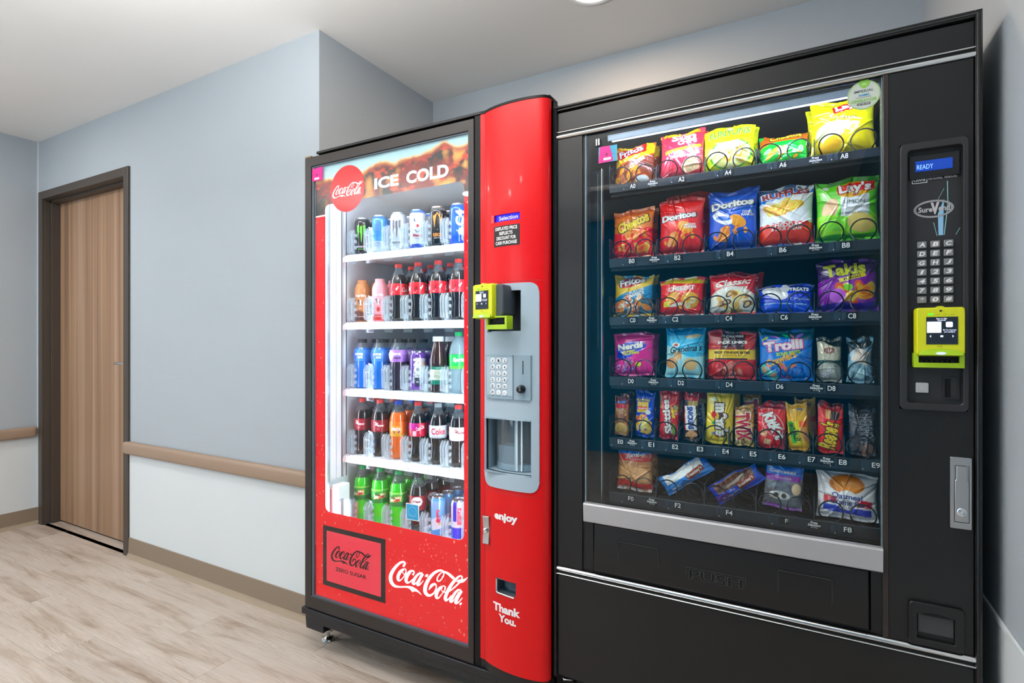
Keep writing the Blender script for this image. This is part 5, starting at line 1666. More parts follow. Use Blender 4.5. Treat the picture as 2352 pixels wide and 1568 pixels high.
pack('A8', 'potato_chip_bag', 'chip bag', 'bright yellow potato chip bag with red and white emblem, last on the top tray', GA, .081, 1.667, .142, .150, .050, '#f4d40c',
     [('w', .42, -.2, .05, 1, 2.4, '#e9c40a'), ('e', .30, .40, .24, .17, 15, '#efd9a0'), ('e', .32, .20, .2, .12, 25, '#dba83c'), ('e', .60, .80, .29, .115, 14, '#f0a818'), ('r', .34, .74, .88, .88, 12, '#d2161c'), ('e', .78, .26, .14, .1, 0, '#e6c60a')],
     out_text("Lay's", .61, .81, .46, .15, Wt, '#c01018', 13, .04) + [('Classic', .56, .61, .38, .05, '#5a4210', dict(shear=.2))], tilt=-7, seed=20, behind=2, bshift=(-.012, -.002))
# second tray
pack('B0', 'cheese_puff_bag', 'chip bag', 'orange and red cheese puff bag with yellow script lettering, first on the second tray', GB, -.455, 1.4480, .126, .152, .044, '#ef7a14',
     [('w', .52, .06, .05, 1, 2.2, '#e2231a'), ('s', .6, .52, .36, .13, 8, ['#f49a2c', '#f06a14'], .12, 5), ('s', .5, .22, .4, .2, 12, ['#f08a28', '#d81818', '#f7b060'], .13, 6), ('w', .12, -.05, .02, 1, 0, '#d61a18'), ('W', .86, .12, .03, .8, 1, '#b5541a')],
     out_text('Cheetos', .52, .70, .80, .22, '#f8d018', '#1c1412', 22, .05, .1) + [('CRUNCHY', .58, .585, .36, .05, '#f8c828', dict(rot=16, bold=.03))], tilt=-6, seed=31)
DOR = lambda b1, b2: [('w', .50, .0, .06, 1, 2, b2), ('e', .62, .46, .19, .12, -30, '#e8953a'), ('e', .34, .24, .17, .11, 60, '#e08830'), ('s', .5, .3, .4, .2, 6, ['#f0a040', '#c8661c'], .07, 9), ('w', .14, .05, .02, 1, 0, b1)]
pack('B2', 'tortilla_chip_bag', 'chip bag', 'red tortilla chip bag with white lettering, second on the second tray', GB, -.314, 1.4480, .128, .166, .046, '#d8232e', DOR('#b41822', '#cc1f2a'),
     out_text('Doritos', .46, .66, .80, .115, Wt, '#4a2a28', 5, .05) + [('NACHO', .72, .50, .26, .04, Wt, dict(bold=.04)), ('CHEESE', .73, .455, .28, .04, Wt, dict(bold=.04))], tilt=-6, seed=33, bshift=(.010, .020),
     blabel='dark red tortilla chip bag standing taller behind the front red one')
pack('B4', 'tortilla_chip_bag', 'chip bag', 'blue tortilla chip bag with white lettering, third on the second tray', GB, -.177, 1.4480, .130, .172, .046, '#1557b8', DOR('#123f96', '#1650b0') + [('e', .30, .52, .24, .10, -30, '#e9eef4'), ('e', .32, .52, .17, .05, -10, '#2a5fb0')],
     out_text('Doritos', .50, .75, .88, .12, Wt, '#2a2a3a', 5, .05) + [('COOL', .82, .60, .2, .04, Wt, dict(bold=.04)), ('RANCH', .82, .555, .24, .04, Wt, dict(bold=.04)), ], tilt=-6, seed=35, bshift=(.0, .010))
pack('B6', 'ridged_chip_bag', 'chip bag', 'white ridged potato chip bag with blue top and orange-red base, fourth on the second tray', GB, -.047, 1.4480, .132, .164, .050, '#e9edf2',
     [('W', .80, .16, .012, 7, 0, '#2a78d0'), ('W', .93, .1, .02, 1, 0, '#174a78'), ('w', .37, .02, .012, 8, 0, '#ef4a24'), ('e', .50, .62, .36, .12, 12, '#f0b040'), ('s', .5, .62, .30, .10, 8, ['#f6c860', '#e89a2a'], .15, 3), ('w', .05, 0, .01, 1, 0, '#1d5aa8')],
     out_text('RUFFLES', .50, .87, .88, .12, '#9c1f3c', Wt, 6, .05) + [('CHEDDAR', .52, .33, .62, .065, Wt, dict(bold=.03)), ('& SOUR CREAM', .52, .27, .56, .045, Wt, dict(bold=.02))], tilt=-7, seed=37)
pack('B8', 'potato_chip_bag', 'chip bag', 'lime green potato chip bag with white band and red emblem, last on the second tray', GB, .090, 1.4480, .138, .164, .050, '#66c81e',
     [('W', .90, 0, .01, 1, 0, '#3c8a24'), ('r', .40, .38, .86, .72, 0, '#f1f3ec'), ('e', .64, .80, .30, .15, 10, '#f0a82a'), ('r', .34, .76, .95, .90, 5, '#d2161c'), ('e', .22, .52, .13, .20, -20, '#f0b48a'), ('w', .40, .0, .03, 1, 1, '#8fd42a'), ('e', .36, .28, .2, .13, 0, '#7cc840'), ('e', .72, .28, .22, .17, -20, '#d8c078'), ('w', .12, .05, .02, 1, 0, '#3f9a2c'), ('e', .16, .88, .05, .05, 0, '#c8ccc8')],
     out_text("Lay's", .63, .81, .52, .20, Wt, '#c01018', 4, .04) + [('LIMON', .62, .60, .34, .055, '#4a6a3c'), ("MADE FROM REAL POTATOES", .6, .425, .52, .03, '#3c4a1c')], tilt=-6, seed=39)
# third tray
pack('C0', 'corn_chip_bag', 'chip bag', 'blue and gold corn twist bag with red emblem, first on the third tray', GC, -.453, 1.2745, .122, .126, .042, '#2f86b8',
     [('W', .60, .34, .02, 1, 0, '#e0b84c'), ('e', .45, .82, .34, .13, 12, '#c01824'), ('w', .42, .05, .03, 1, 0, '#48677c'), ('s', .5, .26, .44, .22, 26, ['#d97a34', '#b85a20', '#e8e4e0', '#f09a50'], .10, 12), ('w', .07, 0, .01, 1, 0, '#e0b048')],
     out_text('Fritos', .48, .84, .66, .17, Wt, '#1c2a6a', 11, .04) + [('FLAVOR', .62, .60, .40, .06, Wt, dict(rot=16, bold=.03)), ('TWISTS', .60, .51, .44, .09, Wt, dict(rot=16, bold=.05))], tilt=-6, seed=41)
pack('C2', 'cheese_cracker_bag', 'snack bag', 'red cheese cracker bag with yellow top, second on the third tray', GC, -.314, 1.2745, .126, .110, .042, '#d81a26',
     [('W', .84, .0, .01, 1, 0, '#d8c020'), ('W', .965, 0, 0, 1, 0, '#e8e2c8'), ('e', .32, .46, .17, .12, 30, '#e8a02a'), ('e', .72, .38, .20, .19, 20, '#f0a43a'), ('s', .7, .3, .18, .18, 7, ['#f6b84a', '#d8581c', '#f7e8d0'], .10, 3), ('r', .10, .22, .26, .36, 0, '#f0cf50'), ('e', .40, .27, .15, .035, 10, '#f2e6d0'), ('w', .03, 0, 0, 1, 0, '#f0e8e4')],
     [('CHEEZ-IT', .52, .70, .62, .13, Wt, dict(bold=.05, rot=4))], tilt=-8, seed=43)
pack('C4', 'cookie_bag', 'snack bag', 'deep red cookie bag with white script over cookies, third on the third tray', GC, -.177, 1.2745, .122, .112, .040, '#c8283a',
     [('e', .5, .22, .58, .42, 0, '#efe6dc'), ('s', .5, .26, .40, .28, 22, ['#e8c07a', '#c89448', '#5a3420', '#f6e2b4'], .11, 22), ('W', .94, 0, 0, 1, 0, '#b01c2e'), ('w', .04, .0, .01, 1, 0, '#d8343a')],
     [('Classic', .52, .78, .78, .17, Wt, dict(bold=.03, shear=.3, rot=6)), ('COOKIES', .56, .64, .56, .06, Wt, dict(bold=.03))], tilt=-8, seed=45, bshift=(.012, .006))
pack('C6', 'rice_treat_packet', 'snack packet', 'short royal blue rice treat packet with white lettering, fourth on the third tray', GC, -.048, 1.2745, .132, .078, .034, '#1646c4',
     [('W', .78, -.1, .02, 1, 0, '#0d2a78'), ('e', .35, .66, .22, .12, -20, '#d8d8de'), ('e', .18, .78, .12, .09, 0, '#c4c6cc'), ('e', .45, .84, .14, .10, 0, '#c4c6cc'), ('w', .30, -.05, .02, 1, 0, '#1a5ad8'), ('r', .1, .28, .9, .31, -2, '#9cc0f0')],
     [('TREATS', .76, .80, .36, .13, Wt, dict(bold=.04)), ('Original', .78, .44, .36, .11, '#b8d4f6', dict(shear=.1))], tilt=-16, seed=47)
pack('C8', 'rolled_tortilla_bag', 'chip bag', 'purple rolled tortilla chip bag with yellow lettering, last on the third tray', GC, .090, 1.2745, .134, .132, .046, '#7c2f9c',
     [('W', .66, .2, .04, 1, 0, '#3c1a5c'), ('s', .62, .42, .30, .18, 10, ['#f0a030', '#e05a24', '#f6c060'], .15, 6), ('e', .52, .45, .08, .06, 0, '#7cc83a'), ('e', .34, .30, .14, .13, 0, '#c070d8'), ('w', .16, .1, .03, 1, 0, '#3a2090'), ('r', .36, .60, .82, .67, 14, '#d8c81c')],
     [('Takis', .46, .80, .70, .24, '#cfd22a', dict(bold=.04, rot=6)), ('FUEGO', .59, .635, .30, .045, '#1c1420', dict(rot=14, bold=.02))], tilt=-6, seed=49)
# fourth tray
pack('D0', 'candy_bag', 'candy bag', 'hot pink candy cluster bag with blue splash and white lettering, first on the fourth tray', GD, -.451, 1.0970, .124, .128, .040, '#ee2f92',
     [('W', .80, .18, .01, 1, 0, '#e0148a'), ('e', .46, .66, .40, .15, 8, '#1f3fb8'), ('e', .30, .50, .24, .10, 8, '#1f3fb8'), ('r', .16, .50, .62, .57, 6, '#1c2a90'), ('s', .38, .26, .3, .18, 14, ['#f79ac8', '#8a3ab0', '#b88a3a', '#4a5ac8'], .07, 3), ('e', .66, .28, .07, .05, 0, '#f4dc3c')],
     out_text('Nerds', .45, .70, .66, .15, Wt, '#142878', 6, .05) + [('GUMMY', .42, .575, .34, .05, '#e8e02a', dict(rot=6, bold=.05)), ('CLUSTERS', .48, .525, .42, .05, '#e8e02a', dict(rot=6, bold=.05))], tilt=-6, roll=2, seed=51)
pack('D2', 'cookie_bag', 'snack bag', 'sky blue mini cookie bag with dark brown script, second on the fourth tray', GD, -.303, 1.0970, .112, .148, .040, '#58b4e6',
     [('W', .84, 0, .01, 1, 0, '#3c9cdc'), ('r', .04, .825, .96, .845, 0, '#1f78b8'), ('e', .72, .80, .2, .05, 8, '#c8b890'), ('w', .48, -.2, .05, 1, 1, '#a8d8f0'), ('e', .16, .28, .16, .14, 0, '#c8905c'), ('e', .66, .26, .17, .15, 0, '#dcb880'), ('e', .34, .42, .12, .11, 0, '#e0b488'), ('e', .28, .63, .10, .06, 0, '#f0dcd8'), ('e', .28, .63, .05, .03, 0, '#b04030')],
     [("Grandma's", .54, .56, .84, .13, '#2c1c1c', dict(bold=.02, shear=.35, rot=6))], tilt=-5, seed=53, bshift=(.010, .003))
pack('D4', 'beef_jerky_bag', 'snack bag', 'red and black dried beef bag with a yellow band, third on the fourth tray', GD, -.179, 1.0970, .124, .132, .036, '#c8141e',
     [('W', .56, 0, 0, 1, 0, '#3a1418'), ('e', .5, .62, .13, .06, 0, '#7a1a22'), ('r', .0, .52, .30, 1.0, 0, '#b01c28'), ('r', .78, .5, 1.0, 1.0, 0, '#b01c28'), ('r', 0, .42, 1, .62, 0, '#f0b81a'), ('r', .16, .40, .84, .44, 0, '#2a1416'), ('s', .5, .2, .3, .13, 8, ['#8a2a20', '#c85a48', '#e8a898'], .11, 5)],
     [('70 CALORIES', .52, .90, .46, .05, Wt, dict(bold=.03)), ("JACK LINK'S", .52, .76, .62, .075, Wt, dict(bold=.05)), ('BEEF TENDER BITES', .52, .555, .74, .05, '#3c2410', dict(bold=.03)), ('TERIYAKI', .52, .49, .4, .03, '#7a5a10')], tilt=-4, seed=55, waist=.02)
pack('D6', 'gummy_worm_bag', 'candy bag', 'blue gummy candy bag with pink-edged lettering and coloured worms, fourth on the fourth tray', GD, -.047, 1.0970, .132, .136, .044, '#2474c8',
     [('W', .84, -.06, .03, 1, 0, '#10586c'), ('e', .12, .82, .07, .02, 30, '#c8d84a'), ('e', .30, .86, .09, .02, -10, '#b06ac8'), ('e', .50, .89, .08, .025, -40, '#3cc878'), ('e', .62, .87, .06, .02, -50, '#d88a8a'), ('e', .76, .88, .08, .03, 30, '#a07ad0'), ('s', .35, .22, .32, .16, 10, ['#58b8b0', '#f0884a', '#f06a9a', '#8ad0c8'], .12, 6), ('s', .6, .14, .3, .1, 12, ['#1a4ab0', '#3c8ae0'], .08, 2)],
     out_text('Trolli', .46, .68, .74, .20, '#f2e4ea', '#e0358a', 7, .05) + [('SOUR BRITE', .56, .53, .46, .07, '#b8d838', dict(rot=8, bold=.05)), ('Crawlers', .42, .42, .60, .15, '#f0b43a', dict(rot=22, bold=.04))], tilt=-6, seed=57)
pack('D8', 'nut_packet', 'snack packet', 'narrow beige and dark green nut packet with round red seal, fifth on the fourth tray', GD, .052, 1.0970, .056, .112, .034, '#b8b3a0',
     [('W', .86, -.1, .03, 1, 0, '#1c2422'), ('e', .5, .72, .22, .14, 0, '#8a3a34'), ('e', .5, .72, .18, .10, 0, '#c8b8a8'), ('w', .50, .02, .01, 1, 0, '#124a40'), ('w', .43, .02, .01, 1, 0, '#a8aaa0'), ('s', .5, .2, .3, .14, 8, ['#e6e6ea', '#9a9aa8'], .12, 3)],
     [('RITZ', .5, .72, .42, .09, '#8a2a2a', dict(bold=.03)), ('SOUR', .5, .465, .44, .045, '#a8c8b0')], tilt=-5, seed=59, waist=.10)
pack('D9', 'clear_wrapped_bar', 'snack packet', 'crumpled clear and white wrapped snack at the far end of the fourth tray', GD, .118, 1.0970, .058, .112, .032, '#8fb4c8',
     [('W', .76, .3, .06, 1, 0, '#101a22'), ('r', .2, .44, .9, .74, -20, '#d8c8bc'), ('v', '#4a6a7c', .8, 5, 3), ('e', .5, .22, .2, .22, 0, '#b8d8f0')], [], tilt=-5, seed=61, waist=.14, wr=1.8)
# fifth tray
BY = 1.574
pack('E0', 'cracker_packet', 'snack packet', 'slim brown cracker packet with round crackers, first on the fifth tray', GE, -.488, .9170, .044, .122, .022, '#a8703c',
     [('W', .78, 0, .01, 1, 0, '#7a2a2c'), ('r', .14, .80, .86, .86, 0, '#3c60b8'), ('r', .1, .68, .9, .78, 0, '#c0303a'), ('w', .52, 0, .01, 1, 0, '#c87a3a'), ('e', .5, .42, .42, .34, 0, '#8a5428'), ('e', .5, .18, .44, .40, 0, '#e4bc78'), ('e', .5, .18, .30, .28, 0, '#d4a860')],
     [('Real', .5, .66, .4, .035, '#e8dcd0', dict(bold=.03)), ('PEANUT BUTTER', .5, .615, .7, .025, '#e8dcd0'), ('TOAST CHEE', .5, .83, .6, .025, Wt)], y=BY, tilt=-4, seed=71, waist=.03, behind=2)
pack('E1', 'nut_packet', 'snack packet', 'blue peanut packet with yellow lettering over golden nuts, second on the fifth tray', GE, -.417, .9170, .058, .138, .026, '#1a48b4',
     [('r', .10, .54, .70, .76, 0, '#f0b428'), ('r', .10, .60, .66, .66, 0, '#e03a3c'), ('s', .40, .44, .30, .10, 6, ['#d82a2a', '#f0c060'], .15, 3), ('s', .45, .25, .34, .16, 12, ['#f0c25a', '#e0a038', '#f8dc90'], .20, 4), ('e', .70, .55, .13, .12, 0, '#d8e4f0'), ('w', .09, .0, .02, 1, 0, '#143a9c')],
     [('PLANTERS', .42, .80, .70, .055, '#f0cc30', dict(bold=.05)), ('SALTED', .36, .70, .44, .03, Wt), ('PEANUTS', .40, .625, .5, .035, Wt, dict(bold=.04))], y=BY, tilt=-4, seed=73, waist=.04)
pack('E2', 'fruit_candy_packet', 'candy packet', 'red fruit candy packet with white lettering running upwards, third on the fifth tray', GE, -.347, .9170, .056, .142, .022, '#c81e34',
     [('e', .30, .80, .28, .5, -10, '#4a8a3a'), ('e', .34, .80, .26, .5, -10, '#c81e34'), ('s', .78, .66, .14, .20, 9, ['#f0a030', '#8ac83a', '#a04ab0', '#f0dc3c'], .11, 6), ('e', .74, .22, .14, .3, 0, '#8aa83a'), ('w', .05, 0, 0, 1, 0, '#a01828')],
     out_text('Skittles', .42, .47, 1.75, .155, Wt, '#8c1020', 97, .05) , y=BY, tilt=-4, seed=75, waist=.03)
pack('E3', 'chocolate_bar', 'candy bar', 'dark brown nougat bar with blue lettering on white running downwards, fourth on the fifth tray', GE, -.285, .9170, .040, .138, .020, '#3a1f1c',
     [('W', .84, 0, .01, 1, 0, '#c8203a'), ('r', .3, .74, .95, .84, 0, '#b89a5c'), ('r', .10, .24, .86, .74, 3, '#e8e8f2'), ('r', .14, .25, .82, .73, 3, '#ffffff'), ('s', .5, .12, .4, .08, 8, ['#c88a5c', '#e8b48a'], .22, 2), ('r', 0, .24, .09, .76, 3, '#c02838')],
     [('SNICKERS', .48, .49, 1.60, .115, '#1c3ca8', dict(rot=-86, bold=.05, shear=.1))], y=BY, tilt=-3, seed=77, waist=.02, bshift=(.012, .0))
pack('E4', 'chocolate_candy_packet', 'candy packet', 'yellow chocolate peanut candy packet with brown lettering running downwards, fifth on the fifth tray', GE, -.212, .9170, .072, .146, .026, '#f2c210',
     [('r', .16, .82, .40, .89, 0, '#e8d890'), ('r', .24, .80, .36, .86, 0, '#9ac0b8'), ('e', .30, .55, .10, .14, 20, '#d82a24'), ('e', .33, .40, .12, .06, 10, '#2c9a3c'), ('e', .52, .18, .26, .20, 0, '#e8dc70'), ('e', .44, .16, .14, .16, 0, '#f0b010'), ('e', .30, .20, .07, .05, 0, '#8a9ac8')],
     out_text("m&m's", .60, .47, 1.25, .24, '#f0ece4', '#5a2418', -87, .07, 0, .08), y=BY, tilt=-4, roll=-2, seed=79, waist=.04, bshift=(.010, .0))
pack('E5', 'caramel_bar', 'candy bar', 'gold caramel biscuit bar with red and white lettering, sixth on the fifth tray', GE, -.146, .9170, .048, .110, .020, '#c89a4c',
     [('W', .78, .1, .03, 1, 0, '#8a5a24'), ('v', '#f0d090', .6, 6, 8), ('s', .5, .10, .4, .08, 6, ['#f0d8a0', '#8a5a2c'], .2, 3)],
     out_text('TWIX', .44, .48, 1.55, .36, '#c8243a', '#f4ece4', -84, .05, 0, .06), y=BY, tilt=-5, seed=81, waist=.03, bshift=(.012, .030),
     blabel='dark brown and gold caramel bar standing taller behind the front gold one')
pack('E6', 'wafer_bar', 'candy bar', 'red wafer bar packet with white lettering in an oval, seventh on the fifth tray', GE, -.080, .9170, .068, .116, .022, '#dc1c34',
     [('W', .90, 0, 0, 1, 0, '#8a1830'), ('e', .56, .56, .34, .50, 30, '#f0e0e4'), ('e', .56, .56, .32, .48, 30, '#dc1c34'), ('r', .08, .74, .24, .80, 0, '#e8c8cc'), ('r', .10, .28, .36, .42, -25, '#d8a078'), ('r', .24, .10, .48, .22, -15, '#e8b890'), ('w', .05, 0, 0, 1, 0, '#b8142a')],
     out_text('KitKat', .60, .53, 1.10, .25, Wt, '#a01024', -62, .06, .15), y=BY, tilt=-4, seed=83, waist=.02)
pack('E7', 'peanut_bar', 'candy bar', 'yellow and orange honey bar with green lettering panel, eighth on the fifth tray', GE, -.014, .9170, .050, .124, .022, '#f0a81c',
     [('r', .28, .62, .90, .20, 0, '#d88a20'), ('r', .14, .12, .62, .62, 8, '#e8cc1c'), ('r', .10, .16, .34, .62, 8, '#4ab02c'), ('r', .60, .50, .95, .62, 0, '#e86a2a'), ('e', .80, .36, .14, .4, 10, '#c88a5c'), ('r', .50, .86, .80, .89, 0, '#4a6a9c'), ('w', .05, 0, .01, 1, 0, '#c88a20')],
     [('NATURE', .24, .46, .60, .12, '#145a18', dict(rot=-82, bold=.05)), ('VALLEY', .42, .32, .60, .14, '#1c6a1c', dict(rot=-82, bold=.05))], y=BY, tilt=-4, roll=4, seed=85, waist=.06, bshift=(.014, .006))
pack('E8', 'peanut_butter_cup_packet', 'candy packet', 'orange-red peanut butter cup packet with yellow lettering running upwards, ninth on the fifth tray', GE, .055, .9170, .056, .122, .022, '#ea3f20',
     [('W', .94, 0, 0, 1, 0, '#8a1a1c'), ('e', .62, .80, .26, .24, 0, '#3c2420'), ('r', .30, .72, .50, .92, 0, '#d8a060'), ('r', .60, .26, .78, .58, 0, '#4a2418'), ('r', .66, .28, .70, .56, 0, '#e8c83a')],
     out_text("Reese's", .40, .38, 1.25, .34, '#f6d21c', '#3a1a10', 82, .04, .3, .05), y=BY, tilt=-4, seed=87, waist=.02)
pack('E9', 'dark_chocolate_bar', 'candy bar', 'dark brown chocolate bar with pale lettering at the far end of the fifth tray', GE, .122, .9170, .056, .118, .022, '#2c2830',
     [('r', .45, .50, .95, .95, 0, '#3a3440'), ('e', .72, .12, .26, .34, 0, '#8a6a60'), ('v', '#4a5a68', .5, 6, 3)],
     [("HERSHEY'S", .66, .56, 1.15, .26, '#8a9098', dict(rot=-84, bold=.02))], y=BY, tilt=-4, seed=89, waist=.03)
# bottom tray
pack('F0', 'honey_bun_packet', 'pastry packet', 'clear honey bun packet with blue top and red band, first on the bottom tray', GF, -.448, .7540, .110, .148, .044, '#b07a52',
     [('W', .74, .05, .01, 1, 0, '#2a6cc8'), ('r', .24, .86, .86, .96, 8, '#8a2a2a'), ('w', .755, .05, .01, 1, 0, '#c4242c'), ('w', .615, .03, .01, 1, 0, '#b07a52'), ('v', '#d8a880', .6, 5, 6), ('e', .28, .40, .22, .18, 30, '#c89468'), ('e', .70, .36, .26, .20, -20, '#d8a478'), ('w', .20, .0, .03, 1, 0, '#d02a34'), ('w', .07, 0, .02, 1, 0, '#d8c8c4')],
     [('FRESHLEY', .50, .905, .52, .055, '#e8d8c8', dict(rot=8, bold=.03)), ('Jumbo', .54, .73, .56, .11, Wt, dict(shear=.2, bold=.03, rot=8)), ('Honey Bun', .56, .655, .40, .035, Wt)], tilt=-4, seed=91)


def roll_pack(name, label, cx, cz, L, D, ang, dark, seed):
    """sleeve of small round cakes lying tilted across two coils"""
    b = [('W', .50, 0, .01, 1, 0, '#e8ecf0' if not dark else '#6a4630'), ('W', .96, 0, 0, 1, 0, '#c8d0d8' if not dark else '#3a5ab0'), ('r', -.1, -.1, .10, 1.1, 0, '#2a7cc8' if not dark else '#2244b8'), ('r', .90, -.1, 1.1, 1.1, 0, '#1d5cb8')]
    for k in range(6):
        b.append(('e', .20 + .115 * k, .72, .055, .07, 0, '#f6f6f4' if not dark else '#4a2c1c'))
    b += [('w', .46, 0, .01, 1, 0, '#2a86d4' if not dark else '#2456c8')]
    b += [('r', .02, .0, .30, .42, 0, '#3a90dc' if not dark else '#7a3a9c'), ('r', .52, .26, .88, .58, 6, '#8a3a24')]
    t = pack('F', name, 'pastry packet', label, GF, 0, 0, L, D, .040, '#2a7cc8' if not dark else '#2a50c0', b,
             [("Freshley's", .70, .42, .32, .20, '#f0e4dc', dict(bold=.03, rot=6)), ('Donuts', .24, .22, .20, .12, '#e4f0ff', dict(bold=.02))] + ([('Mini', .40, .40, .10, .14, Wt)] if dark else []),
             tilt=0, behind=0, seed=seed, waist=.04, seal=.10)
    a = R(ang)
    t.location = (cx + math.sin(a) * D / 2, 1.578, cz - math.cos(a) * D / 2)
    t.rotation_euler = (0, -a, 0)
    return t


roll_pack('mini_donut_sleeve', 'pale blue sleeve of white mini donuts lying at a slant, second on the bottom tray', -.300, .8205, .156, .054, 36, False, 93)
roll_pack('chocolate_donut_sleeve', 'darker blue and purple sleeve of chocolate donuts at a slant, on the bottom tray', -.166, .8120, .146, .054, 37, True, 95)
pack('F6', 'cupcake_packet', 'pastry packet', 'blue cupcake packet with a purple band over a clear lower half, bottom tray', GF, -.056, .7600, .094, .132, .036, '#6a6a70',
     [('W', .60, .10, .02, 1, 0, '#1d6cc4'), ('W', .86, .12, .01, 1, 0, '#5a2a34'), ('r', .0, .57, .94, .68, 3, '#8a3a9c'), ('e', .42, .38, .36, .28, 0, '#4a4450'), ('e', .42, .28, .28, .12, 0, '#d8d4d0'), ('e', .32, .28, .07, .07, 0, '#2c2a30'), ('e', .54, .28, .07, .07, 0, '#2c2a30'), ('e', .85, .44, .12, .16, 0, '#e0c0a0'), ('v', '#8a98a4', .5, 5, 4), ('w', .07, .0, .02, 1, 0, '#a060b8')],
     [("Freshley's", .40, .93, .62, .08, '#c8ccd8', dict(rot=7, bold=.03)), ('Cupcakes', .46, .745, .70, .085, Wt, dict(shear=.25, bold=.02)), ('Chocolate', .48, .635, .44, .04, '#e0c8e8')], tilt=-4, roll=-4, seed=97)
pack('F8', 'creme_pie_packet', 'pastry packet', 'white sandwich pie packet with red and blue bands, last on the bottom tray', GF, .090, .7545, .134, .118, .044, '#dcd8da',
     [('e', .5, .74, .30, .17, 0, '#c8762a'), ('e', .5, .70, .24, .10, 0, '#d8883a'), ('r', .10, .34, .40, .48, -4, '#c8283c'), ('r', .66, .30, .92, .44, -4, '#c83a4a'), ('r', .10, .14, .90, .28, -4, '#2448b8'), ('e', .5, .42, .18, .18, 0, '#e4e0e2')],
     [('Oatmeal', .5, .50, .52, .11, '#24489c', dict(bold=.02, rot=-3)), ('Creme Pie', .5, .37, .56, .11, '#24489c', dict(bold=.02, rot=-3))], tilt=-8, seed=99, wr=1.5)

# ------------------------------------------------------------------ bottles and cans


def cyl_print(prof, base, prims, n=72, nz=40):
    """label wrapped round a profile [(r, z)...], u runs once round, centre of the print faces -y"""
    zs = [p[1] for p in prof]; rs = [p[0] for p in prof]
    zz = np.linspace(zs[0], zs[-1], nz)
    rr = np.interp(zz, zs, rs)
    u, v = np.meshgrid(np.linspace(0, 1, n + 1), np.linspace(0, 1, nz), indexing='ij')
    a = (u - .5) * 2 * math.pi - math.pi / 2
    rad = rr[None, :] * np.ones_like(u)
    asp = (zs[-1] - zs[0]) / (2 * math.pi * rs[0])
    c = paint(u, v, asp, base, prims)
    mb = MB()
    mb.v = np.stack([rad * np.cos(a), rad * np.sin(a), zz[None, :] * np.ones_like(u)], -1).reshape(-1, 3).tolist()
    idx = np.arange((n + 1) * nz).reshape(n + 1, nz)
    mb.f = np.stack([idx[:-1, :-1], idx[1:, :-1], idx[1:, 1:], idx[:-1, 1:]], -1).reshape(-1, 4).tolist()
    mb.m = [0] * len(mb.f)
    c = c.reshape(-1, 3)
    mb.c = np.concatenate([c, np.ones((len(c), 1))], 1)
    return mb


def cyl_text(mb, s, ang, z, w, h, prof, off=.0006, rot=0, **k):
    v, f, _ = text2d(s, **k)
    v = (v - .5) * np.array([w, h])
    v, f = fine(v, f, .005)
    r_ = R(rot)
    x = v[:, 0] * math.cos(r_) - v[:, 1] * math.sin(r_)
    y = v[:, 0] * math.sin(r_) + v[:, 1] * math.cos(r_)
    zs = [p[1] for p in prof]; rs = [p[0] for p in prof]
    Z = z + y
    rr = np.interp(Z, zs, rs) + off
    a = R(ang - 90) + x / rr
    return mb.add(np.stack([rr * np.cos(a), rr * np.sin(a), Z], -1).tolist(), f)


def cyl_poly(mb, pts, ang, prof, off=.0006):
    zs = [p[1] for p in prof]; rs = [p[0] for p in prof]
    vs = []
    for x, z in pts:
        r_ = float(np.interp(z, zs, rs)) + off
        a = R(ang - 90) + x / r_
        vs.append((r_ * math.cos(a), r_ * math.sin(a), z))
    return mb.add(vs, [tuple(range(len(vs)))])


LAB = MV('bottle label print', .32, .5, 0, .2)
CANP = MV('can print', .22, .7, .25, .3)
ALU = M('aluminium can end', '#c9ccd0', .25, 1)


def liq(n, c, rough=.08):
    return M(n, c, rough, spec=.6, coat=.6)


COLA = liq('cola liquid', '#1c0b07'); GRN = liq('green soda liquid', '#2fd012'); BLU = liq('blue drink liquid', '#0f6fd0')
ORG_ = liq('orange soda liquid', '#f4690a'); TEA = liq('tea liquid', '#3a170c'); PUR = liq('purple grape liquid', '#2a1430'); CLR = MG('lemon soda bottle', '#cfe3ea', 1.5, 1, .03, '#b8d0da', .35)
CAPM = {k: M(k + ' bottle cap', v, .4) for k, v in dict(red='#e5453f', black='#15171a', green='#17a85c', blue='#1f4fc8', white='#e4e6ea', grey='#a9b4b8', dark='#3b3842').items()}

P_CONT = [(.024, 0), (.029, .003), (.0325, .014), (.0335, .030), (.0305, .050), (.0300, .070), (.0330, .092), (.0350, .110), (.0350, .140), (.0335, .156), (.0295, .172), (.0235, .187), (.0175, .199), (.0135, .208), (.0128, .214), (.0128, .226)]
P_SODA = [(.023, 0), (.029, .003), (.0330, .016), (.0345, .040), (.0320, .060), (.0320, .085), (.0345, .102), (.0350, .128), (.0345, .148), (.0325, .166), (.0270, .184), (.0195, .199), (.0145, .207), (.0128, .213), (.0128, .225)]
P_SPORT = [(.028, 0), (.0335, .004), (.0345, .03), (.0325, .045), (.0345, .06), (.0340, .105), (.0325, .112), (.0365, .128), (.0380, .142), (.0335, .158), (.0255, .176), (.0175, .188), (.0165, .196), (.0165, .200)]
P_TEA = [(.027, 0), (.0325, .004), (.0330, .020), (.0320, .030), (.0320, .098), (.0335, .104), (.0340, .125), (.0300, .150), (.0230, .176), (.0195, .192), (.0180, .200), (.0180, .208)]
P_MILK = [(.027, 0), (.0315, .004), (.0320, .070), (.0320, .125), (.0315, .140), (.0260, .156), (.0190, .165), (.0180, .170)]
P_CAN = [(.0245, 0), (.0262, .003), (.0318, .011), (.0330, .016), (.0330, .136), (.0318, .142), (.0275, .151), (.0270, .154)]
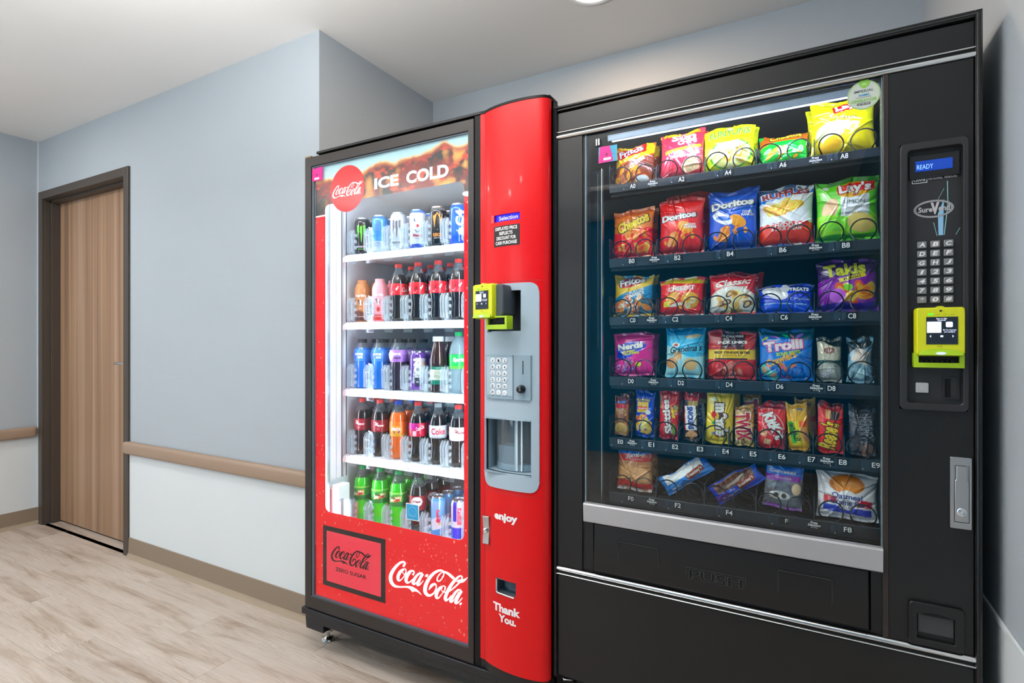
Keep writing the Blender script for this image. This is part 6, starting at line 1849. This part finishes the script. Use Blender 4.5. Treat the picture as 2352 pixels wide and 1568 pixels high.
P_SLIM = [(.0215, 0), (.0225, .003), (.0275, .010), (.0285, .015), (.0285, .137), (.0275, .143), (.0245, .151), (.0240, .154)]


def clip_prof(p, z0, z1, add=0.0):
    zs = [q[1] for q in p]; rs = [q[0] for q in p]
    out = [(float(np.interp(z0, zs, rs)) + add, z0)] + [(r + add, z) for r, z in p if z0 < z < z1] + [(float(np.interp(z1, zs, rs)) + add, z1)]
    return out


def bottle(name, cat, label, group, prof, fill, liquid, cap, lz, lbase, lprims, writes, caph=.015, capr=None, sleeve=None):
    t = root(name, (0, 0, 0), label, cat, group)
    if fill:
        a = clip_prof(prof, 0, fill); b_ = clip_prof(prof, fill, prof[-1][1])
        full = a + b_[1:]
        mis = [0] * (len(a) - 1) + [1] * (len(b_) - 1)
        body = obj('bottle_body', MB().lathe(full, 36, mis=mis), [liquid, CLEARB], t, smooth=50)
        # liquid surface
    else:
        body = obj('bottle_body', MB().lathe(prof, 36), liquid, t, smooth=50)
    zt = prof[-1][1]
    rc = capr or prof[-1][0] + .0018
    cz = zt - caph * .75
    mb = MB().lathe([(rc, cz), (rc, cz + .003), (rc * .985, cz + .0035), (rc * .985, cz + caph - .0015), (rc * .90, cz + caph), (.0004, cz + caph)], 36, cap=False)
    obj('cap', mb, CAPM[cap] if isinstance(cap, str) else cap, t, smooth=40)
    if prof in (P_CONT, P_SODA):
        obj('neck_ring', MB().lathe([(.0130, cz - .007), (.0162, cz - .006), (.0162, cz - .0045), (.0130, cz - .0035)], 28, cap=False), CLEARB, t, smooth=40)
    if lz:
        lp = clip_prof(prof, lz[0], lz[1], .0006)
        lb = obj('label', cyl_print(lp, lbase, lprims), LAB, t, smooth=60, fix=False)
        g = {}
        for wr in writes:
            s, ang, z, w, h, cl = wr[:6]
            kw = dict(wr[6]) if len(wr) > 6 else {}
            m = g.setdefault(cl, MB())
            if s == 'poly':
                cyl_poly(m, w, ang, lp, .0004 + kw.get('off', 0))
            else:
                cyl_text(m, s, ang, z, w, h, lp, .0006 + kw.pop('off', 0), **kw)
        for cl, m in g.items():
            obj('lettering', m, M('print ' + cl, cl, .4), lb, smooth=0, fix=False)
    return t


def can(name, label, group, prof, base, prims, writes, rim=None):
    t = root(name, (0, 0, 0), label, 'drink can', group)
    z1 = prof[-1][1]
    lp = clip_prof(prof, .006, z1 - .004, .0)
    sh = obj('can_shell', cyl_print(lp, base, prims, 80, 90), CANP, t, smooth=60, fix=False)
    mb = MB().lathe([(.004, .003), (prof[0][0] - .003, .004), (prof[0][0], 0), (prof[1][0], .003), (lp[0][0], .006)], 36, cap=False)
    obj('can_base', mb, ALU, t, smooth=40)
    r_ = prof[-1][0]
    mb = MB().lathe([(lp[-1][0], z1 - .004), (r_ + .0005, z1 - .001), (r_ + .0005, z1 + .0015), (r_ - .001, z1 + .0022), (r_ - .002, z1 + .001), (r_ - .003, z1 - .003), (r_ - .006, z1 - .004), (.0004, z1 - .0035)], 36, cap=False)
    obj('can_lid', mb, rim or ALU, t, smooth=40)
    mb = MB().ring([], [], 0, 0) if False else MB()
    mb.prism([(.004 * math.cos(a) * 1.6, -.003 + .0075 * math.sin(a)) for a in [k * math.pi / 8 for k in range(16)]], z1 - .0033, z1 - .0022, 'z')
    obj('pull_tab', mb, ALU, t, smooth=0)
    g = {}
    for wr in writes:
        s, ang, z, w, h, cl = wr[:6]
        kw = dict(wr[6]) if len(wr) > 6 else {}
        m = g.setdefault(cl, MB())
        if s == 'poly':
            cyl_poly(m, w, ang, lp, .0005)
        else:
            cyl_text(m, s, ang, z, w, h, lp, **kw)
    for cl, m in g.items():
        obj('lettering', m, M('print ' + cl, cl, .4), sh, smooth=0, fix=False)
    return t


ORD = ['first', 'second', 'third', 'fourth', 'fifth', 'sixth']
SHN = dict(A='top shelf', B='second shelf', C='third shelf', D='fourth shelf', E='bottom shelf')


def place(t, row, col, rz, depth=2, step=.078, dz=0, y0=1.662):
    t.location = (COLX[col], y0, RZ[row] + .0005 + dz)
    t.rotation_euler = (0, 0, R(rz))
    base = t['label'].split(',')[0]
    where = '%s lane, %s' % (ORD[col], SHN[row])
    t['label'] = '%s, front of %s' % (base, where)
    t['group'] = 'drinks on the ' + SHN[row]
    for k in range(depth):
        c = copy_tree(t)
        c.location.y += step * (k + 1)
        c.location.x += .002 * (k + 1)
        c.rotation_euler = (0, 0, R(rz + 25 * (k + 1) * (-1) ** k))
        c['label'] = '%s, %s in %s' % (base, ('second back' if k == 0 else 'third back'), where)
    return t


def claw(col, s=1.0):
    out = []
    for k, (x, top, bot, lean) in enumerate(((-.013, .122, .066, -.002), (0, .118, .050, .001), (.013, .122, .060, .005))):
        out.append(('poly', 0, 0, [(x - .0045, top), (x + .0045, top + .003), (x + .004, top - .020), (x + .0055, top - .024), (x + .002 + lean, bot + .014), (x + .0005 + lean, bot), (x - .0025 + lean, bot + .018), (x - .002, top - .030), (x - .0045, top - .026)], 0, col))
    return out


# top shelf: tall cans
place(can('energy_drink_can', 'tall black can with a green claw mark', 'x', P_CAN, '#16181b', [('W', .96, 0, 0, 1, 0, '#3a3c40')], claw('#5fe02a') + [('MONSTER', 0, .034, .040, .008, '#e8ecec', dict(bold=.02)), ('ENERGY', 0, .024, .022, .005, '#5fe02a')]), 'A', 0, 34)
place(can('energy_drink_can', 'tall sky blue can with a paler foot', 'x', P_CAN, '#3d93dd', [('w', .42, 0, .0, 1, 0, '#5aa6e2'), ('w', .30, 0, 0, 1, 0, '#c8d8e8'), ('s', .5, .6, .5, .3, 20, ['#6ab4ea', '#2f7fc8'], .03, 3), ('W', .95, 0, 0, 1, 0, '#2a6cb0')],
      claw('#2a6fc0') + [('ULTRA', 0, .040, .030, .007, '#2a5ca0'), ('ZERO SUGAR', 0, .030, .030, .0035, '#3a5a80')]), 'A', 1, 20)
place(can('energy_drink_can', 'tall white can with a grey claw mark', 'x', P_CAN, '#d8dce0', [('v', '#b8bec6', .5, 12, 3)], claw('#5c6670') + [('MONSTER', 0, .034, .040, .008, '#4a5058', dict(bold=.02)), ('ULTRA', 0, .024, .022, .005, '#7a828a')]), 'A', 2, 26)
RB = [(.004 * math.cos(a) * 1.3, .090 + .004 * math.sin(a) * 1.5) for a in [k * math.pi / 8 for k in range(16)]]
place(can('energy_drink_can', 'tall white can with a red ball', 'x', P_CAN, '#e6e9ef', [('W', .94, 0, 0, 1, 0, '#3a6ad0'), ('w', .10, 0, .01, 2, 0, '#2a50b8')],
      [('poly', 0, 0, [(-.017, .112), (-.012, .106), (.010, .104), (.014, .098), (.013, .100), (.008, .107), (-.010, .110), (-.013, .122)], 0, '#1c4a88'), ('poly', 0, 0, RB, 0, '#c42430'), ('poly', 0, 0, [(-.016, .076), (-.006, .068), (.006, .068), (.014, .078), (.006, .073), (.001, .064), (-.003, .064), (-.005, .073)], 0, '#1c4a88'),
       ('Bang', 0, .052, .038, .014, '#b8283c', dict(bold=.04)), ('ENERGY', 0, .041, .026, .004, '#3a4a78')], rim=M('blue tinted can end', '#6a8fd8', .25, 1)), 'A', 3, 36)
place(can('energy_drink_can', 'tall black can with an orange crown emblem', 'x', P_CAN, '#1b1a1b', [('W', .93, 0, 0, 1, 0, '#6a6460')],
      [('poly', 0, 0, [(-.020, .118), (-.008, .124), (-.002, .132), (.004, .124), (.018, .128), (.014, .080), (-.002, .064), (-.014, .078)], 0, '#f08a1c'), ('poly', 0, 0, [(-.003, .108), (.004, .108), (.004, .090), (.000, .084), (-.002, .084), (-.001, .104)], 0, '#2a1c10'),
       ('REIGN', 0, .046, .038, .013, '#e8882a', dict(bold=.04)), ('BODY FUEL', 0, .034, .030, .005, '#d8d0c8'), ('poly', 0, 0, [(-.018, .022), (.018, .022), (.018, .028), (-.018, .028)], 0, '#c87a3a')], rim=M('copper tinted can end', '#c9a08c', .25, 1)), 'A', 4, 34)
place(can('energy_drink_can', 'tall blue can with big white sideways lettering', 'x', P_CAN, '#1f62c4', [('e', .56, .30, .09, .10, 0, '#e8f0fa'), ('w', .22, 0, 0, 1, 0, '#1c50d0')], [('C4', 0, .100, .060, .034, '#eef2f8', dict(rot=90, bold=.05)), ('ENERGY', 8, .052, .036, .006, '#e0e8f4')]), 'A', 5, 44)

# second shelf
cow = [('poly', 0, 0, [(-.014, .092), (-.008, .094), (.008, .094), (.014, .092), (.008, .086), (.005, .074), (-.005, .074), (-.008, .086)], 0, '#22242a'),
       ('poly', 0, 0, [(-.004, .092), (.004, .092), (.003, .078), (.004, .070), (-.004, .070), (-.003, .078)], 0, '#f0ecea', dict(off=.0005))]
MILKB = M('tan milk bottle', '#bd7f48', .4, spec=.4); MILKP = M('pink milk bottle', '#f0a2ac', .4, spec=.4)
place(bottle('milk_bottle', 'drink bottle', 'tan chocolate milk bottle with cow mark', 'x', P_MILK, None, MILKB, M('tan cap', '#c4814a', .4), (.006, .138), '#bd7f48',
             [('w', .30, 0, .02, 5, 0, '#6a3a22'), ('w', .16, 0, 0, 1, 0, '#56281a')], [('fairlife', 0, .110, .046, .011, '#f4ece4', dict(bold=.03))] + cow + [('chocolate', 0, .024, .030, .006, '#e8d8cc'), ('30g', 0, .056, .010, .006, '#f0e4d8')], caph=.024, capr=.0205), 'B', 0, 30)
place(bottle('milk_bottle', 'drink bottle', 'pink strawberry milk bottle with cow mark', 'x', P_MILK, None, MILKP, M('pink cap', '#f0a0a8', .4), (.006, .138), '#f2a6b0',
             [('e', .5, .34, .035, .05, 0, '#e23a2c'), ('w', .18, 0, 0, 1, 0, '#e0352f')], [('fairlife', 0, .110, .046, .011, '#fbeef0', dict(bold=.03))] + cow + [('strawberry', 0, .022, .032, .006, '#fbe4e4')], caph=.024, capr=.0205), 'B', 1, 30)
for c_, rz in ((2, 10), (3, 40), (4, 30), (5, 24)):
    wr = [('poly', 0, 0, [(-.020, .112), (-.004, .118), (.008, .130), (.018, .140), (.020, .136), (.012, .122), (.002, .112), (-.012, .108)], 0, '#f6efec'),
          ('poly', 0, 0, [(-.016, .126), (-.006, .132), (-.002, .124), (-.010, .120)], 0, '#1c1214'),
          ('Coca-Cola', 100, .126, .060, .018, '#f6efec', dict(shear=.3, bold=.02)), ('Coca-Cola', -100, .126, .060, .018, '#f6efec', dict(shear=.3, bold=.02))]
    place(bottle('cola_bottle', 'drink bottle', 'cola bottle with red cap and red label', 'x', P_CONT, .186, COLA, 'red', (.104, .150), '#e0222e', [('e', .5, .5, .08, .07, 20, '#d41826')], wr), 'B', c_, rz)

# third shelf
pw = lambda a, b_: [('e', .5, .5, .26, .30, 0, a), ('r', .30, .2, .44, .9, -30, b_)]
for c_, rz in ((0, 30), (1, 34)):
    place(bottle('sports_drink_bottle', 'drink bottle', 'blue sports drink bottle with a black cap', 'x', P_SPORT, .168, BLU, 'black', (.112, .160), '#1c78e0', pw('#3f8fe8', '#2a62d8'),
                 [('POWER', -8, .141, .036, .010, '#f0f6ff', dict(bold=.05)), ('ADE', -2, .129, .022, .010, '#f0f6ff', dict(bold=.05))], capr=.0185), 'C', c_, rz)
place(bottle('sports_drink_bottle', 'drink bottle', 'dark purple drink bottle with a violet label', 'x', P_SPORT, .150, PUR, 'black', (.112, .160), '#8a3ab8', pw('#b47ad8', '#e8dcf2'), [('POWER', 0, .143, .036, .010, '#f6f0fa', dict(bold=.05)), ('ADE', 4, .128, .030, .008, '#3a1a50', dict(bold=.05))], capr=.0185), 'C', 2, 28)
place(can('energy_drink_can', 'tall silver and purple can with sideways lettering', 'x', P_CAN, '#6a3a9c', [('r', .40, .0, .62, .86, -8, '#c8c6d2'), ('w', .18, 0, 0, 1, 0, '#8a4ab8'), ('e', .62, .70, .03, .06, 0, '#e8a87a')], [('NOS', -4, .090, .075, .030, '#f2f0f6', dict(rot=-84, bold=.07)), ('NOS', -6, .040, .045, .024, '#3c3a48', dict(rot=-84, bold=.05))]), 'C', 3, 40)
place(bottle('tea_bottle', 'drink bottle', 'dark tea bottle with a white cap', 'x', P_TEA, None, TEA, 'white', (.030, .098), '#dfe0d2', [('W', .84, 0, 0, 1, 0, '#12785c'), ('w', .12, 0, 0, 1, 0, '#3a1c10'), ('w', .30, 0, 0, 1, 0, '#c8ccb8'), ('w', .24, 0, 0, 1, 0, '#12785c')],
             [('GOLD', 0, .077, .030, .012, '#a89a4a', dict(bold=.0)), ('PEAK', 0, .061, .030, .012, '#8a8a44', dict(bold=.0)), ('sweet tea', 0, .093, .020, .004, '#e8f0e4')], capr=.0215, caph=.020), 'C', 4, 36)
place(bottle('lemon_lime_bottle', 'drink bottle', 'clear lemon-lime bottle with a green cap', 'x', P_SODA, None, CLR, 'green', (.092, .146), '#14b84a', [('w', .20, 0, 0, 1, 0, '#5ad838'), ('W', .96, 0, 0, 1, 0, '#0c8a3c')], [('Sprite', -6, .124, .052, .020, '#f4fbf4', dict(bold=.04, shear=.15))]), 'C', 5, 46)

# fourth shelf
dp = [('Dr', -14, .134, .014, .013, '#f6f0f0', dict(bold=.03)), ('Pepper', 8, .126, .034, .013, '#f6f0f0', dict(bold=.03, rot=-4)), ('23', -4, .112, .010, .007, '#e8c8c8')]
place(bottle('cola_bottle', 'drink bottle', 'dark soda bottle with a maroon label', 'x', P_SODA, .180, COLA, 'red', (.100, .148), '#8c1424', [('e', .5, .55, .10, .09, 0, '#a01c2c')], dp), 'D', 0, 22)
place(bottle('cola_bottle', 'drink bottle', 'dark soda bottle with a maroon label', 'x', P_SODA, .180, COLA, 'red', (.100, .148), '#8c1424', [('e', .5, .55, .10, .09, 0, '#a01c2c')], dp), 'D', 1, 34)
place(bottle('orange_soda_bottle', 'drink bottle', 'bright orange soda bottle with a blue cap', 'x', P_SODA, .184, ORG_, 'blue', (.090, .148), '#f4780c', [('e', .5, .42, .12, .09, 0, '#f49a1c'), ('w', .16, 0, .02, 8, 0, '#e8a81c')],
             [('poly', 0, 0, [(-.020, .108), (-.008, .112), (.010, .110), (.020, .114), (.010, .104), (-.006, .101)], 0, '#1c3aa0'), ('FANTA', 0, .119, .036, .013, '#f4f2fa', dict(bold=.05)), ], ), 'D', 2, 24)
place(bottle('cherry_cola_bottle', 'drink bottle', 'cola bottle with a magenta and red label', 'x', P_CONT, .184, COLA, 'red', (.098, .150), '#d4143a', [('r', .30, .5, .52, 1.1, 0, '#c0188a'), ('r', .42, .05, .50, .42, 0, '#e8b8c8')],
             [('Coca-Cola', 22, .132, .034, .016, '#f8eef2', dict(shear=.3, bold=.02, rot=20)), ('cherry', -14, .112, .016, .005, '#f8eef2')]), 'D', 3, 30)
place(bottle('diet_cola_bottle', 'drink bottle', 'cola bottle with a silver label', 'x', P_CONT, .186, COLA, 'grey', (.100, .148), '#c8cacf', [('w', .1, 0, 0, 1, 0, '#a8acb4')], [('Coke', 2, .126, .056, .024, '#d8203c', dict(bold=.02))]), 'D', 4, 34)
place(bottle('diet_soda_bottle', 'drink bottle', 'dark soda bottle with a white label', 'x', P_SODA, .180, COLA, 'red', (.098, .148), '#e6e3e6', [('w', .08, 0, 0, 1, 0, '#c8b8c0')], [('Dr', -16, .135, .014, .012, '#8a2038', dict(bold=.03)), ('Pepper', 6, .128, .034, .012, '#8a2038', dict(bold=.03)), ('diet', -4, .110, .012, .006, '#8a2038')]), 'D', 5, 40)

# bottom shelf
md = [('W', .86, .0, .01, 6, 0, '#8adf58'), ('w', .34, 0, .02, 6, 0, '#0d7a2c'), ('r', .38, .34, .62, .70, 8, '#e8e06a'), ('r', .385, .36, .61, .68, 8, '#c8281e'), ('r', .39, .38, .60, .66, 8, '#d8f0c0')]
for c_, rz in ((0, 12), (1, 40), (2, 16)):
    place(bottle('citrus_soda_bottle', 'drink bottle', 'bright green soda bottle with green cap', 'x', P_SODA, .182, GRN, 'green', (.092, .148), '#2fae3c', md,
                 [('Mtn', -16, .128, .020, .013, '#0c6a2c', dict(bold=.04, rot=6)), ('Dew', 14, .120, .026, .016, '#c8281e', dict(bold=.05, rot=6))]), 'E', c_, rz)
place(bottle('cola_bottle', 'drink bottle', 'dark soda bottle with a black cap', 'x', P_SODA, .180, COLA, 'dark', (.092, .148), '#8c1424', [('e', .5, .60, .10, .09, 0, '#f0ecec'), ('r', .46, .16, .54, .36, 0, '#f0ecec')], [('Dr Pepper', 0, .126, .034, .011, '#8a1424', dict(bold=.04)), ('ZERO', 0, .107, .014, .006, '#1a1416')]), 'E', 3, 30)
place(can('energy_drink_can', 'slim light blue can with fruit print', 'x', P_SLIM, '#7fb6e6', [('r', .35, .0, .65, .50, 30, '#dfe6f0'), ('e', .52, .42, .06, .05, 0, '#e84a9a'), ('e', .56, .34, .05, .04, 0, '#f0b43a'), ('w', .20, .3, 0, 1, 0, '#3f8fd8'), ('W', .93, 0, 0, 1, 0, '#5aa0dc')], [('RedBull', 0, .085, .046, .012, '#d8284a', dict(bold=.04, rot=-90))]), 'E', 4, 34, step=.062)
place(can('energy_drink_can', 'slim blue and silver can with red lettering', 'x', P_SLIM, '#c9ccd6', [('r', .36, .5, .44, 1.0, 0, '#2a2ac0'), ('r', .54, -.1, .72, .5, 0, '#b8bcc8'), ('w', .34, 0, 0, 1, 0, '#2a22c8'), ('w', .06, 0, 0, 1, 0, '#c0c4d0')], [('RedBull', 0, .098, .062, .016, '#e0405a', dict(bold=.05, rot=-90)), ('ENERGY DRINK', 10, .098, .050, .005, '#e0405a', dict(rot=-90))]), 'E', 5, 40, step=.062)

# the last pieces of housekeeping: every group of one is no group
from collections import Counter
cnt = Counter(o.get('group') for o in bpy.data.objects if o.parent is None and o.get('group'))
for o in bpy.data.objects:
    if o.parent is None and o.get('group') and cnt[o['group']] < 2:
        del o['group']
